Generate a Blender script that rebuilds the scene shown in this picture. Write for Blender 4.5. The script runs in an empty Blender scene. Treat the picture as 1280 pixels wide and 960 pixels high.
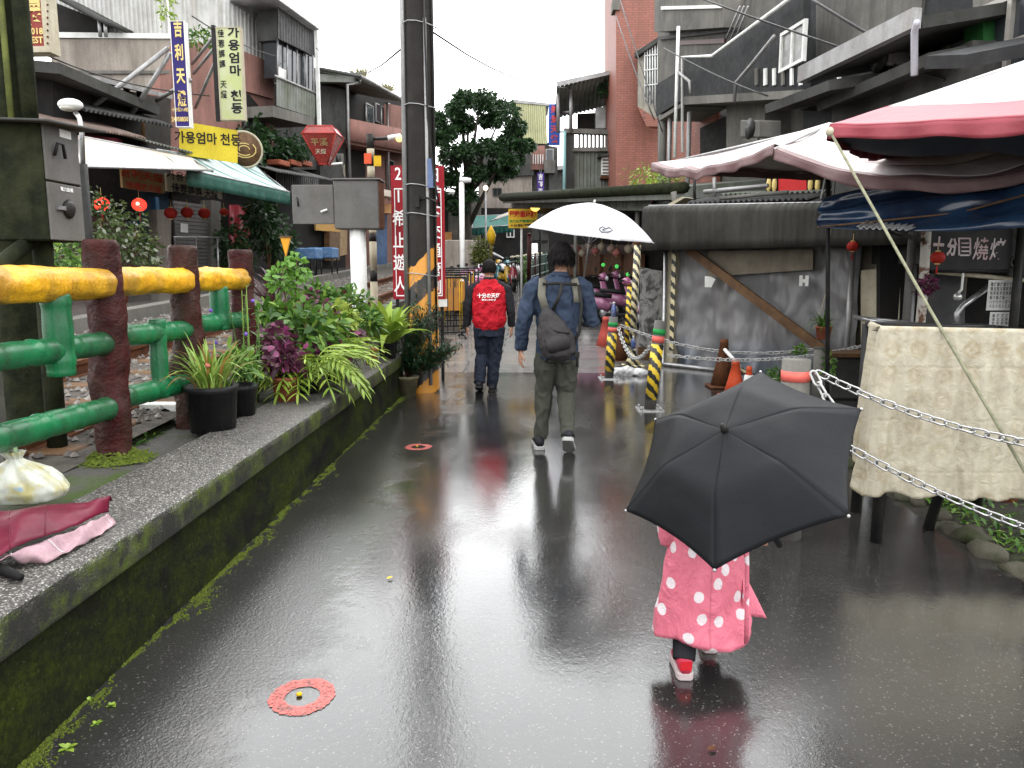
import bpy, bmesh, math, random
from mathutils import Vector, Matrix, noise
SC = bpy.context.scene
COL = SC.collection
RND = random.Random(11)
V = Vector
rad = math.radians

# ---------------------------------------------------------------- camera
H, F = 1.47, 970.0                      # eye height (m), focal length in photo pixels
PITCH, YAW = math.atan(142 / F), math.atan(25 / F * math.cos(math.atan(142 / F)))
cam = bpy.data.cameras.new('camera')
cam.sensor_width = 36.0
cam.lens = 36.0 * F / 1280
cam.clip_start, cam.clip_end = 0.05, 2000
co = bpy.data.objects.new('camera', cam)
COL.objects.link(co)
co.location = (0, 0, H)
co.rotation_euler = (math.pi / 2 - PITCH, 0, YAW)
SC.camera = co
CR = co.rotation_euler.to_matrix()

# ---------------------------------------------------------------- sky, sun, exposure
w = bpy.data.worlds.new('World')
SC.world = w
w.use_nodes = True
nt = w.node_tree
nt.nodes.clear()
sky = nt.nodes.new('ShaderNodeTexSky')
sky.sky_type = 'NISHITA'
sky.sun_disc = False
sky.sun_elevation = rad(58)
sky.sun_rotation = rad(20)
sky.dust_density = 3.0
hsv = nt.nodes.new('ShaderNodeHueSaturation')
hsv.inputs['Saturation'].default_value = 0.05
mixn = nt.nodes.new('ShaderNodeMixRGB')
mixn.inputs[0].default_value = 0.75
mixn.inputs[2].default_value = (26.0, 26.3, 26.6, 1)      # even cloud cover
bg = nt.nodes.new('ShaderNodeBackground')
bg.inputs[1].default_value = 0.15
wo = nt.nodes.new('ShaderNodeOutputWorld')
nt.links.new(sky.outputs[0], hsv.inputs['Color'])
nt.links.new(hsv.outputs[0], mixn.inputs[1])
nt.links.new(mixn.outputs[0], bg.inputs[0])
nt.links.new(bg.outputs[0], wo.inputs[0])
sun = bpy.data.lights.new('sun', 'SUN')
sun.energy = 0.9
sun.angle = rad(40)
sun.color = (1, 0.98, 0.95)
so = bpy.data.objects.new('sun', sun)
COL.objects.link(so)
so.rotation_euler = (rad(32), 0, rad(-20 + 180))
SC.view_settings.view_transform = 'Standard'
SC.view_settings.look = 'None'
SC.view_settings.gamma = 1.0
SC.view_settings.exposure = 0.25
SC.view_settings.use_curve_mapping = False
try:
    SC.cycles.use_denoising = True
    SC.cycles.max_bounces = 7
    SC.cycles.transparent_max_bounces = 12
    SC.cycles.caustics_reflective = False
    SC.cycles.caustics_refractive = False
    SC.cycles.sample_clamp_indirect = 6
except Exception:
    pass

# ---------------------------------------------------------------- placing: a viewing ray to a real surface
def ray(px, py):
    return CR @ V(((px - 640) / F, (480 - py) / F, -1.0))

def at(px, py, Y):
    d = ray(px, py)
    t = Y / d.y
    return V((d.x * t, Y, H + d.z * t))

def on(px, py, z=0.0):
    d = ray(px, py)
    t = (z - H) / d.z
    return V((d.x * t, d.y * t, z))

def onX(px, py, X):
    d = ray(px, py)
    t = X / d.x
    return V((X, d.y * t, H + d.z * t))

def gz(Y):                       # the lane climbs gently beyond 12 m
    return 0.0 if Y < 12 else 0.04 * (min(Y, 90) - 12)

def tz(Y):                       # the railway side climbs all along
    return 0.34 + 0.04 * max(min(Y, 90), -4)

class Plane:
    """A vertical plane through p0 along d; its normal n faces the camera."""
    def __init__(s, p0, d):
        s.p0 = V((p0[0], p0[1], 0))
        s.d = V((d[0], d[1], 0)).normalized()
        n = V((s.d.y, -s.d.x, 0))
        if n.dot(V((0, 0, 0)) - s.p0) < 0:
            n = -n
        s.n = n
    def at(s, px, py, off=0.0):
        r = ray(px, py)
        t = ((s.p0 + s.n * off) - V((0, 0, H))).dot(s.n) / r.dot(s.n)
        return V((0, 0, H)) + r * t
    def uv(s, px, py, off=0.0):
        p = s.at(px, py, off)
        return (p - s.p0).dot(s.d), p.z
    def pt(s, u, z, off=0.0):
        p = s.p0 + s.d * u + s.n * off
        return V((p.x, p.y, z))

def PF(Y):
    return Plane((0, Y), (1, 0))

# ---------------------------------------------------------------- mesh builder
class MB:
    def __init__(s):
        s.v, s.f, s.sm = [], [], []
    def add(s, vs, fs, smooth=False):
        k = len(s.v)
        s.v += [tuple(v) for v in vs]
        s.f += [tuple(i + k for i in f) for f in fs]
        s.sm += [smooth] * len(fs)
        return s
    def box(s, a, b, M=None):
        x0, y0, z0 = a
        x1, y1, z1 = b
        vs = [V(p) for p in ((x0, y0, z0), (x1, y0, z0), (x1, y1, z0), (x0, y1, z0), (x0, y0, z1), (x1, y0, z1), (x1, y1, z1), (x0, y1, z1))]
        if M is not None:
            vs = [M @ v for v in vs]
        return s.add(vs, [(0, 3, 2, 1), (4, 5, 6, 7), (0, 1, 5, 4), (1, 2, 6, 5), (2, 3, 7, 6), (3, 0, 4, 7)])
    def pbox(s, pl, u0, u1, z0, z1, o0, o1):
        M = Matrix((( pl.d.x, pl.n.x, 0, pl.p0.x), (pl.d.y, pl.n.y, 0, pl.p0.y), (0, 0, 1, 0), (0, 0, 0, 1)))
        return s.box((min(u0, u1), o0, min(z0, z1)), (max(u0, u1), o1, max(z0, z1)), M)
    def prism(s, pts, ext):
        n = len(pts)
        ext = V(ext)
        vs = [V(p) for p in pts] + [V(p) + ext for p in pts]
        fs = [tuple(range(n)), tuple(range(2 * n - 1, n - 1, -1))]
        fs += [(i, i + n, (i + 1) % n + n, (i + 1) % n) for i in range(n)]
        return s.add(vs, fs)
    def tube(s, pts, r, n=8, cap=True, flat=1.0, ref=None):
        pts = [V(p) for p in pts]
        m = len(pts)
        rs = r if isinstance(r, (list, tuple)) else [r] * m
        vs, fs = [], []
        up = V(ref) if ref is not None else None
        for i in range(m):
            t = (pts[min(i + 1, m - 1)] - pts[max(i - 1, 0)])
            if t.length < 1e-9:
                t = V((0, 0, 1))
            t.normalize()
            if up is None:
                up = V((0, 0, 1)) if abs(t.z) < 0.9 else V((1, 0, 0))
            a = up - t * up.dot(t)
            if a.length < 1e-4:
                a = t.orthogonal()
            a.normalize()
            b = t.cross(a)
            if ref is None:
                up = a
            for k in range(n):
                th = 2 * math.pi * k / n
                ri = rs[i]
                ra, rb = (ri if isinstance(ri, (tuple, list)) else (ri, ri * flat))
                vs.append(pts[i] + a * (math.cos(th) * ra) + b * (math.sin(th) * rb))
        for i in range(m - 1):
            for k in range(n):
                k2 = (k + 1) % n
                fs.append((i * n + k, i * n + k2, (i + 1) * n + k2, (i + 1) * n + k))
        if cap:
            fs.append(tuple(range(n - 1, -1, -1)))
            fs.append(tuple((m - 1) * n + k for k in range(n)))
        return s.add(vs, fs, True)
    def lathe(s, prof, n=16, c=(0, 0, 0), M=None):
        vs, fs = [], []
        for (r, z) in prof:
            for k in range(n):
                th = 2 * math.pi * k / n
                p = V((r * math.cos(th), r * math.sin(th), z))
                vs.append((M @ p if M is not None else p) + V(c))
        for i in range(len(prof) - 1):
            for k in range(n):
                k2 = (k + 1) % n
                fs.append((i * n + k, i * n + k2, (i + 1) * n + k2, (i + 1) * n + k))
        fs.append(tuple(range(n - 1, -1, -1)))
        fs.append(tuple((len(prof) - 1) * n + k for k in range(n)))
        return s.add(vs, fs, True)
    def ball(s, c, r, n=10, m=7, sq=(1, 1, 1)):
        prof = [(math.sin(math.pi * i / m) * 1.0 + 1e-4, -math.cos(math.pi * i / m)) for i in range(m + 1)]
        M = Matrix.Diagonal((r * sq[0], r * sq[1], r * sq[2]))
        return s.lathe(prof, n, c, M)
    def grid(s, fn, nu, nv, smooth=True):
        vs = [fn(i / nu, j / nv) for j in range(nv + 1) for i in range(nu + 1)]
        fs = [(j * (nu + 1) + i, j * (nu + 1) + i + 1, (j + 1) * (nu + 1) + i + 1, (j + 1) * (nu + 1) + i) for j in range(nv) for i in range(nu)]
        return s.add(vs, fs, smooth)
    def sheet(s, fn, nu, nv, th, smooth=True):
        """a grid with thickness th (offset along -n of the sheet)"""
        P = [[V(fn(i / nu, j / nv)) for i in range(nu + 1)] for j in range(nv + 1)]
        W = nu + 1
        vs, back = [], []
        for j in range(nv + 1):
            for i in range(W):
                du = P[j][min(i + 1, nu)] - P[j][max(i - 1, 0)]
                dv = P[min(j + 1, nv)][i] - P[max(j - 1, 0)][i]
                nn = du.cross(dv)
                if nn.length > 1e-12:
                    nn.normalize()
                vs.append(P[j][i])
                back.append(P[j][i] - nn * th)
        N = len(vs)
        fs = [(j * W + i, j * W + i + 1, (j + 1) * W + i + 1, (j + 1) * W + i) for j in range(nv) for i in range(nu)]
        fs += [tuple(k + N for k in reversed(f)) for f in fs]
        rim = [i for i in range(W)] + [j * W + nu for j in range(1, nv + 1)] + [nv * W + i for i in range(nu - 1, -1, -1)] + [j * W for j in range(nv - 1, 0, -1)]
        for a, b in zip(rim, rim[1:] + rim[:1]):
            fs.append((b, a, a + N, b + N))
        return s.add(vs + back, fs, smooth)
    def corr(s, a, du, dv, L, W, nrm, pitch=0.09, amp=0.018, th=0.004, nv=1, trap=False):
        """corrugated sheet from corner a: ribs run along dv (length W), repeat along du (length L)"""
        a, du, dv, nrm = V(a), V(du), V(dv), V(nrm)
        per = 6 if not trap else 4
        n = max(2, int(L / pitch * per))
        def fn(i, j):
            x = i * L
            if trap:
                ph = (x / pitch) % 1.0
                h = amp if ph < 0.3 else (amp * (1 - (ph - .3) / .2) if ph < .5 else (-amp * 0 if ph < .8 else amp * (ph - .8) / .2))
            else:
                h = amp * math.sin(2 * math.pi * x / pitch)
            return a + du * x + dv * (j * W) + nrm * h
        return s.sheet(fn, n, nv, th, smooth=not trap)
    def build(s, name, mat, parent=None, smooth=None, bevel=0.0):
        me = bpy.data.meshes.new(name)
        me.from_pydata(s.v, [], s.f)
        me.update()
        sm = s.sm if smooth is None else [smooth] * len(s.f)
        me.polygons.foreach_set('use_smooth', sm)
        if mat is not None:
            for m in (mat if isinstance(mat, (list, tuple)) else [mat]):
                me.materials.append(m)
        if bevel > 0:
            bm = bmesh.new()
            bm.from_mesh(me)
            bmesh.ops.recalc_face_normals(bm, faces=bm.faces)
            ed = [e for e in bm.edges if len(e.link_faces) == 2 and e.calc_face_angle(0) > 0.6]
            bmesh.ops.bevel(bm, geom=ed, offset=bevel, segments=1, affect='EDGES', clamp_overlap=True)
            bm.to_mesh(me)
            bm.free()
        o = bpy.data.objects.new(name, me)
        COL.objects.link(o)
        if parent is not None:
            put(o, parent)
        return o

def put(o, parent):
    o.parent = parent
    if parent.type == 'EMPTY' and parent.get('_w'):
        o.matrix_parent_inverse = Matrix.Translation(-parent.location)

def tag(o, label=None, cat=None, group=None, kind=None):
    if label:
        o['label'] = label
    if cat:
        o['category'] = cat
    if group:
        o['group'] = group
    if kind:
        o['kind'] = kind
    return o

def thing(name, label, cat, loc=(0, 0, 0), group=None, world=True):
    """Empty at a thing's base; its parts are modelled in world coordinates (world) or round the origin (copies)."""
    o = bpy.data.objects.new(name, None)
    COL.objects.link(o)
    o.empty_display_size = 0.1
    o.location = loc
    if world:
        o['_w'] = 1
    return tag(o, label, cat, group)

def copy_tree(root, loc, rz=0.0, sc=1.0, label=None, group=None):
    def rec(o, par):
        c = o.copy()
        COL.objects.link(c)
        if par is not None:
            c.parent = par
        for ch in o.children:
            rec(ch, c)
        return c
    r = rec(root, None)
    r.location = loc
    r.rotation_euler = (0, 0, rz)
    r.scale = (sc, sc, sc)
    if label:
        r['label'] = label
    if group:
        r['group'] = group
    return r

def structure(o):
    o['kind'] = 'structure'
    return o

# ---------------------------------------------------------------- materials
class NT:
    def __init__(s, name):
        s.m = bpy.data.materials.new(name)
        s.m.use_nodes = True
        s.t = s.m.node_tree
        s.b = s.t.nodes['Principled BSDF']
        s.co = s.n('ShaderNodeTexCoord').outputs['Object']
    def n(s, typ, **kw):
        nd = s.t.nodes.new(typ)
        for k, v in kw.items():
            setattr(nd, k, v)
        return nd
    def l(s, a, b):
        s.t.links.new(a, b)
    def mapv(s, scale):
        mp = s.n('ShaderNodeMapping')
        mp.inputs['Scale'].default_value = scale
        s.l(s.co, mp.inputs[0])
        return mp.outputs[0]
    def noise(s, scale=5, detail=5, rough=0.6, vec=None, dist=0.0):
        nd = s.n('ShaderNodeTexNoise')
        nd.inputs['Scale'].default_value = scale
        nd.inputs['Detail'].default_value = detail
        nd.inputs['Roughness'].default_value = rough
        nd.inputs['Distortion'].default_value = dist
        s.l(vec if vec is not None else s.co, nd.inputs['Vector'])
        return nd.outputs['Fac']
    def ramp(s, fac, a, b, c0=0.0, c1=1.0):
        r = s.n('ShaderNodeMapRange')
        r.inputs[1].default_value, r.inputs[2].default_value = a, b
        r.inputs[3].default_value, r.inputs[4].default_value = c0, c1
        s.l(fac, r.inputs[0])
        return r.outputs[0]
    def mix(s, fac, a, b, mode='MIX'):
        nd = s.n('ShaderNodeMixRGB', blend_type=mode)
        for i, x in ((0, fac), (1, a), (2, b)):
            if isinstance(x, (int, float)):
                nd.inputs[i].default_value = x
            elif isinstance(x, (tuple, list)):
                nd.inputs[i].default_value = (*x[:3], 1)
            else:
                s.l(x, nd.inputs[i])
        return nd.outputs[0]
    def math(s, op, a, b=0.0):
        nd = s.n('ShaderNodeMath', operation=op)
        for i, x in ((0, a), (1, b)):
            if isinstance(x, (int, float)):
                nd.inputs[i].default_value = x
            else:
                s.l(x, nd.inputs[i])
        return nd.outputs[0]
    def set(s, key, x):
        i = s.b.inputs[key]
        if isinstance(x, (int, float)):
            i.default_value = x
        elif isinstance(x, (tuple, list)):
            i.default_value = (*x[:3], 1)
        else:
            s.l(x, i)
    def bump(s, h, strength=0.3, dist=0.01, normal=None):
        nd = s.n('ShaderNodeBump')
        nd.inputs['Strength'].default_value = strength
        nd.inputs['Distance'].default_value = dist
        s.l(h, nd.inputs['Height'])
        if normal is not None:
            s.l(normal, nd.inputs['Normal'])
        s.l(nd.outputs[0], s.b.inputs['Normal'])
        return nd.outputs[0]

MATS = {}
def pm(name, col, col2=None, scale=3.0, rng=(0.42, 0.66), rough=0.6, metal=0.0, streak=None, samt=0.6, sscale=6.0, bump=0.15, bscale=60.0, bdist=0.004, coat=0.0, emit=None, estr=0.0, fine=0.12, alpha=None, trans=None, spec=0.12):
    """Weathered paint, stone, metal or cloth: two tones in patches, fine grain, optional vertical run-off stains."""
    if name in MATS:
        return MATS[name]
    t = NT(name)
    if emit is None and min(col[:3]) < .7:
        col = tuple(x * .74 for x in col)                # everything stands wet in the rain
        col2 = tuple(x * .70 for x in col2) if col2 is not None else None
    c = col
    if col2 is not None:
        c = t.mix(t.ramp(t.noise(scale, 7, 0.65), rng[0], rng[1]), col, col2)
    if fine:
        g = t.ramp(t.noise(scale * 14 + 20, 3, 0.6), 0.3, 0.7, 1 - fine, 1 + fine)
        c = t.mix(1.0, c, g, 'MULTIPLY')
    if streak is not None:
        f = t.noise(1.0, 6, 0.7, t.mapv((sscale, sscale, sscale * 0.09)))
        f2 = t.noise(0.8, 3, 0.6)
        k = t.math('MULTIPLY', t.ramp(f, 0.45, 0.68), t.ramp(f2, 0.3, 0.6))
        c = t.mix(t.math('MULTIPLY', k, samt), c, streak)
        f3 = t.noise(1.0, 5, 0.65, t.mapv((sscale * .3, sscale * .3, sscale * .05)))
        c = t.mix(t.ramp(f3, .46, .66, 0, samt * .7), c, tuple(x * 1.2 for x in streak))
    t.set('Base Color', c)
    r = t.ramp(t.noise(scale * 3 + 4, 4), 0.3, 0.7, max(0.02, rough - 0.12), min(1, rough + 0.12))
    t.set('Roughness', r)
    t.set('Metallic', metal)
    t.set('Specular IOR Level', spec if rough > 0.3 else 0.45)
    if coat:
        t.set('Coat Weight', coat)
        t.set('Coat Roughness', 0.12)
    if bump:
        t.bump(t.noise(bscale, 5, 0.65), bump, bdist)
    if emit is not None:
        t.set('Emission Color', emit)
        t.set('Emission Strength', estr)
    if alpha is not None:
        t.set('Alpha', alpha)
    if trans:
        t.set('Transmission Weight', trans)
    MATS[name] = t.m
    return t.m

def leafmat(name, dark, light, rough=0.45, trans=0.25, third=None):
    if name in MATS:
        return MATS[name]
    t = NT(name)
    geo = t.n('ShaderNodeNewGeometry')
    r = geo.outputs['Random Per Island']
    info = t.n('ShaderNodeObjectInfo')
    r = t.math('FRACT', t.math('ADD', r, info.outputs['Random']))
    c = t.mix(r, dark, light)
    if third is not None:
        c = t.mix(t.ramp(t.math('FRACT', t.math('MULTIPLY', r, 7.31)), 0.78, 0.8), c, third)
    c = t.mix(t.ramp(t.noise(30, 3), 0.3, 0.7, 0, 0.25), c, tuple(x * 0.5 for x in dark))
    t.set('Base Color', c)
    t.set('Roughness', rough)
    t.set('Specular IOR Level', 0.3)
    dif = t.n('ShaderNodeBsdfTranslucent')
    t.l(c, dif.inputs[0])
    mx = t.n('ShaderNodeMixShader')
    mx.inputs[0].default_value = trans
    out = [x for x in t.t.nodes if x.type == 'OUTPUT_MATERIAL'][0]
    t.l(t.b.outputs[0], mx.inputs[1])
    t.l(dif.outputs[0], mx.inputs[2])
    t.l(mx.outputs[0], out.inputs[0])
    MATS[name] = t.m
    return t.m

def flat(name, col, rough=0.5, metal=0.0, emit=0.0):
    return pm(name, col, None, rough=rough, metal=metal, bump=0.05, fine=0.05, emit=col if emit else None, estr=emit)

# ---------------------------------------------------------------- lettering
def text(body, size, mat, parent, c, ux, uz, name='lettering', bold=0.012, ext=0.0015, line=1.0, sx=1.0, lift=0.004, fit=None):
    """Raised print: each string becomes one thin mesh centred at c, reading along ux with top along uz."""
    cu = bpy.data.curves.new(name, 'FONT')
    cu.body = body
    cu.size = 1.0
    cu.align_x = 'CENTER'
    cu.align_y = 'CENTER'
    cu.space_line = line
    cu.offset = bold
    cu.resolution_u = 2
    o = bpy.data.objects.new('t', cu)
    COL.objects.link(o)
    dg = bpy.context.evaluated_depsgraph_get()
    me = bpy.data.meshes.new_from_object(o.evaluated_get(dg))
    bpy.data.objects.remove(o)
    bpy.data.curves.remove(cu)
    ux, uz = V(ux).normalized(), V(uz).normalized()
    nn = ux.cross(uz)
    if me.vertices:
        xs = [v.co.x for v in me.vertices]
        ys = [v.co.y for v in me.vertices]
        cx, cy = (min(xs) + max(xs)) / 2, (min(ys) + max(ys)) / 2
        kx, ky = size * sx, size
        if fit:
            kx, ky = fit[0] / (max(xs) - min(xs)), fit[1] / (max(ys) - min(ys))
        for v in me.vertices:
            p = V(c) + ux * ((v.co.x - cx) * kx) + uz * ((v.co.y - cy) * ky) + nn * lift
            v.co = p
    me.name = name
    me.materials.clear()
    me.materials.append(mat)
    o = bpy.data.objects.new(name, me)
    COL.objects.link(o)
    if parent is not None:
        put(o, parent)
    return o

def vtext(body, *a, **k):
    return text('\n'.join(body), *a, **k)

def remesh(mb, name, mats, parent=None, voxel=0.01, smooth=4, wob=0.0, wscale=8.0, wz=1.0, pick=None):
    """Fuse overlapping closed shapes into one continuous surface; mats chosen per face by pick(centre)."""
    o = mb.build(name, None)
    m = o.modifiers.new('r', 'REMESH')
    m.mode = 'VOXEL'
    m.voxel_size = voxel
    if smooth:
        s = o.modifiers.new('s', 'SMOOTH')
        s.iterations = smooth
        s.factor = 0.5
    dg = bpy.context.evaluated_depsgraph_get()
    me = bpy.data.meshes.new_from_object(o.evaluated_get(dg))
    bpy.data.objects.remove(o)
    me.name = name
    if wob:
        nr = [v.normal.copy() for v in me.vertices]
        for v, nn in zip(me.vertices, nr):
            q = V((v.co.x * wscale, v.co.y * wscale, v.co.z * wscale * wz))
            h = noise.noise(q) + 0.5 * noise.noise(q * 2.3 + V((7, 3, 1)))
            h = -abs(h) * 1.6 + 0.5
            v.co += nn * (wob * h)
    me.materials.clear()
    for x in (mats if isinstance(mats, (list, tuple)) else [mats]):
        me.materials.append(x)
    for p in me.polygons:
        p.use_smooth = True
        if pick:
            p.material_index = pick(p.center)
    o = bpy.data.objects.new(name, me)
    COL.objects.link(o)
    if parent is not None:
        put(o, parent)
    return o
# ================================================================ materials used all over
M_CONC = pm('stained_concrete', (0.22, 0.21, 0.19), (0.14, 0.135, 0.12), 1.2, streak=(0.07, 0.065, 0.055), rough=0.8, bump=0.25)
M_CONCD = pm('dark_wet_concrete', (0.085, 0.085, 0.08), (0.045, 0.045, 0.04), 1.5, streak=(0.025, 0.025, 0.022), rough=0.65, bump=0.3)
M_BEIGE = pm('stained_beige_render', (0.42, 0.37, 0.32), (0.33, 0.28, 0.25), 1.0, streak=(0.10, 0.085, 0.07), samt=0.75, rough=0.85)
M_PINK = pm('faded_pink_render', (0.34, 0.175, 0.145), (0.25, 0.13, 0.11), 1.0, streak=(0.09, 0.06, 0.05), rough=0.85)
M_BLACK = pm('black_metal', (0.018, 0.018, 0.018), (0.035, 0.033, 0.03), 6, rough=0.4)
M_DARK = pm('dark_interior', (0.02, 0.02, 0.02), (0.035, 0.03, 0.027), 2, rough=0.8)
M_GREYM = pm('grey_painted_metal', (0.155, 0.15, 0.143), (0.125, 0.12, 0.112), 4, rough=0.45, streak=(0.09, 0.08, 0.06), samt=0.3)
M_ZINC = pm('weathered_zinc', (0.42, 0.42, 0.42), (0.30, 0.30, 0.30), 2.5, rough=0.45, metal=0.55, streak=(0.12, 0.10, 0.08))
M_STEEL = pm('galvanised_steel', (0.5, 0.5, 0.5), (0.38, 0.38, 0.38), 10, rough=0.35, metal=0.8)
M_CORRW = pm('pale_corrugated_steel', (0.68, 0.68, 0.66), (0.52, 0.52, 0.5), 2, rough=0.45, streak=(0.22, 0.2, 0.17), samt=0.7, sscale=4)
M_CORRD = pm('dark_corrugated_steel', (0.10, 0.10, 0.10), (0.05, 0.05, 0.05), 3, rough=0.5, streak=(0.03, 0.03, 0.025))
M_CORRG = pm('mossy_grey_corrugated', (0.24, 0.25, 0.23), (0.15, 0.165, 0.13), 2, rough=0.55, streak=(0.06, 0.07, 0.04))
M_RUST = pm('rust', (0.14, 0.055, 0.025), (0.07, 0.032, 0.02), 12, rough=0.85, bump=0.4)
M_WOOD = pm('wet_brown_wood', (0.16, 0.09, 0.045), (0.09, 0.05, 0.028), 6, rough=0.5, bump=0.3)
M_WHITE = pm('white_paint', (0.72, 0.72, 0.70), (0.6, 0.6, 0.57), 5, rough=0.5, streak=(0.25, 0.25, 0.2), samt=0.35)
M_CREAM = pm('cream_board', (0.58, 0.53, 0.40), (0.48, 0.43, 0.32), 4, rough=0.7, streak=(0.2, 0.16, 0.1))
M_MOSSC = pm('mossy_concrete', (0.008, 0.011, 0.004), (0.034, 0.038, 0.016), 6, rng=(0.4, 0.6), rough=0.85, streak=(0.015, 0.018, 0.01), samt=0.9, sscale=14, bump=0.6, bdist=0.01)
M_GLASS = pm('dark_window_glass', (0.035, 0.04, 0.045), None, rough=0.12, bump=0)
M_TERRA = pm('terracotta', (0.36, 0.11, 0.06), (0.26, 0.075, 0.045), 8, rough=0.6)
M_RED = pm('red_paint', (0.45, 0.02, 0.02), (0.33, 0.02, 0.02), 5, rough=0.45)
M_ORANGE = pm('orange_plastic', (0.75, 0.11, 0.04), (0.6, 0.09, 0.04), 5, rough=0.4)
M_YEL = pm('yellow_paint', (0.72, 0.45, 0.02), (0.62, 0.36, 0.02), 6, rough=0.45)
M_GOLD = flat('gold_lettering', (0.75, 0.58, 0.22), 0.4)
M_WLET = flat('white_lettering', (0.8, 0.8, 0.78), 0.5)
M_BLET = flat('black_lettering', (0.015, 0.015, 0.02), 0.5)
M_RLET = flat('red_lettering', (0.55, 0.03, 0.02), 0.5)
M_RUBBER = pm('black_rubber', (0.012, 0.012, 0.012), None, rough=0.6)
M_SOIL = pm('wet_soil', (0.03, 0.022, 0.015), (0.05, 0.04, 0.03), 20, rough=0.8, bump=0.6, bdist=0.01)
M_LEAF = leafmat('green_leaves', (0.025, 0.075, 0.012), (0.10, 0.21, 0.03), third=(0.19, 0.30, 0.05))
M_LEAFD = leafmat('dark_leaves', (0.010, 0.028, 0.010), (0.03, 0.075, 0.02))
M_LEAFL = leafmat('lime_leaves', (0.14, 0.24, 0.025), (0.32, 0.42, 0.06))
M_LEAFP = leafmat('purple_leaves', (0.045, 0.012, 0.025), (0.11, 0.03, 0.055), third=(0.2, 0.035, 0.11))
M_BLADE = leafmat('grass_blades', (0.13, 0.24, 0.035), (0.30, 0.42, 0.09), third=(0.34, 0.17, 0.05))
M_CORD = leafmat('dark_red_blades', (0.03, 0.012, 0.016), (0.07, 0.03, 0.03))
M_JUN = leafmat('juniper_green', (0.012, 0.04, 0.018), (0.035, 0.085, 0.03), trans=0.1)
M_MOSS = leafmat('bright_moss', (0.045, 0.065, 0.006), (0.11, 0.145, 0.014), rough=0.9, trans=0.0)

def m_asphalt():
    t = NT('wet_asphalt')
    agg = t.n('ShaderNodeTexVoronoi')
    agg.inputs['Scale'].default_value = 190
    t.l(t.co, agg.inputs['Vector'])
    tone = t.ramp(t.noise(0.9, 6, 0.65), 0.35, 0.7)
    c = t.mix(tone, (0.012, 0.0118, 0.0115), (0.026, 0.025, 0.0235))
    sp = t.n('ShaderNodeSeparateColor')
    t.l(agg.outputs['Color'], sp.inputs[0])
    c = t.mix(t.ramp(sp.outputs[0], 0.955, 0.995, 0.0, 0.55), c, (0.18, 0.17, 0.155))
    t.set('Base Color', c)
    wetn = t.noise(0.7, 4, 0.55, t.mapv((1.3, 0.8, 1)), 0.4)
    px = t.n('ShaderNodeSeparateXYZ')
    t.l(t.co, px.inputs[0])
    # coarse old surface along the wall, a smoother newer strip in the middle of the lane
    edge = t.math('ADD', px.outputs[0], t.math('ADD', t.ramp(t.noise(1.6, 3), .3, .7, -.22, .22), t.ramp(t.noise(18, 4), .3, .7, -.05, .05)))
    old = t.ramp(edge, -.78, -.98)
    pud = t.math('MULTIPLY', t.ramp(wetn, 0.38, 0.56), t.math('SUBTRACT', 1.0, t.math('MULTIPLY', old, .85)))   # 1 = standing film of water
    t.set('Specular IOR Level', 0.22)
    t.set('Roughness', t.ramp(pud, 0, 1, 0.30, 0.16))
    t.set('Coat Weight', 1.0)
    t.set('Coat IOR', 1.62)
    t.set('Coat Roughness', t.ramp(pud, 0, 1, 0.06, 0.012))
    fine = t.noise(105, 4, 0.7)
    rip = t.noise(52, 3, 0.6, t.mapv((1, 0.6, 1)), 0.5)
    lump = t.noise(7, 3, 0.5)
    h = t.math('ADD', t.math('MULTIPLY', fine, t.ramp(pud, 0, 1, 0.55, 0.18)), t.math('MULTIPLY', rip, t.ramp(pud, 0, 1, 0.55, 0.46)))
    h = t.math('ADD', h, t.math('MULTIPLY', lump, 0.5))
    h = t.math('ADD', h, t.math('MULTIPLY', t.math('MULTIPLY', old, t.noise(75, 3, .65)), 1.6))
    t.l(t.bump(h, 1.0, 0.001), t.b.inputs['Coat Normal'])
    return t.m
M_ASPH = m_asphalt()

def m_wetstone(name, c1, c2):
    t = NT(name)
    c = t.mix(t.ramp(t.noise(2.0, 6, 0.7), 0.35, 0.65), c1, c2)
    info = t.n('ShaderNodeObjectInfo')
    c = t.mix(1.0, c, t.ramp(info.outputs['Random'], 0, 1, 0.75, 1.2), 'MULTIPLY')
    t.set('Base Color', c)
    t.set('Roughness', 0.5)
    t.set('Coat Weight', 1.0)
    t.set('Coat IOR', 1.36)
    t.set('Coat Roughness', t.ramp(t.noise(1.5, 4), 0.35, 0.65, 0.04, 0.16))
    bn = t.n('ShaderNodeBump')
    bn.inputs['Strength'].default_value = 1.0
    bn.inputs['Distance'].default_value = 0.001
    t.l(t.noise(30, 4, 0.7), bn.inputs['Height'])
    t.l(bn.outputs[0], t.b.inputs['Coat Normal'])
    return t.m
M_PAVE = m_wetstone('wet_paving', (0.055, 0.052, 0.047), (0.10, 0.095, 0.085))
M_STREET = m_wetstone('wet_street', (0.07, 0.07, 0.065), (0.12, 0.115, 0.105))

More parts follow.
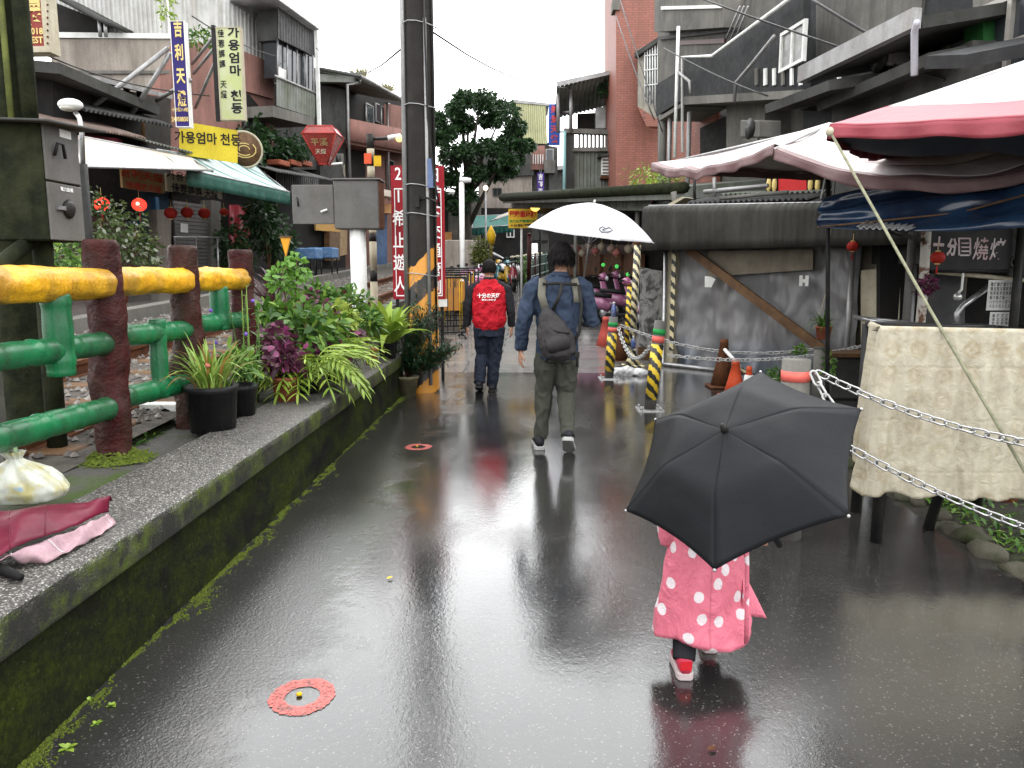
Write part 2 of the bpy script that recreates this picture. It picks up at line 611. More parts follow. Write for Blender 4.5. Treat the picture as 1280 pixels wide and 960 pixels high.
def m_pebble():
    t = NT('washed_pebble_concrete')
    a = t.n('ShaderNodeTexVoronoi')
    a.inputs['Scale'].default_value = 125
    t.l(t.co, a.inputs['Vector'])
    sp = t.n('ShaderNodeSeparateColor')
    t.l(a.outputs['Color'], sp.inputs[0])
    c = t.mix(sp.outputs[0], (0.035, 0.032, 0.03), (0.20, 0.19, 0.172))
    c = t.mix(t.ramp(sp.outputs[1], 0.80, 0.95), c, (0.36, 0.345, 0.32))
    c = t.mix(t.ramp(a.outputs['Distance'], 0.35, 0.6, 0, 0.9), c, (0.035, 0.033, 0.03))
    c = t.mix(t.ramp(t.noise(1.7, 6, 0.7), 0.42, 0.7, 0, 0.55), c, (0.05, 0.048, 0.043))
    # moss and grime grow on the vertical front edge (the face whose normal points at the lane)
    geo = t.n('ShaderNodeNewGeometry')
    sx = t.n('ShaderNodeSeparateXYZ')
    t.l(geo.outputs['True Normal'], sx.inputs[0])
    side = t.ramp(sx.outputs[2], 0.75, 0.25)
    grime = t.mix(t.ramp(t.noise(5, 6, 0.7), 0.44, 0.62), (0.02, 0.02, 0.017), (0.062, 0.085, 0.012))
    c = t.mix(t.math('MULTIPLY', side, t.ramp(t.noise(9, 5, 0.7), 0.25, 0.5, 0.45, 1.0)), c, grime)
    t.set('Base Color', c)
    t.set('Roughness', 0.42)
    t.set('Specular IOR Level', .2)
    h = t.math('SUBTRACT', 1.0, a.outputs['Distance'])
    t.bump(h, 0.8, 0.004)
    return t.m
M_PEB = m_pebble()

def m_mosswall():
    t = NT('mossy_wall')
    k = t.ramp(t.noise(2.6, 7, 0.7, t.mapv((1, 0.7, 1.3))), 0.40, 0.66)
    m = t.mix(t.ramp(t.noise(40, 4, 0.7), 0.35, 0.65), (0.010, 0.015, 0.002), (0.034, 0.046, 0.004))
    c = t.mix(k, (0.006, 0.006, 0.005), m)
    c = t.mix(t.ramp(t.noise(80, 2), 0.68, 0.74, 0, 0.3), c, (0.16, 0.16, 0.13))
    t.set('Base Color', c)
    t.set('Roughness', 0.8)
    t.set('Specular IOR Level', .08)
    t.bump(t.noise(60, 6, 0.75), 0.9, 0.012)
    return t.m
M_MWALL = m_mosswall()

# ================================================================ ground, lane, track, street
def zsheet(name, mat, x0, x1, y0, y1, zf, ny, nx=1, dz=0.0, wob=0.0):
    mb = MB()
    def fn(i, j):
        y = y0 + (y1 - y0) * j
        xa = x0(y) if callable(x0) else x0
        xb = x1(y) if callable(x1) else x1
        x = xa + (xb - xa) * i
        z = zf(y) + dz
        if wob:
            z += wob * noise.noise(V((x * 1.3, y * 1.3, 0.3)))
        return (x, y, z)
    mb.grid(fn, nx, ny, smooth=True)
    return structure(mb.build(name, mat))

zsheet('ground', pm('far_ground', (0.05, 0.05, 0.045), (0.03, 0.035, 0.025), 0.5, rough=0.8), -400, 400, -60, 800, lambda y: gz(y) - 0.35, 60, 4)
def road_right(y):
    return 2.35 if y < 6 else 2.35 + min((y - 6) * 1.6, 5)
road = zsheet('road', M_ASPH, -1.545, road_right, -6, 11.2, gz, 60, 24)
# paved lane beyond the asphalt: rows of long slabs, each its own piece
pave = zsheet('pavement', pm('paving_bed', (0.04, 0.038, 0.034), None, rough=0.6), -2.3, 7.0, 11.2, 80, gz, 40, 1, dz=-0.02)
slab_me = {}
def slab(x0, x1, y0, y1, par):
    key = (round(x1 - x0, 2), round(y1 - y0, 2))
    if key not in slab_me:
        mb = MB()
        a, b = key
        mb.box((0, 0, -0.03), (a, b, 0.0))
        o = mb.build('slab', M_PAVE, None, bevel=0.006)
        slab_me[key] = o.data
        bpy.data.objects.remove(o)
    o = bpy.data.objects.new('slab', slab_me[key])
    COL.objects.link(o)
    o.location = (x0, y0, gz((y0 + y1) / 2) + RND.uniform(-0.002, 0.003))
    o.rotation_euler = (math.atan(0.04) if y0 > 12 else 0, RND.uniform(-.002, .002), 0)
    o.parent = par
y = 11.22
row = 0
while y < 24:
    dpt = 0.42
    x = -2.2 + (0.5 if row % 2 else 0.0)
    while x < 5.6:
        slab(x, x + 1.19, y, y + dpt - 0.012, pave)
        x += 1.2
    y += dpt
    row += 1
far = MB()
while y < 70:
    far.box((-2.2, y, gz(y + .2) - 0.05), (6.0, y + 0.60, gz(y + .3) + 0.0))
    y += 0.62
tag(far.build('far_slabs', M_PAVE, pave), kind='stuff')

zsheet('track_bed', pm('ballast_bed', (0.13, 0.115, 0.10), (0.07, 0.065, 0.055), 9, rough=0.85, bump=0.9, bscale=40, bdist=0.03), -5.72, -2.3, -3, 80, tz, 60, 6, wob=0.02)
zsheet('embankment', pm('mossy_mortar', (0.075, 0.072, 0.065), (0.055, 0.085, 0.02), 2.2, rng=(.46, .6), rough=0.6, bump=0.6, bdist=0.01), -2.42, -1.955, -1, 9.3, lambda y: 0.475, 60, 6, wob=0.03)
zsheet('embankment_far', M_SOIL, -2.45, -1.55, 9.2, 40, lambda y: max(gz(y) + .02, 0.02), 30, 6, wob=0.05)
# kerb and paved street before the shops on the far side of the track
mb = MB()
for k in range(26):
    y0 = 2 + k * 2.0
    mb.prism([(-5.85, y0, tz(y0) - 0.3), (-5.6, y0, tz(y0) - 0.3), (-5.6, y0, tz(y0) + 0.16), (-5.85, y0, tz(y0) + 0.16)], (0, 1.98, 0.08))
structure(mb.build('kerb', M_CONC))
zsheet('street', M_STREET, -14, -5.8, 0, 80, lambda y: tz(y) + 0.13, 40, 2)
# rails and sleepers
tr = thing('railway_track', 'rusty narrow railway track in ballast behind the fence', 'railway track', (-3.2, 10, tz(10)))
for X in (-2.72, -3.79):
    mb = MB()
    y0, y1 = -2, 70
    for (hw, a, b) in ((0.055, 0.0, 0.015), (0.012, 0.015, 0.10), (0.032, 0.10, 0.135)):
        mb.prism([(X - hw, y0, tz(y0) + a), (X + hw, y0, tz(y0) + a), (X + hw, y0, tz(y0) + b), (X - hw, y0, tz(y0) + b)], (0, y1 - y0, tz(y1) - tz(y0)))
    mb.build('rail', M_RUST, tr)
slp = MB().box((-4.3, -0.11, -0.08), (-2.45, 0.11, 0.012)).build('sleeper', M_WOOD, None, bevel=0.01)
for k in range(44):
    o = slp if k == 0 else slp.copy()
    if k:
        COL.objects.link(o)
    o.parent = tr
    o.matrix_parent_inverse = Matrix.Translation(-tr.location)
    yy = 2.2 + k * 0.62
    o.location = (0, yy, tz(yy))
# loose ballast stones
mb = MB()
for k in range(5200):
    yy = 2.5 + (RND.random() ** 1.6) * 22
    xx = RND.uniform(-5.5, -2.38)
    r = RND.uniform(0.018, 0.042)
    c = V((xx, yy, tz(yy) + RND.uniform(0, 0.012)))
    q = [c + V((RND.uniform(.6, 1.1) * r * a, RND.uniform(.6, 1.1) * r * b, r * .8 * d)) for a, b, d in ((1, 0, 0.2), (-.3, 1, 0.1), (-.9, -.2, 0.25), (.1, -1, 0.1), (.1, .1, 1.1))]
    mb.add(q, [(0, 1, 4), (1, 2, 4), (2, 3, 4), (3, 0, 4)])
tag(mb.build('ballast_stones', leafmat('ballast_stone', (0.06, 0.05, 0.045), (0.22, 0.20, 0.18), rough=0.6, trans=0.0)), 'loose grey and brown ballast stones round the railway track', 'ballast', kind='stuff')

# ================================================================ low bench wall along the lane
bw = thing('bench_wall', 'long low wall topped by a washed pebble concrete slab, mossy at its foot', 'wall', (-1.7, 4, 0))
mb = MB()
prof = [(-1.955, 0.36), (-1.955, 0.497), (-1.94, 0.505), (-1.75, 0.507), (-1.53, 0.503), (-1.507, 0.49), (-1.50, 0.47), (-1.502, 0.41), (-1.51, 0.365), (-1.53, 0.355)]
NY = 260
def slabfn(i, j):
    y = -1.2 + 10.4 * j
    k = i * (len(prof) - 1)
    a, b = prof[min(int(k), len(prof) - 2)], prof[min(int(k) + 1, len(prof) - 1)]
    f = k - min(int(k), len(prof) - 2)
    x, z = a[0] + (b[0] - a[0]) * f, a[1] + (b[1] - a[1]) * f
    q = V((x * 6, y * 5, z * 6))
    e = noise.noise(q) * 0.008 + noise.noise(q * 4.1) * 0.004
    return (x + e, y, z + e * 0.8)
mb.grid(slabfn, 27, NY)
cap = [slabfn(i / 9, 1.0) for i in range(10)]
mb.add(cap, [tuple(range(9, -1, -1))])
mb.build('slab', M_PEB, bw)
mb = MB()
def basefn(i, j):
    y = -1.2 + 10.38 * j
    z = 0.37 - 0.45 * i
    q = V((1.5, y * 4, z * 4))
    return (-1.545 + 0.014 * noise.noise(q) + 0.008 * noise.noise(q * 4) + 0.015 * i, y, z)
mb.grid(basefn, 12, 240)
mb.box((-1.95, -1.2, -0.1), (-1.57, 9.16, 0.36))
mb.build('base', M_MWALL, bw)
# moss creeping from the wall foot on to the asphalt, and on the wall itself
mb = MB()
for k in range(30000):
    yy = 0.9 + 8.2 * RND.random() ** 1.3
    cl = noise.noise(V((yy * 1.5, 3.1, 0.5))) + 0.55 * noise.noise(V((yy * 5, 1.1, 0.5)))
    wd = max(0.015, 0.065 + 0.13 * cl)
    if wd <= 0.01:
        continue
    dx = abs(RND.gauss(0, wd * .5))
    if noise.noise(V((dx * 30, yy * 14, 4.4))) + .3 * noise.noise(V((dx * 90, yy * 50, 1))) < -0.15 + .5 * dx / .15:
        continue
    r = RND.uniform(0.002, 0.006)
    c = V((-1.540 + dx, yy, 0.001))
    a = RND.uniform(0, 6.28)
    q = [c + V((math.cos(a + t) * r, math.sin(a + t) * r, 0)) for t in (0, 2.1, 4.2)] + [c + V((0, 0, r * RND.uniform(.5, 1.2)))]
    mb.add(q, [(0, 1, 3), (1, 2, 3), (2, 0, 3)])
tag(mb.build('moss', M_MOSS, bw), kind='stuff')
# tiny weeds rooted at the wall foot
def leafshape(mb, base, d, up, L, W, bend=0.2, seg=3, fold=0.15):
    d, up = V(d).normalized(), V(up)
    s = d.cross(up)
    if s.length < 1e-4:
        s = d.orthogonal()
    s.normalize()
    n = s.cross(d)
    pts = []
    for i in range(seg + 1):
        f = i / seg
        wd = W * 0.5 * (math.sin(math.pi * min(1, 0.12 + 0.88 * f)) ** 0.8 if f < 1 else 0)
        c = V(base) + d * (L * f) - n * 0 - V((0, 0, 1)) * (bend * L * f * f)
        pts.append((c, wd))
    vs, fs = [], []
    for i, (c, wd) in enumerate(pts):
        if i == seg:
            vs.append(c)
        else:
            vs += [c - s * wd + n * (wd * fold), c, c + s * wd + n * (wd * fold)]
    for i in range(seg - 1):
        k = 3 * i
        fs += [(k, k + 1, k + 4, k + 3), (k + 1, k + 2, k + 5, k + 4)]
    k = 3 * (seg - 1)
    fs += [(k, k + 1, k + 3), (k + 1, k + 2, k + 3)]
    mb.add(vs, fs, True)

def rdir(zmin=-0.2, zmax=1.0):
    a = RND.uniform(0, 2 * math.pi)
    z = RND.uniform(zmin, zmax)
    r = math.sqrt(max(0, 1 - z * z))
    return V((r * math.cos(a), r * math.sin(a), z))

for (px, py, s) in ((85, 935, .03), (140, 882, .022), (120, 905, .02), (447, 548, .05), (484, 512, .06), (112, 875, .018)):
    p = on(px, py)
    mb = MB()
    for k in range(9):
        d = rdir(0.05, 0.8)
        leafshape(mb, p, d, (0, 0, 1), s * RND.uniform(.6, 1.2), s * .6, .2)
    tag(mb.build('weed', M_LEAFL), 'tiny bright green weed sprouting by the mossy wall foot', 'weed', 'weeds along the wall foot')

# ================================================================ log and bamboo fence
fe = thing('log_fence', 'painted fence of dark red log posts, yellow top log and green bamboo rails', 'fence', (-2.2, 4, 0.48))
M_LOGR = pm('dark_red_log_paint', (0.060, 0.009, 0.009), (0.03, 0.006, 0.006), 9, rough=0.42, bump=1.0, bscale=30, bdist=0.015, streak=(.03, .025, .015), samt=.6, spec=.16)
M_LOGY = pm('yellow_log_paint', (0.95, 0.50, 0.012), (0.80, 0.38, 0.015), 7, rough=0.36, streak=(0.10, 0.065, 0.02), samt=0.75, sscale=7, bump=0.8, bscale=40, bdist=0.010, spec=.3)
M_BAMB = pm('green_bamboo_paint', (0.010, 0.19, 0.065), (0.008, 0.13, 0.045), 6, rough=0.32, bump=0.25, streak=(0.015, 0.022, 0.012), samt=0.8, sscale=7, spec=.35)
FX = -2.2
def rough_log(pts, r, amp, n=18, seed=0.0, knots=()):
    mb = MB()
    P = [V(p) for p in pts]
    ax = (P[-1] - P[0]).normalized()
    up = V((0, 0, 1)) if abs(ax.z) < .9 else V((1, 0, 0))
    a = (up - ax * up.dot(ax)).normalized()
    b = ax.cross(a)
    m = len(P)
    vs, fs = [], []
    for i, p in enumerate(P):
        f = i / (m - 1)
        for k in range(n):
            th = 2 * math.pi * k / n
            q = V((math.cos(th) * 1.3, math.sin(th) * 1.3, f * (P[-1] - P[0]).length * 5 + seed))
            rr = r * (1 + amp * noise.noise(q) + amp * .6 * noise.noise(q * 2.7) - amp * .7 * max(0, noise.noise(V((q.x * 4.5, q.y * 4.5, q.z * .8 + 9)))) + amp * .25 * noise.noise(q * 7))
            for (kf, kth, kr) in knots:
                dd = ((f - kf) / 0.07) ** 2 + (math.sin((th - kth) / 2) * 3.0) ** 2
                rr += kr * math.exp(-dd)
            e = min(f, 1 - f) * (P[-1] - P[0]).length
            if e < 0.012:
                rr *= 0.96 if e > 0.003 else 0.84
            vs.append(p + a * math.cos(th) * rr + b * math.sin(th) * rr)
    for i in range(m - 1):
        for k in range(n):
            k2 = (k + 1) % n
            fs.append((i * n + k, i * n + k2, (i + 1) * n + k2, (i + 1) * n + k))
    mb.add(vs, fs, True)
    mb.add([vs[k] for k in range(n)], [tuple(range(n - 1, -1, -1))])
    mb.add([vs[(m - 1) * n + k] for k in range(n)], [tuple(range(n))])
    return mb
def lin(a, b, n):
    a, b = V(a), V(b)
    return [a + (b - a) * (i / n) for i in range(n + 1)]
PY = (.78, 1.73, 2.68, 3.95, 4.87, 5.85)
for i, y in enumerate(PY):
    mb = rough_log(lin((FX, y, 0.40), (FX + .01, y, 1.625), 70), 0.086, 0.17, 28, i * 9.3, [(.28, 5.5, .03), (.52, 0.4, .028), (.66, 5.9, .022), (.38, 3.6, .02)])
    mb.build('post', M_LOGR, fe)
ends = [(.45, 1.70), (1.76, 2.65), (2.71, 3.92), (3.98, 4.84), (4.9, 5.80)]
for i, (a, b) in enumerate(ends):
    mb = rough_log(lin((FX + .02, a, 1.415), (FX + .03, b, 1.405), 60), 0.077, 0.13, 28, 30 + i * 5)
    mb.build('top_rail', M_LOGY, fe)
def bamboo(a, b, r, name):
    a, b = V(a), V(b)
    L = (b - a).length
    pts, rs = [], []
    n = int(L / 0.02)
    nodes = [0.07 + 0.27 * k for k in range(int(L / 0.27) + 1)]
    for i in range(n + 1):
        s = L * i / n
        d = min(abs(s - q) for q in nodes)
        pts.append(a + (b - a) * (i / n))
        rs.append(r * (1 + 0.14 * math.exp(-(d / 0.02) ** 2) - 0.04 * math.cos(d / 0.135 * math.pi)))
    mb = MB().tube(pts, rs, 16)
    return mb.build(name, M_BAMB, fe)
for z0, z1, r in ((1.125, 1.10, 0.058), (0.80, 0.765, 0.058)):
    for (a, b) in ends:
        bamboo((FX + .02, a, z0), (FX + .02, b + .02, z1), r, 'bamboo_rail')
bamboo((FX + .03, 3.5, 0.99), (FX + .03, 3.5, 1.37), 0.062, 'bamboo_upright')
bamboo((FX + .03, 4.44, 0.74), (FX + .03, 4.44, 1.19), 0.048, 'bamboo_upright')
bamboo((FX + .03, 5.36, 1.06), (FX + .03, 5.36, 1.36), 0.062, 'bamboo_upright')
# moss collar round the near post's foot
mb = MB()
for y in PY[3:4]:
    for k in range(1500):
        a = RND.uniform(0, 6.28)
        rr = 0.085 + abs(RND.gauss(0, 0.05))
        c = V((FX + rr * math.cos(a), y + rr * math.sin(a), 0.485 + max(0, .05 - (rr - .085) * .8) * RND.random()))
        r = RND.uniform(.004, .012)
        mb.add([c + V((r, 0, 0)), c + V((-r, r, 0)), c + V((-r, -r, 0)), c + V((0, 0, r))], [(0, 1, 3), (1, 2, 3), (2, 0, 3)])
tag(mb.build('moss', M_MOSS, fe), kind='stuff')
# ground cover between the embankment and the track
mb = MB()
for k in range(3800):
    yy = RND.uniform(2.2, 9)
    xx = RND.uniform(-2.75, -2.25)
    if noise.noise(V((xx * 3, yy * 1.3, 0))) < -0.05:
        continue
    leafshape(mb, (xx, yy, 0.40 + .04 * max(0, yy - 3)), rdir(0.1, 1), (0, 0, 1), RND.uniform(.03, .09), RND.uniform(.015, .035), .3, 2)
tag(mb.build('ground_cover', M_LEAF), 'low green weeds growing between the fence and the railway track', 'weeds', kind='stuff')
# kilometre marker
km = thing('kilometre_marker', 'small white marker stone lettered K 9 beside the railway track', 'marker', on(197, 540, .45))
Kp = Plane((0, 5.05), (1, 0))
u0, z1 = Kp.uv(173, 505)
u1, z0 = Kp.uv(222, 545)
MB().pbox(Kp, u0, u1, .42, z1, -.1, 0).build('stone', M_WHITE, km, bevel=.006)
text('K9', 0.13, M_BLET, km, Kp.at(199, 520, .002), (1, 0, 0), (0, 0, 1), bold=0.04, sx=1.15)
# ================================================================ building helpers
def poly(pl, pix, off=0.0, th=0.2):
    return MB().prism([pl.at(x, y, off) for x, y in pix], -pl.n * th)

def wall(pl, pix, mat, parent, off=0.0, th=0.2, name='wall', bevel=0.0):
    return poly(pl, pix, off, th).build(name, mat, parent, bevel=bevel)

def qfn(bl, br, tr, tl, hfn=None):
    bl, br, tr, tl = V(bl), V(br), V(tr), V(tl)
    nn = (br - bl).cross(tl - bl).normalized()
    def fn(i, j):
        p = (bl * (1 - i) + br * i) * (1 - j) + (tl * (1 - i) + tr * i) * j
        if hfn:
            p = p + nn * hfn(i, j)
        return p
    return fn

def qcorr(bl, br, tr, tl, ribs, amp, name, mat, parent, th=0.006, trap=False):
    per = 6
    if trap:
        def h(i, j):
            f = (i * ribs) % 1.0
            return amp if f < 0.34 else 0.0
    else:
        def h(i, j):
            return amp * math.sin(2 * math.pi * ribs * i)
    mb = MB().sheet(qfn(bl, br, tr, tl, h), int(ribs * per), 1, th, smooth=not trap)
    return mb.build(name, mat, parent)

def window(parent, pl, x0, y0, x1, y1, off=0.03, bars=2, rows=1, fm=None, gm=None, fw=0.05, depth=0.06):
    fm = fm or M_ZINC
    gm = gm or M_GLASS
    ua, za = pl.uv(x0, y0, off)
    ub, zb = pl.uv(x1, y1, off)
    u0, u1, z0, z1 = min(ua, ub), max(ua, ub), min(za, zb), max(za, zb)
    mb = MB()
    mb.pbox(pl, u0, u1, z0, z0 + fw, off - depth, off)
    mb.pbox(pl, u0, u1, z1 - fw, z1, off - depth, off)
    for k in range(bars + 1):
        u = u0 + (u1 - u0 - fw) * k / bars
        mb.pbox(pl, u, u + fw, z0 + fw, z1 - fw, off - depth, off - .002)
    for k in range(1, rows):
        z = z0 + (z1 - z0) * k / rows
        mb.pbox(pl, u0 + fw, u1 - fw, z, z + fw * .8, off - depth, off - .004)
    fr = mb.build('window', fm, parent)
    for k in range(bars):
        ua = u0 + (u1 - u0 - fw) * k / bars + fw
        ub = u0 + (u1 - u0 - fw) * (k + 1) / bars
        MB().pbox(pl, ua, ub, z0 + fw, z1 - fw, off - depth * .7, off - depth * .55).build('pane', gm, fr)
    return fr

def pipe(parent, pts, r, mat, name='pipe', n=8):
    return MB().tube(pts, r, n).build(name, mat, parent)

def board(name, label, cat, pl, x0, y0, x1, y1, mat, off=0.0, th=0.05, group=None, frame=None, fw=0.03):
    a = pl.at(x0, y0, off)
    b = pl.at(x1, y1, off)
    t = thing(name, label, cat, (pl.at((x0 + x1) / 2, y1, off)), group)
    ua, za = pl.uv(x0, y0, off)
    ub, zb = pl.uv(x1, y1, off)
    MB().pbox(pl, ua, ub, za, zb, off - th, off).build('panel', mat, t)
    if frame:
        mb = MB()
        u0, u1, z0, z1 = min(ua, ub), max(ua, ub), min(za, zb), max(za, zb)
        for q in ((u0 - fw, u1 + fw, z1, z1 + fw), (u0 - fw, u1 + fw, z0 - fw, z0), (u0 - fw, u0, z0, z1), (u1, u1 + fw, z0, z1)):
            mb.pbox(pl, q[0], q[1], q[2], q[3], off - th - .01, off + .012)
        mb.build('frame', frame, t)
    return t

def lantern(p, r, mat, label, group=None, tassel=True, sq=0.88):
    t = thing('paper_lantern', label, 'lantern', p, group)
    mb = MB()
    prof = []
    for i in range(13):
        a = math.pi * (0.1 + 0.8 * i / 12)
        prof.append((r * math.sin(a) * (1.0 if i % 2 else 0.965), -r * sq * math.cos(a)))
    mb.lathe(prof, 16, p)
    mb.build('shade', mat, t)
    M_ = M_GOLD
    MB().lathe([(r * .34, -r * .95), (r * .34, -r * .8)], 12, p).build('cap', M_, t)
    MB().lathe([(r * .34, r * .8), (r * .34, r * .95), (r * .04, r * .96), (r * .03, r * 2.1)], 12, p).build('cap', M_, t)
    if tassel:
        MB().tube([V(p) + V((0, 0, -r * .9)), V(p) + V((0, 0, -r * 2.2))], [r * .05, r * .16], 8).build('tassel', M_RED, t)
    return t

def foliage(mb, c, rx, ry, rz, n, L, W, shell=0.5, zmin=-0.4, bend=.2, seg=2, grav=0.2):
    c = V(c)
    for k in range(n):
        d = rdir(zmin, 1)
        f = shell + (1 - shell) * RND.random() ** .6
        f *= 0.8 + 0.45 * noise.noise(d * 1.9 + c)
        p = c + V((d.x * rx * f, d.y * ry * f, d.z * rz * f))
        o = (d + V((RND.gauss(0, .6), RND.gauss(0, .6), RND.gauss(-grav, .5)))).normalized()
        leafshape(mb, p, o, rdir(0.2, 1), L * RND.uniform(.6, 1.25), W * RND.uniform(.7, 1.2), bend, seg)
    return mb

LP = Plane((-9.5, 12), (0.19, 0.98))
UZ = (0, 0, 1)
M_LIT = pm('lit_red_lantern', (0.75, 0.03, 0.02), None, rough=0.6, emit=(1.0, 0.05, 0.03), estr=1.6)
M_LITC = pm('lit_lantern_core', (1, 0.5, 0.3), None, rough=0.6, emit=(1.0, 0.45, 0.3), estr=3.0)
M_LANT = pm('red_paper', (0.42, 0.03, 0.02), (0.33, 0.025, 0.02), 6, rough=0.6)

def m_tilewall(name, c1, c2, mortar, sx, sz, rough=0.6):
    t = NT(name)
    br = t.n('ShaderNodeTexBrick')
    br.inputs['Scale'].default_value = 1.0
    br.inputs['Brick Width'].default_value = sx
    br.inputs['Row Height'].default_value = sz
    br.inputs['Mortar Size'].default_value = 0.008
    br.inputs['Color1'].default_value = (*c1, 1)
    br.inputs['Color2'].default_value = (*c2, 1)
    br.inputs['Mortar'].default_value = (*mortar, 1)
    sp = t.n('ShaderNodeSeparateXYZ')
    t.l(t.co, sp.inputs[0])
    cb = t.n('ShaderNodeCombineXYZ')
    t.l(t.math('ADD', sp.outputs[0], sp.outputs[1]), cb.inputs[0])
    t.l(sp.outputs[2], cb.inputs[1])
    t.l(cb.outputs[0], br.inputs['Vector'])
    f = t.noise(1.0, 6, 0.7, t.mapv((3, 3, .4)))
    c = t.mix(t.ramp(f, .48, .7, 0, .6), br.outputs['Color'], tuple(x * .35 for x in c1))
    t.set('Base Color', c)
    t.set('Roughness', rough)
    t.bump(br.outputs['Fac'], -0.5, 0.01)
    return t.m
M_BRICK = m_tilewall('red_wall_tile', (0.27, 0.085, 0.055), (0.22, 0.07, 0.045), (0.10, 0.05, 0.04), 0.22, 0.075)
M_BRICKP = m_tilewall('old_brick', (0.13, 0.06, 0.055), (0.09, 0.045, 0.045), (0.05, 0.04, 0.04), 0.22, 0.075)

# ================================================================ left side: the shops across the track
# -- brick shop at the picture's left edge of the row
t = thing('brick_shop', 'dark brick shop half hidden behind the mossy pole', 'building', at(10, 350, 13.6))
P = PF(13.5)
wall(P, [(-120, 70), (66, 88), (66, 262), (-120, 262)], M_DARK, t, 0, 3.0)
wall(P, [(-120, 262), (60, 262), (60, 400), (-120, 400)], M_BRICKP, t, 0.05, 2.6)
wall(P, [(-120, 182), (10, 182), (10, 262), (-120, 262)], pm('shop_red_cloth', (0.30, 0.03, 0.03), (0.2, 0.1, 0.08), 3, rough=.8), t, 0.06, .05, 'banner')
wall(P, [(-130, 60), (74, 78), (74, 92), (-130, 76)], M_CONCD, t, 0.6, 3.4, 'roof')
lantern(at(4, 196, 12.6), 0.19, M_LIT, 'glowing red lantern half hidden behind the mossy utility pole', 'red lanterns')

# -- shop A: dark timber shop under a white awning
A = thing('lantern_shop', 'dark timber sky lantern shop with tin roofs under a white awning', 'building', LP.at(130, 352, 0))
wall(LP, [(44, 92), (216, 124), (216, 240), (44, 240)], pm('dark_timber', (0.045, 0.04, 0.036), (0.075, 0.065, 0.055), 3, rough=.7, streak=(.02, .02, .018)), A, 0, 3.5)
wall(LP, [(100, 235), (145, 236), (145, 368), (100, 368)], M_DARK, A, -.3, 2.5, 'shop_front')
wall(LP, [(145, 236), (212, 238), (212, 366), (145, 368)], pm('shop_blue', (0.04, 0.075, 0.12), (0.03, 0.04, 0.05), 3, rough=.7), A, -.25, 2.0, 'shop_front')
def roofq(parent, pl, fx0, fy0, fx1, fy1, of, ob, rise, ribs, amp, mat, name='roof', trap=False):
    a, b = pl.at(fx0, fy0, of), pl.at(fx1, fy1, of)
    c = b - pl.n * (of - ob) + V((0, 0, rise))
    d = a - pl.n * (of - ob) + V((0, 0, rise))
    return qcorr(a, b, c, d, ribs, amp, name, mat, parent, .012, trap)
roofq(A, LP, 42, 82, 218, 121, .9, -2.5, 0.7, 30, .02, M_CORRD)
wall(LP, [(60, 80), (216, 119), (216, 124), (60, 86)], M_ZINC, A, .93, .03, 'roof_edge')
roofq(A, LP, 104, 136, 217, 158, 1.3, 0.02, 0.45, 22, .035, M_CORRD)
roofq(A, LP, 44, 150, 182, 172, 1.7, 0.02, 0.5, 34, .02, pm('rusty_tin', (0.28, 0.22, 0.19), (0.16, 0.11, 0.09), 4, rough=.6, streak=(.08, .05, .04)))
roofq(A, LP, 180, 175, 268, 198, 1.6, 0.02, 0.4, 22, .02, M_CORRG)
for px in (62, 158, 174):
    a, b = LP.at(px, 86 + (px - 44) * .19, .25), LP.at(px, 178, .25)
    MB().tube([a, V((a.x, a.y, b.z))], .07, 6).build('post', M_WOOD, A)
MB().pbox(LP, *[LP.uv(193, 245, .2)[0] + q for q in (0, .12)], tz(16), LP.uv(193, 246, .2)[1], .1, .22).build('post', pm('blue_post', (0.06, 0.16, 0.3), None, rough=.5), A)
MB().tube([LP.at(104, 172, .95), LP.at(150, 177, .95)], .06, 10).build('awning_roll', pm('pink_plastic', (0.5, 0.10, 0.14), None, rough=.4), A)
# goods on show
for k, (x0, y0, x1, y1, col) in enumerate(((112, 262, 138, 285, (.2, .3, .4)), (140, 264, 172, 280, (.15, .2, .38)), (148, 286, 176, 300, (.35, .25, .1)), (112, 226, 132, 237, (.08, .09, .08)), (150, 305, 186, 340, (.12, .08, .05)), (110, 213, 136, 226, (.5, .25, .03)))):
    wall(LP, [(x0, y0), (x1, y0 + 1), (x1, y1 + 1), (x0, y1)], pm('goods_%d' % k, col, tuple(c * .5 for c in col), 14, rough=.6), A, .12 + .02 * k, .3, 'display_box', .01)
for i, (x, y) in enumerate(((127, 255), (174, 256))):
    l = lantern(LP.at(x, y, 1.5), .135, M_LIT, 'glowing red lantern hanging %s in the shop with the white awning' % ('by the yellow box' if i == 0 else 'by the blue post'), 'red lanterns')
    MB().ball(LP.at(x, y, 1.5) + V((.03, -.115, 0.01)), .035, 8, 5).build('bulb_glow', M_LITC, l)

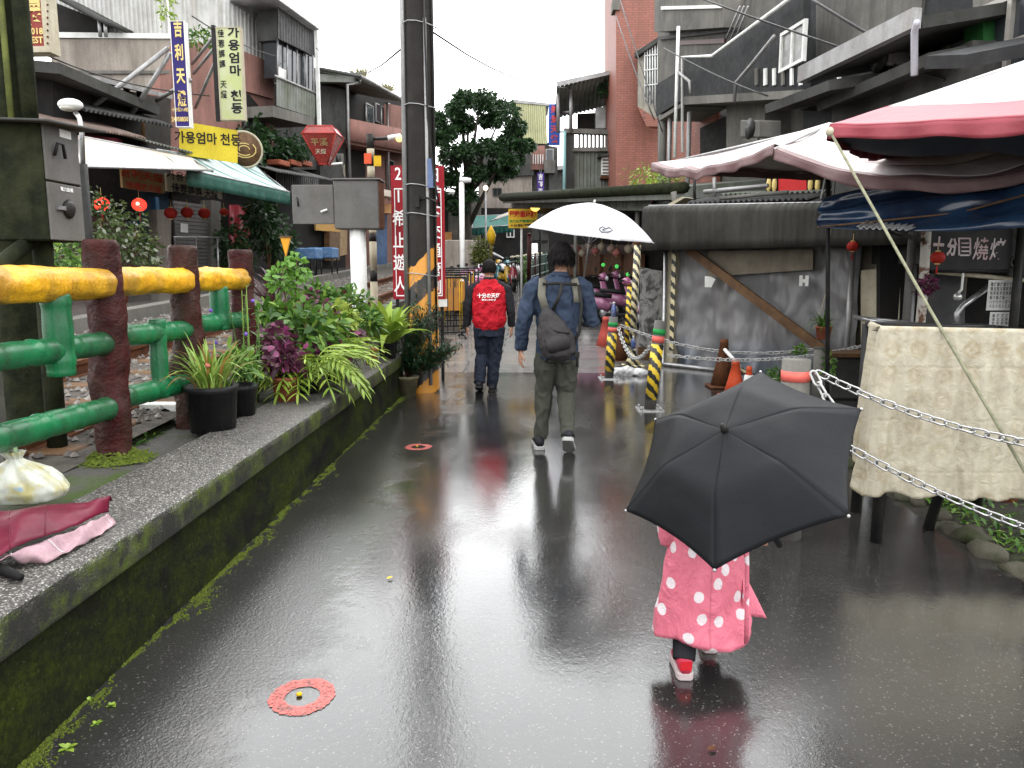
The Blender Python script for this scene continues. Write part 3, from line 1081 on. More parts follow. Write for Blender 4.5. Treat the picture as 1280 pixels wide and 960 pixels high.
# white awning
def awning(name, label, pts, mat, sag=0.05, folds=5, val=None, vmat=None, nu=36, nv=8):
    bl, br, tr, tl = [V(p) for p in pts]
    t = thing(name, label, 'awning', bl)
    def h(i, j):
        return -sag * math.sin(math.pi * j) * (1 + .3 * math.sin(i * folds * 2 * math.pi)) + .012 * math.sin(i * folds * 2 * math.pi) * (1 - j)
    MB().sheet(qfn(bl, br, tr, tl, h), nu, nv, .006).build('cloth', mat, t)
    if val:
        def fv(i, j):
            p = bl * (1 - i) + br * i
            return p + V((0, 0, -val * j)) + (br - bl).normalized().cross(V((0, 0, 1))) * (.02 * math.sin(i * folds * 6 * math.pi) * j + .008)
        MB().sheet(fv, nu * 2, 3, .004).build('valance', vmat or mat, t)
    MB().tube([bl, br], .02, 6).build('front_bar', M_STEEL, t)
    MB().tube([tl, tr], .02, 6).build('rear_bar', M_STEEL, t)
    for (p, q) in ((bl, tl), (br, tr)):
        MB().tube([p + V((0, 0, -.02)), q + V((0, 0, -.03))], .015, 6).build('arm', M_STEEL, t)
    return t
M_AWW = pm('white_awning_cloth', (0.72, 0.68, 0.62), (0.62, 0.54, 0.46), 1.5, rough=.6, streak=(.45, .33, .25), samt=.5)
awning('white_awning', 'dirty white cloth awning over the lantern shop', (LP.at(98, 208, 3.1), LP.at(266, 213, 3.1), LP.at(240, 197, 1.75), LP.at(98, 170, 1.75)), M_AWW, .06, 3)
t_ = NT('green_white_awning')
wv = t_.n('ShaderNodeTexNoise'); wv.inputs['Scale'].default_value = 1.0; wv.inputs['Detail'].default_value = 4
t_.l(t_.mapv((.6, 5.0, .6)), wv.inputs['Vector'])
t_.set('Base Color', t_.mix(t_.ramp(wv.outputs['Fac'], .44, .56), (0.06, 0.17, 0.15), (0.52, 0.62, 0.62)))
t_.set('Roughness', .5)
awning('green_awning', 'green and white striped awning over the shuttered shop', (LP.at(232, 211, 2.6), LP.at(362, 240, 2.6), LP.at(318, 205, .9), LP.at(196, 187, 1.65)), t_.m, .05, 4, .30, pm('green_cloth', (0.03, 0.10, 0.075), (0.06, 0.16, 0.13), 3, rough=.6))
# shop boards under the awnings
M_TANB = pm('tan_board', (0.34, 0.24, 0.11), (0.27, 0.18, 0.08), 3, rough=.6)
b = board('shop_sign', 'tan shop board with red writing under the white awning', 'sign', LP, 152, 209, 206, 242, M_TANB, 1.6, .05)
text('吉利天燈', .42, M_RLET, b, LP.at(178, 219, 1.61), LP.d, UZ, fit=(1.2, .17))
text('現場放天燈', .26, M_RLET, b, LP.at(180, 234, 1.61), LP.d, UZ, fit=(1.0, .13))
b = board('shop_sign', 'cream shop board with black Korean and Chinese writing above the shutter', 'sign', LP, 208, 216, 278, 249, pm('cream_sign', (0.62, 0.58, 0.42), (0.52, 0.48, 0.33), 3, rough=.5), 1.5, .05)
text('가용엄마 천등', .34, M_BLET, b, LP.at(243, 224, 1.51), LP.d, UZ, fit=(1.85, .19))
text('佳蓉媽媽 天燈', .40, M_BLET, b, LP.at(245, 239, 1.51), LP.d, UZ, bold=.02, fit=(1.6, .2))

# -- shop under the green awning and building B above
B = thing('corrugated_house', 'stained house with pale corrugated upper storey and pink arched side', 'building', LP.at(250, 356, 0))
PB = Plane(LP.at(213, 48, 0)[:2], (1, -0.04))
wall(PB, [(64, 49), (213, 48), (213, 240), (64, 240)], M_BEIGE, B, 0, 3.0)
wall(PB, [(60, 88), (213, 88), (213, 92), (60, 92)], M_CONC, B, .06, .06, 'band')
wall(LP, [(213.5, 48), (300, 62), (343, 80), (343, 214), (213.5, 240)], M_PINK, B, 0, 3.0)
wall(LP, [(300, 106), (343, 118), (343, 124), (300, 112)], M_PINK, B, .08, .08, 'cornice')
wall(LP, [(304, 117), (312, 118), (326, 136), (333, 160), (334, 196), (304, 190)], M_DARK, B, .05, .05, 'arched_opening')
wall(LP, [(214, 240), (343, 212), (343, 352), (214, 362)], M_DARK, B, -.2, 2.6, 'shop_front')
# pale corrugated upper wall: one front sheet and one along the track
ca, cb = PB.at(66, 47, -.3), PB.at(212, 47, -.3)
qcorr(ca, cb, cb + V((0, 0, 4)), ca + V((0, 0, 4)), 26, .03, 'corrugated_wall', M_CORRW, B, trap=True)
ca, cb = LP.at(212, 47, -.25), LP.at(346, 97, -.25)
tb = LP.at(346, -4, -.25)
qcorr(V((ca.x, ca.y, cb.z - .2)), cb, tb, V((ca.x, ca.y, tb.z)), 26, .03, 'corrugated_wall', M_CORRW, B, trap=True)
wall(PB, [(66, 40), (213, 42), (213, 48), (66, 47)], M_WHITE, B, .05, .3, 'sill_band')
# dark lean-to roof on the front
a, b2 = PB.at(60, -12, .8), PB.at(134, 27, .8)
MB().sheet(qfn(a, b2, b2 - PB.n * 1.1 + V((0, 0, .1)), a - PB.n * 1.1 + V((0, 0, .1))), 10, 1, .08).build('lean_to_roof', M_CONCD, B)
wall(PB, [(66, 2), (126, 26), (126, 44), (66, 44)], M_DARK, B, .02, .2, 'recess')
for x in (124, 131):
    a = PB.at(x, 26, .7); c = PB.at(x, 46, .7)
    pipe(B, [a, V((a.x, a.y, c.z))], .04, M_ZINC, 'post')
# balcony bay
O = .8
wall(LP, [(347, 4), (396, 40), (396, 72), (347, 50)], M_CORRD, B, O - .1, .6, 'bay_backing')
qcorr(LP.at(347, 48, O), LP.at(393, 70, O), LP.at(393, 36, O), LP.at(347, 4, O), 14, .02, 'bay_cladding', M_CORRD, B, trap=True)
wall(LP, [(347, 50), (393, 72), (393, 116), (347, 97)], M_GLASS, B, O - .15, .4, 'screen')
for x in (347, 359, 371, 382, 391):
    a = LP.at(x, 49 + (x - 347) * .47, O - .08); c = LP.at(x, 97 + (x - 347) * .42, O - .08)
    MB().tube([a, c], .025, 5).build('screen_post', M_ZINC, B)
wall(LP, [(348, 83), (358, 88), (358, 101), (348, 98)], M_WHITE, B, O - .13, .02, 'paper_sheet')
qcorr(LP.at(345, 132, O), LP.at(393, 147, O), LP.at(393, 117, O), LP.at(345, 97, O), 14, .02, 'balcony_panel', M_CORRG, B, trap=True)
MB().tube([LP.at(344, 95, O + .02), LP.at(394, 116, O + .02)], .04, 6).build('balcony_rail', M_ZINC, B)
wall(LP, [(341, 132), (393, 147), (393, 158), (341, 146)], M_CONC, B, O + .05, 1.2, 'balcony_slab')
a, b2 = LP.at(343, -6, O + .25), LP.at(399, 35, O + .25)
MB().sheet(qfn(a, b2, b2 - LP.n * 1.6, a - LP.n * 1.6), 6, 1, .06).build('roof', M_ZINC, B)
a, c = LP.at(395, 36, O + .1), LP.at(397, 178, O + .1)
MB().box((a.x - .05, a.y - .05, c.z), (a.x + .05, a.y + .05, a.z)).build('corner_post', M_WHITE, B)
wall(LP, [(343, 146), (398, 160), (398, 212), (343, 212)], M_CONCD, B, -.5, 2.0)
# shutter, steps and rail of the closed shop
ua, za = LP.uv(216, 250, .1); ub, zb = LP.uv(264, 356, .1)
mb = MB()
nsl = 22
for k in range(nsl):
    z0 = zb + (za - zb) * k / nsl
    mb.pbox(LP, ua, ub, z0, z0 + (za - zb) / nsl * .86, .05, .11)
sh = mb.build('shutter', pm('shutter_grey', (0.20, 0.19, 0.18), (0.16, 0.15, 0.14), 3, rough=.5), B)
wall(LP, [(226, 279), (235, 280), (235, 291), (226, 290)], M_WHITE, sh, .125, .01, 'notice')
wall(LP, [(264, 250), (276, 252), (276, 352), (264, 354)], M_CONC, B, .2, .3, 'pillar')
wall(LP, [(196, 262), (214, 262), (214, 352), (196, 352)], M_BEIGE, B, .25, .2, 'rendered_pillar')
gr = thing('handrail', 'thin steel handrail in front of the closed shop shutter', 'handrail', LP.at(245, 350, 1.3))
for x in (218, 244, 271):
    a = LP.at(x, 296, 1.3)
    MB().tube([a, V((a.x, a.y, tz(a.y) + .1))], .022, 6).build('post', M_STEEL, gr)
MB().tube([LP.at(217, 296, 1.3), LP.at(285, 297, 1.3)], .022, 6).build('rail', M_STEEL, gr)
for i, x in enumerate((213.5, 234, 255.5)):
    lantern(LP.at(x, 266.5 + (i == 1) * -1, 1.1), .135, M_LANT, ('unlit red lantern over the rendered pillar', 'unlit red lantern, middle of three before the shutter', 'unlit red lantern by the grey pillar beside the shutter')[i], 'unlit lanterns', tassel=False)
lantern(LP.at(280, 265, 1.2), .1, M_LANT, 'small unlit red lantern beyond the grey shutter pillar', 'unlit lanterns', tassel=False)
# patterned red cloth
t_ = NT('patterned_red_cloth')
vo = t_.n('ShaderNodeTexVoronoi'); vo.inputs['Scale'].default_value = 3.2; vo.inputs['Randomness'].default_value = .2
t_.l(t_.co, vo.inputs['Vector'])
t_.set('Base Color', t_.mix(t_.ramp(vo.outputs['Distance'], .25, .3), (.36, .3, .28), (.22, .012, .02)))
rc = MB().sheet(lambda i, j: LP.at(286 + 26 * i, 256 + (66 + 4 * i) * j, .25 + .05 * math.sin(i * 14)), 20, 4, .005).build('hanging_cloth', t_.m)
tag(rc, 'dark red cloth printed with pale rings hung by the green awning', 'cloth')
# round wooden sign, yellow banner, vertical boards
rs = thing('round_sign', 'round brown wooden sign with pale rim beside the yellow banner', 'sign', LP.at(307, 210, 1.3))
c = LP.at(305, 187, 1.3)
dirn = (LP.n * .35 + V((.2, -.9, 0))).normalized()
Mr = dirn.to_track_quat('Z', 'Y').to_matrix()
MB().tube([c + Mr @ V((.41 * math.cos(a / 28 * 2 * math.pi), .41 * math.sin(a / 28 * 2 * math.pi), 0)) for a in range(29)], .035, 8, cap=False).build('rim', M_CREAM, rs)
MB().lathe([(.39, -.03), (.39, .03)], 28, c, Mr).build('disc', M_WOOD, rs)
MB().tube([c + V((0, 0, .42)), c + V((0, .3, .8))], .02, 5).build('hanger', M_BLACK, rs)
for k, rr in enumerate((.12, .2, .27)):
    MB().tube([c + Mr @ V((rr * math.cos(a / 10 * math.pi * (1.2 + .2 * k) + k), rr * .7 * math.sin(a / 10 * math.pi * (1.2 + .2 * k) + k), .035)) for a in range(11)], .014, 5).build('carved_line', M_GOLD, rs)
M_YB = pm('yellow_banner', (0.78, 0.62, 0.05), (0.7, 0.52, 0.04), 2, rough=.5)
yb = thing('yellow_banner', 'bright yellow banner with black Korean writing', 'sign', LP.at(260, 205, 2.0))
PYB = Plane(at(224, 170, 16.3)[:2], (1, 0.42))
wall(PYB, [(224, 151), (297, 163), (297, 204), (224, 193)], M_YB, yb, 0, .04, 'panel')
text('가용엄마 천등', .55, M_BLET, yb, PYB.at(260, 173, .01), PYB.d, UZ, bold=.02, fit=(1.28, .24))
MB().pbox(PYB, PYB.uv(226, 170)[0], PYB.uv(295, 170)[0], PYB.uv(260, 192)[1], PYB.uv(260, 188)[1], -.1, -.05).build('batten', M_STEEL, yb)
M_BLUES = pm('indigo_sign', (0.035, 0.025, 0.16), (0.03, 0.02, 0.12), 3, rough=.4)
P16 = PF(15.2)
bs = board('vertical_sign', 'tall indigo vertical sign with gold Chinese characters on diagonal braces', 'sign', P16, 213, 27, 237, 158, M_BLUES, 0, .14, frame=M_WHITE, fw=.012)
vtext('吉利天燈', .34, M_GOLD, bs, P16.at(225, 80, .004), (1, 0, 0), UZ, line=1.38, bold=.03, fit=(.17, 1.56))
text('十分街114號', .085, M_GOLD, bs, P16.at(225, 137, .004), (1, 0, 0), UZ, bold=.02, fit=(.32, .08))
text('24958850', .12, M_GOLD, bs, P16.at(225, 149, .004), (1, 0, 0), UZ, bold=.03, fit=(.32, .09))
for (a, b2) in (((210, 60), (118, 132)), ((213, 66), (164, 144)), ((238, 100), (196, 126))):
    MB().tube([P16.at(*a, -.08), LP.at(*b2, .9)], .045, 6).build('brace', M_ZINC, bs)
P17 = PF(16.5)
gs = board('vertical_sign', 'pale green vertical sign with black Korean and Chinese writing', 'sign', P17, 271, 35, 305, 149, pm('pale_green_sign', (0.50, 0.55, 0.25), (0.6, 0.62, 0.40), 2, rough=.45), 0, .12, frame=M_CREAM, fw=.02)
vtext('가용엄마 천등', .245, M_BLET, gs, P17.at(294, 88, .004), (1, 0, 0), UZ, line=1.1, bold=.03, fit=(.24, 1.7))
vtext('佳蓉媽媽 天燈', .15, M_BLET, gs, P17.at(278, 80, .004), (1, 0, 0), UZ, line=1.2, bold=.02, fit=(.13, 1.35))
for (a, b2) in (((268, 60), (242, 92)), ((268, 80), (244, 135)), ((268, 45), (240, 80))):
    MB().tube([P17.at(*a, -.06), LP.at(*b2, .2)], .035, 6).build('brace', M_ZINC, gs)
a = P17.at(267, 32, -.05); c = P17.at(267, 152, -.05)
MB().box((a.x - .04, a.y - .04, c.z), (a.x + .04, a.y + .04, a.z)).build('sign_post', M_BLACK, gs)
P10 = PF(10.0)
rsn = board('bulb_sign', 'red sign with gold characters in a studded cream frame behind the mossy pole', 'sign', P10, -12, -40, 56, 58, pm('faded_red_sign', (0.30, 0.06, 0.05), (0.24, 0.05, 0.04), 3, rough=.5), 0, .2, frame=M_CREAM, fw=.07)
text('展', .42, M_GOLD, rsn, P10.at(42, 16, .005), (1, 0, 0), UZ, bold=.04, fit=(.22,.3))
text('2018', .13, M_GOLD, rsn, P10.at(44, 39, .005), (1, 0, 0), UZ, bold=.03, fit=(.2,.08))
text('REST', .13, M_GOLD, rsn, P10.at(44, 50, .005), (1, 0, 0), UZ, bold=.03, fit=(.2,.08))
for k in range(12):
    MB().ball(P10.at(59.5, -34 + k * 8, .02), .014, 6, 4).build('stud', M_RUST, rsn)
MB().tube([P10.at(20, 30, -.2), PF(13.5).at(20, 60, 0)], .05, 6).build('bracket', M_BLACK, rsn)

# hanging ivy and roof plants
def bush(name, label, cat, lumps, mat, L=.14, W=.07, n=260, group=None, loc=None, woody=None):
    t = thing(name, label, cat, loc if loc is not None else lumps[0][0], group)
    mb = MB()
    for (c, rx, ry, rz) in lumps:
        foliage(mb, c, rx, ry, rz, n, L, W, .35, -.8)
    tag(mb.build('foliage', mat, t), kind='stuff')
    if woody:
        st = MB()
        for (c, rx, ry, rz) in lumps:
            st.tube([V(woody), (V(woody) + V(c)) / 2 + V((.03, .02, 0)), V(c)], [.025, .018, .008], 5)
        st.build('stem', M_WOOD, t)
    return t
bush('ivy', 'leafy ivy spilling over the wall by the arched opening', 'ivy', [(LP.at(318, 178, .5), .55, .5, .7), (LP.at(340, 185, .5), .6, .5, .6), (LP.at(352, 200, .6), .4, .4, .4), (LP.at(315, 205, .6), .45, .4, .5)], M_LEAFD, .14, .09, 420)
bush('balcony_plants', 'green plants in orange planters under the dark balcony bay', 'plants', [(LP.at(375, 182, .8), .55, .5, .4), (LP.at(365, 192, .8), .5, .4, .35)], M_LEAFD, .14, .06, 380)
for i, x in enumerate((357, 372, 385)):
    ua, za = LP.uv(x - 7, 199, 1.0); ub, zb = LP.uv(x + 6, 209, 1.0)
    tag(MB().pbox(LP, ua, ub, zb, za, .6, 1.0).build('planter_box', M_TERRA, None, bevel=.02), 'orange planter box on the lean-to roof under the balcony bay', 'planter', 'orange planter boxes')
bush('roof_weed', 'pale weed growing through the corrugated upper roof', 'weed', [(PB.at(208, 10, .3), .22, .2, .55)], M_LEAFL, .12, .04, 150)
bush('roof_weed', 'green weed growing between the blue and green vertical signs', 'weed', [(PB.at(205, 40, .2) + V((.75, .2, -.1)), .5, .2, .3)], M_LEAF, .12, .05, 200)

# -- building C: pink house with curved balcony
Cb = thing('pink_house', 'pink rendered house with a long curved balcony and dark upper floor', 'building', LP.at(450, 340, 0))
wall(LP, [(398, 96), (506, 128), (506, 245), (398, 245)], M_DARK, Cb, -1.3, 3.0)
wall(LP, [(400, 106), (432, 112), (432, 230), (400, 225)], M_CONCD, Cb, -.4, .8)
def balc(i, j):
    x = 433 + (508 - 433) * i
    bulge = .55 * math.sin(math.pi * (.1 + .8 * i))
    return LP.at(x, (149 + 14 * i) + (27 + 0 * i) * j, -.1 + bulge)
MB().sheet(balc, 24, 2, .15).build('balcony', M_PINK, Cb)
MB().sheet(lambda i, j: LP.at(433 + 75 * i, 176 + 14 * i, (-.1 + .55 * math.sin(math.pi * (.1 + .8 * i))) * (1 - j) - 1.3 * j), 24, 2, .1).build('balcony_floor', M_PINK, Cb)
wall(LP, [(432, 178), (508, 190), (508, 345), (432, 350)], M_PINK, Cb, -.7, 1.5)
wall(LP, [(433, 186), (457, 190), (457, 222), (433, 222)], M_DARK, Cb, -.66, .1, 'opening')
window(Cb, LP, 484, 198, 494, 238, -.6, 1, 2)
for (x0, x1) in ((458, 468), (470, 483), (485, 492)):
    window(Cb, LP, x0, 128, x1, 158, -1.2, 1, 1)
wall(LP, [(488, 130), (508, 134), (508, 165), (488, 162)], M_PINK, Cb, -.9, .3, 'pier')
a, b2 = LP.at(398, 84, .3), LP.at(450, 95, .7)
c2 = LP.at(506, 126, .7)
MB().sheet(qfn(b2, c2, c2 - LP.n * 4 + V((0, 0, .9)), b2 - LP.n * 4 + V((0, 0, .9))), 10, 2, .10).build('roof', M_CORRG, Cb)
wall(LP, [(399, 92), (449, 97), (449, 103), (399, 102)], M_CORRG, Cb, .5, 2.5, 'gable_sheet')
MB().tube([LP.at(398, 86, .6), b2], .06, 6).build('gutter', M_CONCD, Cb)
MB().tube([b2, c2], .07, 6).build('gutter', M_ZINC, Cb)
a = LP.at(450, 103, .6); c = LP.at(434, 106, .5)
pipe(Cb, [LP.at(450, 99, .65), a, c, V((c.x, c.y, LP.at(434, 225, .5).z))], .05, M_ZINC)
for x, y0, y1 in ((484, 128, 250), (457, 128, 160), (476, 130, 162)):
    a = LP.at(x, y0, .2)
    pipe(Cb, [a, V((a.x, a.y, LP.at(x, y1, .2).z))], .04, M_ZINC)
for (x, y, s) in ((452, 90, .3), (485, 108, .3)):
    mb = MB()
    p = LP.at(x, y + 6, .5)
    for k in range(50):
        leafshape(mb, p + V((RND.uniform(-.15, .15), RND.uniform(-.15, .15), 0)), rdir(.5, 1), (0, 1, .1), s * RND.uniform(.8, 1.8), .035, .15, 2)
    tag(mb.build('roof_grass', leafmat('dry_grass', (.16, .15, .07), (.30, .28, .15))), 'dry grass tuft growing on the pink house %s' % ('gable corner' if x < 460 else 'gutter'), 'grass tuft')
# lean-to and shop fronts below
ls = thing('lean_to_shop', 'dark lean-to shop with tin roof and lit goods below the pink house', 'building', LP.at(400, 345, 1))
roofq(ls, LP, 344, 214, 420, 226, 1.4, -.3, .5, 24, .02, M_CORRD)
wall(LP, [(344, 214), (432, 226), (432, 348), (344, 350)], M_DARK, ls, -.1, 1.5)
qcorr(LP.at(344, 240, .3), LP.at(398, 240, .3), LP.at(398, 220, .3), LP.at(344, 212, .3), 20, .02, 'tin_wall', M_CORRD, ls, trap=True)
wall(LP, [(395, 268), (425, 268), (425, 290), (395, 288)], pm('orange_board', (.55, .30, .08), (.5, .35, .15), 5, rough=.6), ls, .15, .05, 'price_board')
text('$50', .55, M_RLET, ls, LP.at(404, 275, .16), LP.d, UZ, bold=.05, fit=(.8, .22))
wall(LP, [(425, 270), (434, 270), (434, 318), (425, 320)], pm('pale_timber', (.38, .27, .15), (.3, .2, .1), 4, rough=.6), ls, .12, .1, 'timber_panel')
wall(LP, [(412, 290), (425, 290), (425, 325), (412, 326)], M_WOOD, ls, .2, .2, 'timber_panel')
wall(LP, [(470, 265), (484, 265), (484, 330), (470, 332)], pm('blue_front', (.05, .12, .26), (.04, .08, .16), 3, rough=.5), ls, .3, .2, 'blue_panel')
wall(LP, [(476, 236), (500, 240), (500, 248), (476, 244)], M_AWW, ls, 1.2, 1.2, 'white_canopy')
wall(LP, [(478, 254), (502, 256), (502, 268), (478, 266)], pm('orange_goods', (.55, .22, .06), (.6, .4, .2), 12, rough=.7), ls, .8, .4, 'goods')
# diamond lantern sign
dl = thing('lantern_sign', 'red glass lantern shaped sign tapering downwards by the pink house', 'sign', at(405, 207, 19))
PD = PF(19)
c = PD.at(404, 168, 0)
w1, w2, w0 = .40, .10, .28
zt, zm, zb = PD.at(404, 160).z, PD.at(404, 170).z, PD.at(404, 206).z
mb = MB()
rings = []
for (ww, zz) in ((w0, zt), (w1, zm), (w2, zb)):
    rings.append([c + V((sx * ww, sy * ww, zz - c.z)) for sx, sy in ((-1, -1), (1, -1), (1, 1), (-1, 1))])
vs = [p for r in rings for p in r]
mb.add(vs, [(4 * i + k, 4 * i + (k + 1) % 4, 4 * i + 4 + (k + 1) % 4, 4 * i + 4 + k) for i in range(2) for k in range(4)] + [(3, 2, 1, 0), (8, 9, 10, 11)])
mb.build('glass', pm('red_glass', (.34, .03, .025), (.22, .04, .03), 3, rough=.3), dl)
mb = MB()
for i in range(2):
    for k in range(4):
        mb.tube([rings[i][k], rings[i + 1][k]], .018, 5)
for r in rings:
    for k in range(4):
        mb.tube([r[k], r[(k + 1) % 4]], .018, 5)
mb.build('frame', pm('dull_red', (.4, .05, .04), None, rough=.5), dl)
text('平溪', .26, M_TANB, dl, (c.x, c.y - w1 * .86, (zm * .72 + zb * .28)), (1, 0, 0), (0, -.25, 1), lift=.03, fit=(.4, .18))
text('天燈', .2, M_CREAM, dl, (c.x, c.y - w1 * .6, (zm * .42 + zb * .58)), (1, 0, 0), (0, -.25, 1), lift=.03, fit=(.26, .12))
MB().tube([(c.x, c.y, zb), (c.x + .3, c.y + .5, zb + .1), LP.at(430, 220, .3)], .03, 6).build('bracket', M_WHITE, dl)
for (cx, cy, lab) in ((384, 310, 'blue plastic covered table outside the lean-to shop'), (405, 309, 'small blue covered table beside the timber panel')):
    p = LP.at(cx, 332, 1.6)
    tb_ = thing('cloth_table', lab, 'table', (p.x, p.y, tz(p.y) + .13))
    z = tz(p.y) + .13
    MB().box((p.x - .35, p.y - .35, z + .45), (p.x + .35, p.y + .35, z + .75)).build('cloth', pm('blue_table_cloth', (.08, .18, .36), (.2, .3, .45), 8, rough=.6), tb_, bevel=.03)
    for sx in (-.3, .3):
        for sy in (-.3, .3):
            MB().tube([(p.x + sx, p.y + sy, z), (p.x + sx, p.y + sy, z + .46)], .02, 6).build('leg', M_BLACK, tb_)

# street plants of the far side
bush('shop_shrub', 'large leafy shrub with small lights in front of the lean-to shop', 'shrub', [(LP.at(335, 290, 1.4), .7, .6, .9), (LP.at(325, 270, 1.4), .5, .5, .6), (LP.at(350, 310, 1.4), .6, .5, .6)], M_LEAFD, .16, .08, 420, loc=LP.at(335, 340, 1.4), woody=LP.at(337, 345, 1.4))
bush('shop_shrub', 'dark green shrub beside the red cloth and handrail', 'shrub', [(LP.at(290, 300, 1.3), .45, .5, .55), (LP.at(296, 325, 1.3), .5, .5, .5)], M_LEAFD, .13, .07, 380, loc=LP.at(292, 345, 1.3), woody=LP.at(292, 350, 1.3))
bush('garden_shrub', 'sparse flowering shrub below the glowing lanterns', 'shrub', [(LP.at(125, 275, 2.4), .5, .5, .6), (LP.at(150, 300, 2.4), .7, .5, .7), (LP.at(170, 315, 2.6), .5, .5, .45), (LP.at(112, 320, 2.4), .6, .5, .5)], leafmat('sparse_leaves', (.03, .06, .015), (.12, .16, .05), third=(.35, .38, .3)), .09, .05, 420, loc=LP.at(140, 355, 2.4), woody=LP.at(140, 365, 2.4))
bush('garden_shrub', 'low pale shrub left of the near red post by the railway', 'shrub', [(at(75, 320, 9.5), .35, .4, .35), (at(90, 345, 9.5), .35, .4, .3)], M_LEAF, .07, .04, 380, loc=at(80, 380, 9.5), woody=at(82, 372, 9.5))
for (px, py, lab) in ((152, 385, 'terracotta pot standing by the street kerb'),):
    p = at(px, py + 12, 12.2)
    tag(MB().lathe([(.10, 0), (.15, .22), (.17, .22), (.17, .28), (.14, .28)], 16, (p.x, p.y, tz(p.y) + .12)).build('flower_pot', M_TERRA), lab, 'pot')
# ================================================================ right side: houses climbing away from the lane
RP = Plane((4.8, 8), (-2.4, 14))
M_GREYW = pm('grey_rendered_wall', (0.19, 0.18, 0.16), (0.12, 0.115, 0.105), 1.2, rough=.8, streak=(.055, .055, .05), samt=.85)
M_BLKP = pm('black_stained_concrete', (0.028, 0.029, 0.031), (0.05, 0.051, 0.052), 2, rough=.7, streak=(.02, .02, .02))

# -- red tiled tower
t = thing('tiled_tower_house', 'tall narrow house faced with red tile and a caged window bay', 'building', at(795, 330, 27))
P = PF(27)
wall(P, [(770, -70), (822, -70), (822, 330), (770, 330)], M_BRICK, t, 0, 4.0)
wall(P, [(766, -2), (775, -2), (775, 12), (766, 12)], M_CONC, t, .1, .6, 'ledge')
bay = Plane(P.at(797, 90, 0.0)[:2], (1, -.75))
wall(bay, [(797, 62), (824, 48), (824, 150), (797, 133)], pm('bay_cream', (.40, .37, .31), (.3, .28, .24), 3, rough=.7, streak=(.12, .1, .08)), t, .3, .5, 'window_bay')
wall(bay, [(793, 66), (826, 44), (826, 50), (793, 72)], M_CONCD, t, .5, .9, 'bay_roof')
wall(bay, [(797, 133), (824, 150), (822, 158), (808, 158)], M_BRICK, t, .3, .5, 'bay_base')
wall(bay, [(806, 60), (822, 52), (822, 132), (806, 126)], M_GLASS, t, .32, .03, 'pane')
for k in range(6):
    x = 806 + k * 3.2
    MB().tube([bay.at(x, 60 - (x - 806) * .5, .40), bay.at(x, 128 + (x - 806) * .3, .40)], .018, 5).build('bar', M_WHITE, t)
for y in (70, 88, 107):
    MB().tube([bay.at(805, y, .41), bay.at(823, y - 2, .41)], .018, 5).build('bar', M_WHITE, t)

# -- grey concrete house with black balcony
G = thing('concrete_house', 'grey concrete house with black balcony walls and rooftop room', 'building', RP.at(900, 330, 0))
wall(RP, [(822, 36), (1012, -30), (1012, 260), (822, 260)], M_GREYW, G, -1.0, 3.5)
wall(RP, [(818, -40), (905, -40), (905, 34), (818, 40)], M_GREYW, G, -.6, 2.5, 'rooftop_room')
wall(RP, [(826, 8), (900, 6), (900, 10), (826, 12)], M_WHITE, G, -.55, .1, 'parapet_rail')
wall(RP, [(822, 46), (925, 34), (925, 38), (822, 50)], M_CONCD, G, -.9, .2, 'cornice')
wall(RP, [(850, 51), (905, 48), (905, 54), (850, 56)], M_BRICKP, G, -.95, .1, 'brick_band')
wall(RP, [(820, 106), (851, 87), (851, 126), (820, 145)], M_BLKP, G, .1, .12, 'balcony_wall')
wall(RP, [(853, 71), (890, 71), (945, 32), (1004, -12), (1004, 112), (853, 121)], M_BLKP, G, .05, .12, 'balcony_wall')
wall(RP, [(853, 121), (1004, 112), (1004, 122), (853, 131)], M_CONC, G, .1, 1.0, 'balcony_slab')
wall(RP, [(824, 146), (853, 128), (853, 133), (824, 151)], M_CONC, G, .12, 1.0, 'balcony_slab')
wall(RP, [(826, 152), (895, 140), (895, 258), (826, 258)], M_BRICK, G, -.85, .1, 'tiled_wall')
wall(RP, [(875, 160), (908, 145), (908, 190), (875, 200)], M_DARK, G, -.8, .1, 'opening')
wall(RP, [(908, 125), (956, 120), (956, 200), (908, 200)], M_CONC, G, -.5, .6, 'pier')
for x in (829, 838, 862):
    a = RP.at(x, 140, .0); c = RP.at(x, 255, .0)
    MB().tube([a, V((a.x, a.y, c.z))], .10 if x < 835 else .05, 8).build('column', M_CONC if x < 835 else M_ZINC, G)
window(G, RP, 975, 42, 1003, 76, .1, 2, 1, M_WHITE, pm('dirty_pane', (.35, .35, .33), (.2, .2, .19), 4, rough=.3))
pipe(G, [RP.at(853, 190, .25), RP.at(853, 71, .25), RP.at(890, 70, .25), RP.at(1004, -14, .25)], .03, M_WHITE, 'handrail')
a = RP.at(848, 33, .3)
pipe(G, [a, V((a.x, a.y, RP.at(848, 195, .3).z))], .035, M_WHITE, 'downpipe')
pipe(G, [RP.at(848, 90, .3), RP.at(862, 102, .3), RP.at(863, 118, .3)], .03, M_ZINC, 'downpipe')
for k in range(6):
    x = 943 + k * 11
    wall(RP, [(x, 86), (x + 3, 85), (x + 3, 106), (x, 107)], M_WHITE if k % 3 else M_CONC, G, .09, .03, 'baluster')
pipe(G, [RP.at(918, 128, .2), RP.at(920, 103, .2), RP.at(940, 80, .25), RP.at(968, 45, .3)], .03, M_ZINC, 'pipe')
for k in range(3):
    MB().tube([RP.at(908 + k * 6, 48, -.3), RP.at(925 + k * 5, 8, -.3)], .02, 5).build('antenna_pole', M_ZINC, G)

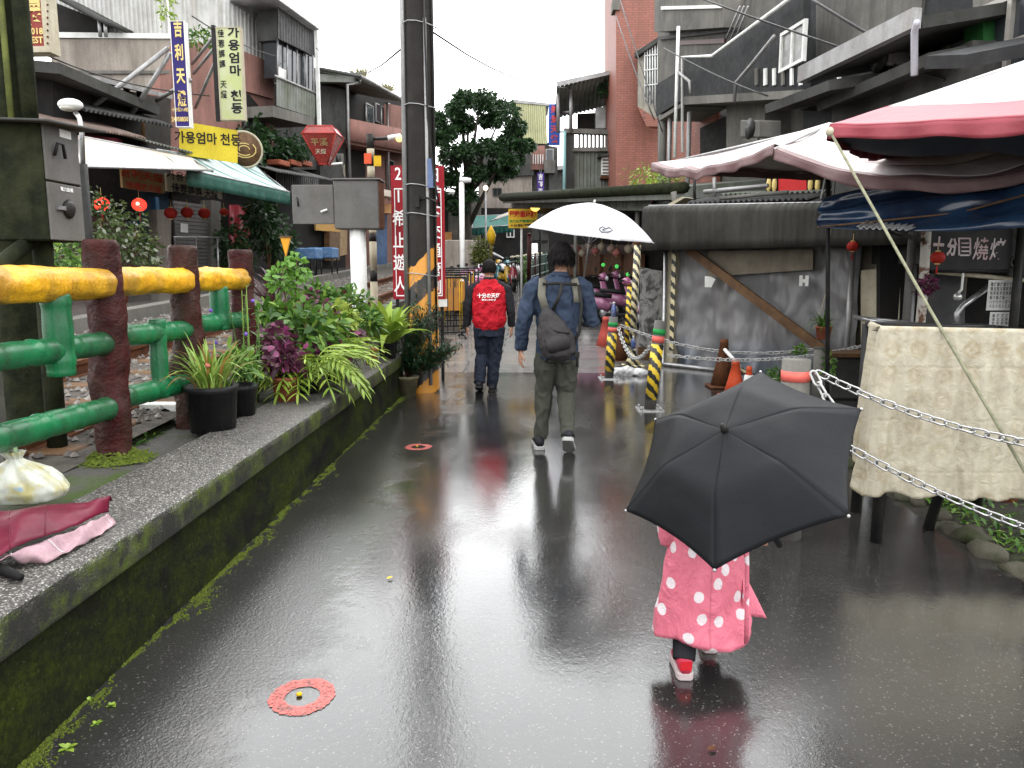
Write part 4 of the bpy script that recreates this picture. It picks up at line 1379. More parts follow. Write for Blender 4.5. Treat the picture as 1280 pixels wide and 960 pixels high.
# -- dark house with long gutters
Hh = thing('dark_eaves_house', 'dark weathered house with long gutter eaves above the market canopies', 'building', RP.at(1080, 330, 0))
wall(RP, [(1004, -60), (1216, -60), (1216, 330), (1004, 330)], M_BLKP, Hh, -.6, 3.0)
wall(RP, [(1020, -60), (1160, -60), (1150, 20), (1020, 85)], M_GREYW, Hh, -.55, .1, 'render_panel')
def eave(x0, y0, x1, y1, off, depth, mat, th=.12):
    a, b = RP.at(x0, y0, off), RP.at(x1, y1, off)
    MB().sheet(qfn(a, b, b - RP.n * depth + V((0, 0, .25)), a - RP.n * depth + V((0, 0, .25))), 8, 1, th).build('eave', mat, Hh, smooth=False)
    return a, b
a, b = eave(1006, 92, 1152, 20, .75, 1.3, M_CONCD)
MB().prism([a + V((0, 0, -.12)), b + V((0, 0, -.12)), b + V((0, 0, .08)), a + V((0, 0, .08))], RP.n * .10).build('gutter', M_ZINC, Hh)
eave(956, 131, 1036, 100, .9, 1.5, M_CONCD)
eave(1020, 128, 1160, 66, .55, 1.2, M_CONCD)
wall(RP, [(1040, 120), (1216, 50), (1216, 330), (1040, 330)], M_CONCD, Hh, .1, .6, 'lower_wall')
wall(RP, [(1000, 124), (1100, 84), (1100, 100), (1000, 138)], M_DARK, Hh, -.2, .3, 'recess')
pipe(Hh, [RP.at(1146, 28, .9), RP.at(1143, 40, .8), RP.at(1143, 94, .8)], .035, pm('pale_pvc', (.5, .5, .55), None, rough=.4), 'downpipe')
pipe(Hh, [RP.at(1049, 95, .2), RP.at(1049, 112, .2)], .03, M_WHITE, 'pipe')
wall(RP, [(1178, 35), (1184, 32), (1184, 68), (1178, 70)], M_WHITE, Hh, -.5, .05, 'shutter')
eave(1156, 70, 1208, 68, .9, 1.2, M_BLKP)

# -- house with green pillar and windows
I_ = thing('green_pillar_house', 'grey house with a green painted pillar and aluminium windows', 'building', RP.at(1250, 330, 0))
wall(RP, [(1216, -120), (1420, -160), (1420, 330), (1216, 330)], M_CONC, I_, -.3, 3.0)
wall(RP, [(1205, 16), (1229, 16), (1229, 330), (1205, 330)], pm('green_paint', (.03, .13, .035), (.02, .08, .025), 2, rough=.5, streak=(.01, .03, .015)), I_, -.1, .5, 'pillar')
window(I_, RP, 1226, 8, 1330, 100, -.18, 3, 2, pm('aluminium', (.42, .40, .36), (.34, .32, .29), 5, rough=.45, metal=.3), None, .06, .1)
wall(RP, [(1232, 58), (1252, 52), (1252, 68), (1234, 70)], M_WHITE, I_, -.225, .01, 'paper_sheet')

# -- terrace house under a tin roof
E = thing('terrace_house', 'narrow house with tin roofed terrace, baluster rail and corrugated wall', 'building', at(735, 340, 30))
PE = PF(30)
wall(PE, [(718, 186), (770, 186), (770, 340), (718, 340)], M_CONCD, E, -.1, 4)
qcorr(PE.at(718, 262, 0), PE.at(768, 262, 0), PE.at(768, 187, 0), PE.at(718, 187, 0), 11, .04, 'corrugated_wall', M_CORRG, E, trap=True)
a, b = PE.at(696, 108, .8), PE.at(772, 90, .8)
qcorr(a, b, b - PE.n * 3 + V((0, 0, -.55)), a - PE.n * 3 + V((0, 0, -.55)), 14, .03, 'tin_roof', M_CORRG, E)
wall(PE, [(696, 102), (772, 86), (772, 91), (696, 108)], M_ZINC, E, .85, .06, 'roof_edge')
for x, y0 in ((698, 108), (714, 106), (765, 95)):
    MB().tube([PE.at(x, y0, .2), V((PE.at(x, y0, .2).x, PE.at(x, y0, .2).y, PE.at(x, 165, .2).z))], .07, 6).build('post', M_ZINC, E)
wall(PE, [(705, 160), (768, 162), (768, 168), (705, 166)], M_CONC, E, .2, .3, 'coping')
for k in range(9):
    x = 723 + k * 5
    wall(PE, [(x, 168), (x + 2.6, 168), (x + 2.6, 186), (x, 186)], M_CONC, E, .12, .15, 'baluster')
wall(PE, [(716, 184), (768, 184), (768, 189), (716, 189)], M_CONC, E, .2, .4, 'terrace_slab')
wall(PE, [(708, 166), (718, 166), (718, 340), (708, 340)], M_CONCD, E, .1, .5, 'side_wall')
wall(PE, [(722, 142), (764, 140), (764, 162), (722, 162)], M_DARK, E, -2.2, .3, 'back_wall')
wall(PE, [(745, 135), (757, 133), (757, 160), (745, 160)], M_ZINC, E, -.5, .5, 'water_tank')
a = PE.at(706, 164, .3)
pipe(E, [a, V((a.x, a.y, PE.at(706, 262, .3).z))], .06, pm('cyan_pipe', (.30, .52, .52), None, rough=.4), 'downpipe')
ac = thing('air_conditioner', 'white air conditioner unit under a small shade by the red tiled tower', 'air conditioner', PE.at(758, 220, .3))
wall(PE, [(752, 196), (766, 195), (766, 219), (752, 219)], M_WHITE, ac, .4, .5, 'case', .02)
wall(PE, [(748, 193), (768, 191), (768, 194), (748, 196)], M_CONCD, ac, .6, .7, 'shade')
wall(PE, [(751, 220), (768, 220), (768, 223), (751, 223)], M_RUST, ac, .45, .5, 'bracket')
for k in range(5):
    wall(PE, [(753, 199 + k * 4), (761, 199 + k * 4), (761, 201 + k * 4), (753, 201 + k * 4)], M_GREYM, ac, .415, .02, 'louvre')
bush('roof_shrub', 'small shrub hanging from the tin terrace roof', 'shrub', [(PE.at(757, 112, .3), .35, .3, .4)], M_LEAFD, .13, .07, 200)
bush('ridge_weeds', 'pale weeds growing on the shed roof below the red tiled tower', 'weeds', [(at(805, 224, 17), .5, .3, .35), (at(830, 225, 16), .5, .3, .25)], M_LEAFL, .12, .03, 200)

# -- far houses closing the view
FH = thing('yellow_tin_house', 'far house with a yellow corrugated top over a pink balcony', 'building', at(660, 330, 46))
PFH = PF(46)
wall(PFH, [(640, 178), (686, 178), (686, 300), (640, 300)], M_CONCD, FH, -.2, 6)
qcorr(PFH.at(640, 178, .1), PFH.at(684, 180, .1), PFH.at(682, 131, .1), PFH.at(640, 127, .1), 16, .06, 'corrugated_wall', pm('yellow_tin', (.55, .55, .33), (.45, .45, .26), 1, rough=.5), FH, trap=True)
wall(PFH, [(640, 124), (686, 129), (686, 132), (640, 128)], M_ZINC, FH, .2, 3, 'roof')
wall(PFH, [(664, 182), (681, 182), (681, 212), (664, 212)], M_PINK, FH, .3, .4, 'balcony')
for k in range(5):
    wall(PFH, [(666 + k * 3, 193), (667 + k * 3, 193), (667 + k * 3, 205), (666 + k * 3, 205)], M_WHITE, FH, .36, .05, 'baluster')
window(FH, PFH, 682, 186, 692, 204, .2, 1, 1)
wall(PFH, [(686, 182), (697, 184), (697, 290), (686, 290)], M_CONCD, FH, .1, 5, 'side_wing')
wall(PFH, [(680, 200), (694, 200), (694, 216), (680, 216)], M_GREYW, FH, .6, .6, 'balcony')
BH = thing('beige_house', 'far beige box house with one small dark window', 'building', at(635, 330, 42))
PBH = PF(42)
wall(PBH, [(598, 220), (665, 218), (665, 300), (598, 300)], M_BEIGE, BH, 0, 6)
wall(PBH, [(596, 214), (667, 213), (667, 219), (596, 221)], M_CONCD, BH, .2, 6.2, 'roof_edge')
window(BH, PBH, 616, 235, 627, 245, .05, 2, 1, M_CONCD)
wall(PBH, [(586, 190), (664, 180), (664, 214), (586, 214)], M_CONCD, BH, -2, 5, 'upper_floor')
wall(PBH, [(560, 260), (665, 260), (665, 325), (560, 325)], M_DARK, BH, .1, .2, 'shop_front')
window(BH, PBH, 633, 287, 643, 297, .2, 2, 1, M_WHITE)
awning('green_awning', 'far dark green awning under the beige house', (at(590, 285, 38), at(642, 281, 38), at(640, 268, 40), at(592, 270, 40)), pm('far_green_cloth', (.03, .12, .10), (.05, .2, .17), 1, rough=.6), .05, 3, .35)
awning('white_awning', 'small far white awning beside the yellow rental sign', (at(612, 277, 35), at(638, 268, 35), at(640, 264, 37), at(622, 270, 37)), M_AWW, .05, 3)
LS = thing('far_left_shop', 'far shop front behind the tree with grey roof and red flag', 'building', at(560, 330, 40))
P40 = PF(41)
wall(P40, [(538, 245), (600, 245), (600, 330), (538, 330)], M_GREYW, LS, 0, 5)
wall(P40, [(536, 238), (575, 240), (575, 250), (536, 248)], M_WHITE, LS, 1.2, 2.0, 'canopy')
wall(P40, [(542, 262), (560, 262), (560, 320), (542, 320)], M_DARK, LS, .05, .1, 'opening')
wall(P40, [(556, 290), (564, 290), (564, 315), (556, 315)], pm('orange_goods', (.55, .22, .06), (.6, .4, .2), 12, rough=.7), LS, .4, .3, 'goods')
wall(P40, [(563, 258), (571, 258), (571, 266), (563, 266)], M_RED, LS, 1.0, .05, 'flag')
FE = thing('far_grey_house', 'far grey house closing the lane behind the green railing', 'building', at(700, 330, 55))
wall(PF(55), [(672, 215), (735, 205), (735, 345), (672, 345)], M_CONCD, FE, 0, 5)
wall(PF(55), [(668, 212), (738, 201), (738, 206), (668, 217)], M_ZINC, FE, .5, 6, 'roof')
window(FE, PF(55), 684, 250, 698, 275, .05, 2, 1)
# a distant hill of green closes the gap left of the tree
PBL = PF(32)
bs = board('vertical_sign', 'bright blue vertical sign with red characters on the far terrace house', 'sign', PBL, 686, 130, 700, 181, pm('bright_blue_sign', (.04, .12, .50), (.03, .1, .42), 3, rough=.4), 0, .15)
vtext('美景天燈', .3, pm('pinkish_red', (.65, .10, .12), None, rough=.5), bs, PBL.at(693, 155, .01), (1, 0, 0), UZ, line=1.25, bold=.04, fit=(.30, 1.45))
for y in (140, 165):
    MB().tube([PBL.at(700, y, -.08), PF(30).at(714, y, 0)], .04, 5).build('bracket', M_ZINC, bs)
PPS = PF(38)
bs = board('vertical_sign', 'small purple vertical sign with white characters by the far houses', 'sign', PPS, 671.5, 216, 680, 244, pm('purple_sign', (.10, .05, .30), None, rough=.4), 0, .12)
vtext('吉祥天', .3, M_WLET, bs, PPS.at(675.7, 230, .01), (1, 0, 0), UZ, line=1.2, bold=.04, fit=(.22, .95))
a = PPS.at(675.7, 214, -.06)
MB().tube([a + V((0, 0, .1)), (a.x, a.y, gz(38))], .05, 6).build('pole', M_BLACK, bs)

# ================================================================ shed and scooter shop on the right of the lane
E1, E2 = at(632, 251, 29), at(815, 240, 16.5)
SH = Plane(E1[:2], (E2 - E1)[:2])
sd = thing('scooter_shed', 'long open shed with mossy roof edge and grey corrugated fascia', 'building', SH.at(740, 392, 0))
a, b = SH.at(628, 246, .5), SH.at(856, 233, .5)
MB().sheet(qfn(a, b, b - SH.n * 5 + V((0, 0, .5)), a - SH.n * 5 + V((0, 0, .5))), 12, 3, .22).build('roof', M_CORRG, sd, smooth=False)
MB().tube([a + V((0, 0, -.02)), b + V((0, 0, -.02))], [.14, .10], 8).build('roof_edge', M_MOSSC, sd)
qcorr(SH.at(640, 259, .1), SH.at(815, 264, .1), SH.at(815, 241, .1), SH.at(640, 251, .1), 58, .03, 'fascia', M_CORRG, sd, trap=True)
wall(SH, [(640, 258), (700, 260), (700, 268), (640, 266)], M_DARK, sd, -.3, .5, 'beam')
wall(SH, [(815, 240), (845, 238), (845, 262), (815, 262)], M_GLASS, sd, .05, .1, 'window_strip')
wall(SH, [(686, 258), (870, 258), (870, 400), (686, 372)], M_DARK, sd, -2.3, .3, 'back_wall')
wall(SH, [(700, 306), (800, 306), (800, 346), (700, 346)], M_BRICKP, sd, -2.2, .1, 'brick_counter')
M_WARM = pm('warm_timber', (.20, .10, .055), (.13, .065, .04), 3, rough=.6)
for k in range(4):
    wall(SH, [(702 + k * 26, 318), (724 + k * 26, 318), (724 + k * 26, 344), (702 + k * 26, 344)], M_WARM, sd, -2.05, .1, 'timber_panel')
for (x, y1) in ((797, 410), (720, 392)):
    a = SH.at(x, 262, -.1)
    MB().tube([a, (a.x, a.y, gz(a.y))], .05, 8).build('post', M_CONC, sd)
for k, (x, y) in enumerate(((722, 311), (728, 316), (736, 307), (744, 314), (752, 308), (764, 311), (771, 316), (786, 311), (795, 307))):
    col = ((.55, .2, .18), (.6, .5, .38), (.5, .35, .3))[k % 3]
    lantern(SH.at(x, y, -1.7), .13, pm('shed_lantern_%d' % (k % 3), col, None, rough=.6), ('faded red', 'cream', 'dusty pink')[k % 3] + ' paper lantern hanging in the scooter shed', 'shed lanterns', tassel=False)
for k, (x, y) in enumerate(((701, 332), (754, 331), (771, 333), (785, 343))):
    o = MB().ball(SH.at(x, y, -1.6), .06, 8, 5).build('green_helmet', pm('glowing_green', (.1, .6, .12), None, emit=(.1, .8, .15), estr=.5))  # helmet colour given a faint glow of its own; it is no lamp
    tag(o, 'small bright green helmet on the shelf of the scooter shed', 'helmet', 'green helmets')

# ================================================================ market annex with grey plastic sheet
W0, W1 = on(833, 457), on(1100, 486)
TP = Plane(W0[:2], (W1 - W0)[:2])
an = thing('sheeted_annex', 'lean-to annex closed by a hanging grey plastic sheet under a curved tin awning', 'building', TP.at(950, 470, 0))
def U(px, py=400):
    return TP.uv(px, py)[0]
uA, uB = U(833), U(1185)
# back structure
MB().pbox(TP, uA, uB, 0, 2.25, -3.0, -.25).build('wall', pm('annex_cream', (.36, .32, .25), (.26, .23, .18), 1.5, rough=.8, streak=(.1, .08, .06)), an)
# plastic sheet with creases
def m_sheet():
    t = NT('grey_plastic_sheet')
    geo = t.noise(1.2, 5, .6)
    sp = t.n('ShaderNodeSeparateXYZ'); t.l(t.co, sp.inputs[0])
    c = t.mix(t.ramp(geo, .35, .65), (.125, .123, .128), (.165, .16, .158))
    c = t.mix(t.ramp(t.noise(1.0, 5, .7, t.mapv((4, 4, .5))), .5, .72, 0, .55), c, (.055, .05, .045))
    blue = t.math('MULTIPLY', t.ramp(sp.outputs[2], .55, .1), t.ramp(t.noise(1.6, 3), .35, .6))
    c = t.mix(t.math('MULTIPLY', blue, .6), c, (.07, .11, .17))
    t.set('Base Color', c); t.set('Roughness', .42)
    t.bump(t.noise(9, 5, .6, t.mapv((1, 1, .25))), .6, .02)
    return t.m
uS0, uS1 = U(842), U(1068)
def shf(i, j):
    u = uS0 + (uS1 - uS0) * i
    z = 1.80 - (1.78) * j
    h = .05 * math.sin(i * 21 + 1.5 * math.sin(j * 4)) * (.3 + j) + .03 * math.sin(i * 47 + 3 * j) * j + .06 * noise.noise(V((i * 9, j * 5, 1.5))) + .03 * noise.noise(V((i * 24, j * 9, 3)))
    h += .05 * math.sin((i * 6 + j * 5.5)) * max(0, i - .55)
    return TP.pt(u, z, -.08 + h)
MB().grid(shf, 110, 40).build('plastic_sheet', m_sheet(), an)
wall(TP, [(885, 314), (1016, 312), (1016, 337), (885, 346)], pm('tan_sheet', (.26, .225, .17), (.2, .17, .13), 4, rough=.6, streak=(.1, .08, .06)), an, .06, .03, 'patch')
MB().pbox(TP, U(828), U(843), 0, 1.86, -.12, .02).build('pillar', M_CREAM, an, bevel=.01)
def m_hazard(name, c1, c2, ang=1.0, sc=9.0):
    t = NT(name)
    sp = t.n('ShaderNodeSeparateXYZ'); t.l(t.co, sp.inputs[0])
    f = t.math('ADD', t.math('MULTIPLY', sp.outputs[2], sc), t.math('MULTIPLY', t.math('ADD', sp.outputs[0], t.math('MULTIPLY', sp.outputs[1], .3)), sc * ang))
    f = t.math('ADD', f, t.ramp(t.noise(25, 3), .3, .7, -.12, .12))
    f = t.math('FRACT', f)
    c = t.mix(t.ramp(f, .48, .52), c1, c2)
    c = t.mix(t.ramp(t.noise(9, 6, .7), .58, .72, 0, .7), c, (.05, .045, .04))
    t.set('Base Color', c); t.set('Roughness', .45)
    return t.m
M_HAZ = m_hazard('yellow_black_tape', (.70, .48, .03), (.015, .015, .015), 1.2, 7)
M_HAZ2 = m_hazard('cream_black_tape', (.55, .48, .28), (.02, .02, .02), 1.4, 6)
MB().pbox(TP, U(839), U(844), .25, 1.84, .022, .035).build('hazard_tape', M_HAZ2, an)
a = TP.pt(U(834), 0, .08)
fr = MB().tube([V((a.x, a.y, 1.85)), V((a.x, a.y, .05)), TP.pt(U(834) + (.05 if uB > uA else -.05), .03, .08), TP.pt(U(900), .03, .08)], .035, 8)
fr.build('sheet_frame', M_STEEL, an)
mbm = MB()
p0, p1 = TP.at(862, 312, .16), TP.at(1037, 442, .16)
dv = (p1 - p0).normalized()
pv = dv.cross(TP.n).normalized()
mbm.prism([p0 - pv * .06, p0 + pv * .06, p1 + pv * .06, p1 - pv * .06], TP.n * .05)
mbm.build('diagonal_beam', M_WOOD, an)
# curved tin awning along the annex
prof = []
for k in range(9):
    a_ = k / 8 * math.pi / 2
    prof.append((.41 + .11 * math.sin(a_), 2.30 + .11 * math.cos(a_)))
prof = [(-.9, 2.42)] + prof + [(.525, 2.0), (.52, 1.76)]
def barrel(i, j):
    u = U(826) + (uB - U(826)) * i
    k = j * (len(prof) - 1)
    q = min(int(k), len(prof) - 2)
    f = k - q
    o = prof[q][0] * (1 - f) + prof[q + 1][0] * f
    z = prof[q][1] * (1 - f) + prof[q + 1][1] * f
    w_ = .0022 * math.sin(i * 46 * 2 * math.pi)
    z -= .17 * i * max(0, min(1, (z - 1.76) / .5))
    return TP.pt(u, z + w_, o + w_)
MB().sheet(barrel, 276, 18, .01).build('curved_awning', pm('old_tin', (.04, .038, .033), (.022, .021, .018), 2, rough=.6, streak=(.09, .085, .07), samt=.35), an)
MB().tube([TP.pt(U(826), 2.425, .38), TP.pt(uB, 2.245, .38)], .012, 5).build('edge_trim', M_STEEL, an)
MB().prism([TP.pt(U(826), z, o) for (o, z) in prof] + [TP.pt(U(826), 1.76, -.9)], TP.d * .012).build('awning_end', M_CORRD, an)
# low roofs, planks and pipes above the annex
lr = thing('low_tin_roof', 'patchwork of dark tin and pipes above the curved annex awning', 'roof', TP.at(950, 262, -1.2))
for (x0, y0, x1, y1, o, ob, rise, mt) in ((850, 254, 1010, 248, -.9, -2.6, .28, M_CORRD), (900, 243, 1060, 238, -1.6, -3.4, .2, M_CORRG), (990, 262, 1190, 252, -.5, -2.2, .45, M_CORRD)):
    a, b = TP.at(x0, y0, o), TP.at(x1, y1, o)
    qcorr(a, b, b - TP.n * (o - ob) + V((0, 0, rise)), a - TP.n * (o - ob) + V((0, 0, rise)), 24, .02, 'tin_sheet', mt, lr)
MB().prism([TP.at(822, 262, -.3), TP.at(852, 246, -.3), TP.at(856, 247, -.3), TP.at(828, 264, -.3)], -TP.n * .25).build('plank', M_CREAM, lr)
for (pts, r, m_) in ((((842, 240), (845, 262)), .05, M_CONC), (((868, 225), (868, 250)), .025, M_BLACK), (((880, 240), (960, 232)), .035, M_ZINC), (((900, 248), (985, 240)), .03, M_CONC), (((893, 222), (893, 246)), .03, M_ZINC)):
    MB().tube([TP.at(x, y, -1.0) for x, y in pts], r, 6).build('pipe', m_, lr)
mb = MB()
rs_ = thing('red_sign', 'red shop sign flanked by yellow painted lanterns above the annex', 'sign', TP.at(990, 242, -1.8))
wall(TP, [(957, 222), (1032, 222), (1032, 241), (957, 241)], M_BLACK, rs_, -1.9, .05, 'panel')
wall(TP, [(973, 222), (1008, 222), (1008, 241), (973, 241)], pm('sign_red', (.55, .03, .03), None, rough=.45), rs_, -1.88, .03, 'red_panel')
for x in (961, 968, 1013, 1022):
    MB().ball(TP.at(x, 231, -1.85), .085, 8, 5, (.5, .5, 1.4)).build('lantern_emblem', M_GOLD, rs_)
# right end: white boards, dark doorway
wall(TP, [(1076, 338), (1100, 336), (1100, 440), (1076, 440)], M_CREAM, an, .05, .05, 'board')
wall(TP, [(1101, 336), (1126, 335), (1124, 400), (1101, 442)], M_CREAM, an, .03, .05, 'board')
wall(TP, [(1110, 320), (1150, 318), (1150, 460), (1110, 460)], M_DARK, an, .0, .1, 'doorway')
for x in (1066, 1144):
    a = TP.at(x, 312, .12)
    pipe(an, [a, V((a.x, a.y, 0))], .04, M_ZINC, 'post')
# paper tags on the sheet
for (x, y, s) in ((887, 352, 'D'), (1005, 351, 'H')):
    b = thing('paper_tag', 'white paper tag %s on the grey plastic sheet' % ('lettered H' if s == 'H' else 'with a folded corner'), 'tag', TP.at(x, y, .05))
    if s == 'H':
        text('H', .2, M_WHITE, b, TP.at(x, y, .08), -TP.d if TP.d.x < 0 else TP.d, UZ, name='paper', bold=.09, fit=(.13, .14))
    else:
        wall(TP, [(881, 345), (889, 346), (894, 349), (889, 359), (881, 359)], M_WHITE, b, .09, .006, 'paper')
lantern(TP.at(1066, 308, .55), .07, M_LANT, 'small red lantern hanging from the annex awning', 'stall lanterns')
# ================================================================ poles and cabinets by the track
# retaining edge between lane and track bed beyond the bench wall
mb = MB()
for k in range(26):
    y0 = 9.25 + k * 2
    mb.prism([(-2.5, y0, -.2 + gz(y0)), (-2.28, y0, -.2 + gz(y0)), (-2.28, y0, tz(y0) + .05), (-2.5, y0, tz(y0) + .05)], (0, 2.0, .07))
tag(mb.build('retaining_wall', M_CONCD), 'low dark retaining wall between the paved lane and the railway', 'wall')

up = thing('utility_pole', 'tall dark concrete utility pole with orange and black warning stripes', 'utility pole', (-1.315, 9.42, 0))
MB().lathe([(.182, -.1), (.179, 1.0), (.165, 6), (.15, 10)], 28, (-1.315, 9.42, 0)).build('shaft', pm('dark_pole_concrete', (.022, .019, .017), (.04, .036, .031), 2.5, rough=.6, streak=(.02, .018, .016)), up)
def m_pole_stripes():
    t = NT('worn_warning_stripes')
    sp = t.n('ShaderNodeSeparateXYZ'); t.l(t.co, sp.inputs[0])
    f = t.math('ADD', t.math('MULTIPLY', sp.outputs[2], 2.0), t.math('MULTIPLY', sp.outputs[0], -1.7))
    f = t.math('ADD', f, t.ramp(t.noise(18, 4), .3, .7, -.05, .05))
    c = t.mix(t.ramp(t.math('FRACT', f), .46, .50), (.56, .24, .03), (.018, .017, .016))
    c = t.mix(t.ramp(t.noise(6, 6, .75), .55, .68, 0, .85), c, (.16, .09, .04))
    t.set('Base Color', c); t.set('Roughness', .45); t.bump(t.noise(40, 4), .3, .004)
    return t.m
mb = MB()
def slv(i, j):
    th = i * 2 * math.pi
    top = 1.74 + .22 * math.sin(th * 1 + .9) + .05 * noise.noise(V((math.cos(th) * 4, math.sin(th) * 4, 0)))
    z = 0.0 + top * j
    r = .1835 - .0035 * z
    return V((-1.315 + r * math.cos(th), 9.42 + r * math.sin(th), z))
MB().grid(slv, 36, 12).build('warning_stripes', m_pole_stripes(), up)
for (dx, dy, r, z0, z1) in ((-.19, -.08, .03, 0.2, 9), (.10, -.175, .02, .1, 4.3), (.17, -.10, .012, 0.6, 9)):
    MB().tube([(-1.315 + dx, 9.42 + dy, z0), (-1.315 + dx * .86, 9.42 + dy * .86, z1)], r, 8).build('conduit', M_ZINC if r > .015 else M_BLACK, up)
for z in (1.42, 2.12, 2.45, 3.35, 4.25):
    MB().tube([(-1.315 + .205 * math.cos(a / 12 * 2 * math.pi), 9.42 + .205 * math.sin(a / 12 * 2 * math.pi), z + .02 * math.sin(a)) for a in range(13)], .006, 5, cap=False).build('wire_band', M_STEEL, up)
MB().box((-1.315 + .10, 9.42 - .205, 2.42), (-1.315 + .165, 9.42 - .195, 2.75)).build('number_plate', pm('plate_blue', (.15, .2, .35), None, rough=.4), up)
MB().tube([(-1.30, 9.21, 2.28), (-1.22, 9.15, 2.3), (-1.12, 9.15, 2.26), (-1.07, 9.16, 2.2), (-1.12, 9.15, 2.45), (-1.2, 9.2, 3.2), (-1.24, 9.25, 5)], .012, 6).build('cable_loop', M_BLACK, up)
MB().box((-1.36, 9.18, 2.2), (-1.31, 9.23, 2.33)).build('clamp', M_BLACK, up)

mp = thing('mossy_pole', 'thick concrete pole green with moss standing behind the log fence', 'utility pole', (-2.70, 4.15, .5))
mb = rough_log(lin((-2.87, 4.32, .3), (-2.87, 4.32, 6.5), 60), .14, .04, 24, 3)
mb.build('shaft', M_MOSSC, mp)
MB().tube(lin((-2.69, 4.25, 2.2), (-2.69, 4.25, 6.5), 10), .042, 10).build('conduit', M_MOSSC, mp)
MB().tube(lin((-2.765, 4.21, 2.2), (-2.765, 4.21, 6.5), 10), .016, 8).build('conduit', M_LEAFL and pm('yellow_moss_pipe', (.16, .18, .05), (.1, .11, .04), 6, rough=.7), mp)
cb_ = thing('switch_cabinet', 'mossy steel switch cabinet with grey doors strapped to the mossy pole', 'cabinet', (-2.55, 4.1, 1.6))
MB().box((-2.74, 3.95, 1.62), (-2.46, 4.28, 2.22)).build('case', M_MOSSC, cb_, bevel=.008)
for (z0, z1) in ((1.625, 1.915), (1.925, 2.215)):
    MB().box((-2.461, 3.965, z0), (-2.448, 4.265, z1)).build('door', M_GREYM, cb_, bevel=.004)
MB().tube([(-2.44, 4.03, 2.05), (-2.42, 4.03, 2.11), (-2.415, 4.07, 2.11), (-2.415, 4.08, 2.04)], .009, 6).build('handle', M_BLACK, cb_)
MB().lathe([(.045, 0), (.05, .01), (.03, .025)], 16, (-2.447, 4.12, 1.79), Matrix.Rotation(math.pi / 2, 3, 'Y')).build('dial', M_BLACK, cb_)
MB().box((-2.45, 4.02, 1.78), (-2.43, 4.10, 1.80)).build('latch', M_STEEL, cb_)
MB().box((-2.447, 4.10, 2.155), (-2.4455, 4.2, 2.195)).build('notice', M_WHITE, cb_)
text('電力設備', .03, M_WLET, cb_, (-2.4475, 4.12, 1.89), (0, 1, 0), UZ, fit=(.11, .022))
MB().sheet(qfn((-2.80, 3.86, 2.215), (-2.36, 3.86, 2.20), (-2.36, 4.40, 2.235), (-2.80, 4.40, 2.25)), 8, 2, .012).build('roof_sheet', M_CONCD, cb_)
MB().tube([(-2.60, 4.1, .45), (-2.60, 4.12, 1.62)], .05, 10).build('stand', M_MOSSC, cb_)
MB().tube([(-2.62, 3.5, 1.35), (-2.60, 4.1, 1.66)], .04, 8).build('stay', M_MOSSC, cb_)
MB().box((-2.56, 3.55, .45), (-2.52, 3.60, 1.35)).build('stake', M_CONC, cb_)

gl = thing('track_lamp', 'small white hooded lamp on a curved arm beside the grey cabinet', 'lamp', (-4.75, 8.2, tz(8.2)))
b0 = at(108, 270, 8.2)
MB().tube([(b0.x, 8.2, tz(8.2) - .1), (b0.x, 8.2, at(108, 205, 8.2).z)], .05, 8).build('post', M_BLACK, gl)
MB().tube([at(104, 206, 8.2), at(102, 160, 8.2), at(99, 147, 8.2), at(94, 140, 8.2)], .025, 8).build('arm', M_STEEL, gl)
hd = at(88, 131, 8.2)
MB().ball(hd, .125, 16, 8, (1.0, .8, .5)).build('lamp_head', M_WHITE, gl)
MB().ball(hd + V((-.01, -.02, -.035)), .09, 12, 6, (1.0, .8, .4)).build('lens', pm('lamp_lens', (.6, .58, .5), None, rough=.2), gl)

gc = thing('grey_cabinet', 'grey steel signal cabinet with its door open on a white post', 'cabinet', (-2.3, 10, tz(10)))
Y0 = 10.0
a, b = at(416, 225, Y0), at(474, 286, Y0)
MB().box((a.x, Y0, b.z), (b.x, Y0 + .35, a.z)).build('case', M_GREYM, gc, bevel=.012)
MB().box((a.x - .01, Y0 - .03, a.z), (b.x + .02, Y0 + .38, a.z + .02)).build('lid', M_GREYM, gc, bevel=.005)
c = at(364, 229, Y0)
MB().box((c.x, Y0 + .0, b.z + .06), (a.x - .003, Y0 + .03, c.z - .02)).build('door', M_GREYM, gc, bevel=.006)
MB().tube([at(371, 247, Y0 - .02), at(372, 250, Y0 - .05), at(373, 258, Y0 - .03)], .012, 6).build('handle', M_BLACK, gc)
MB().tube([at(401, 265, Y0 - .03), at(409, 262, Y0 - .03)], .015, 6).build('latch', M_WHITE, gc)
p = at(447, 286, Y0 + .17)
MB().tube([(p.x, Y0 + .17, tz(Y0) - .3), (p.x, Y0 + .17, b.z + .01)], .105, 16).build('post', M_WHITE, gc)
MB().box((b.x, Y0 + .02, b.z + .02), (b.x + .012, Y0 + .33, a.z - .02)).build('rusty_side', M_RUST, gc)

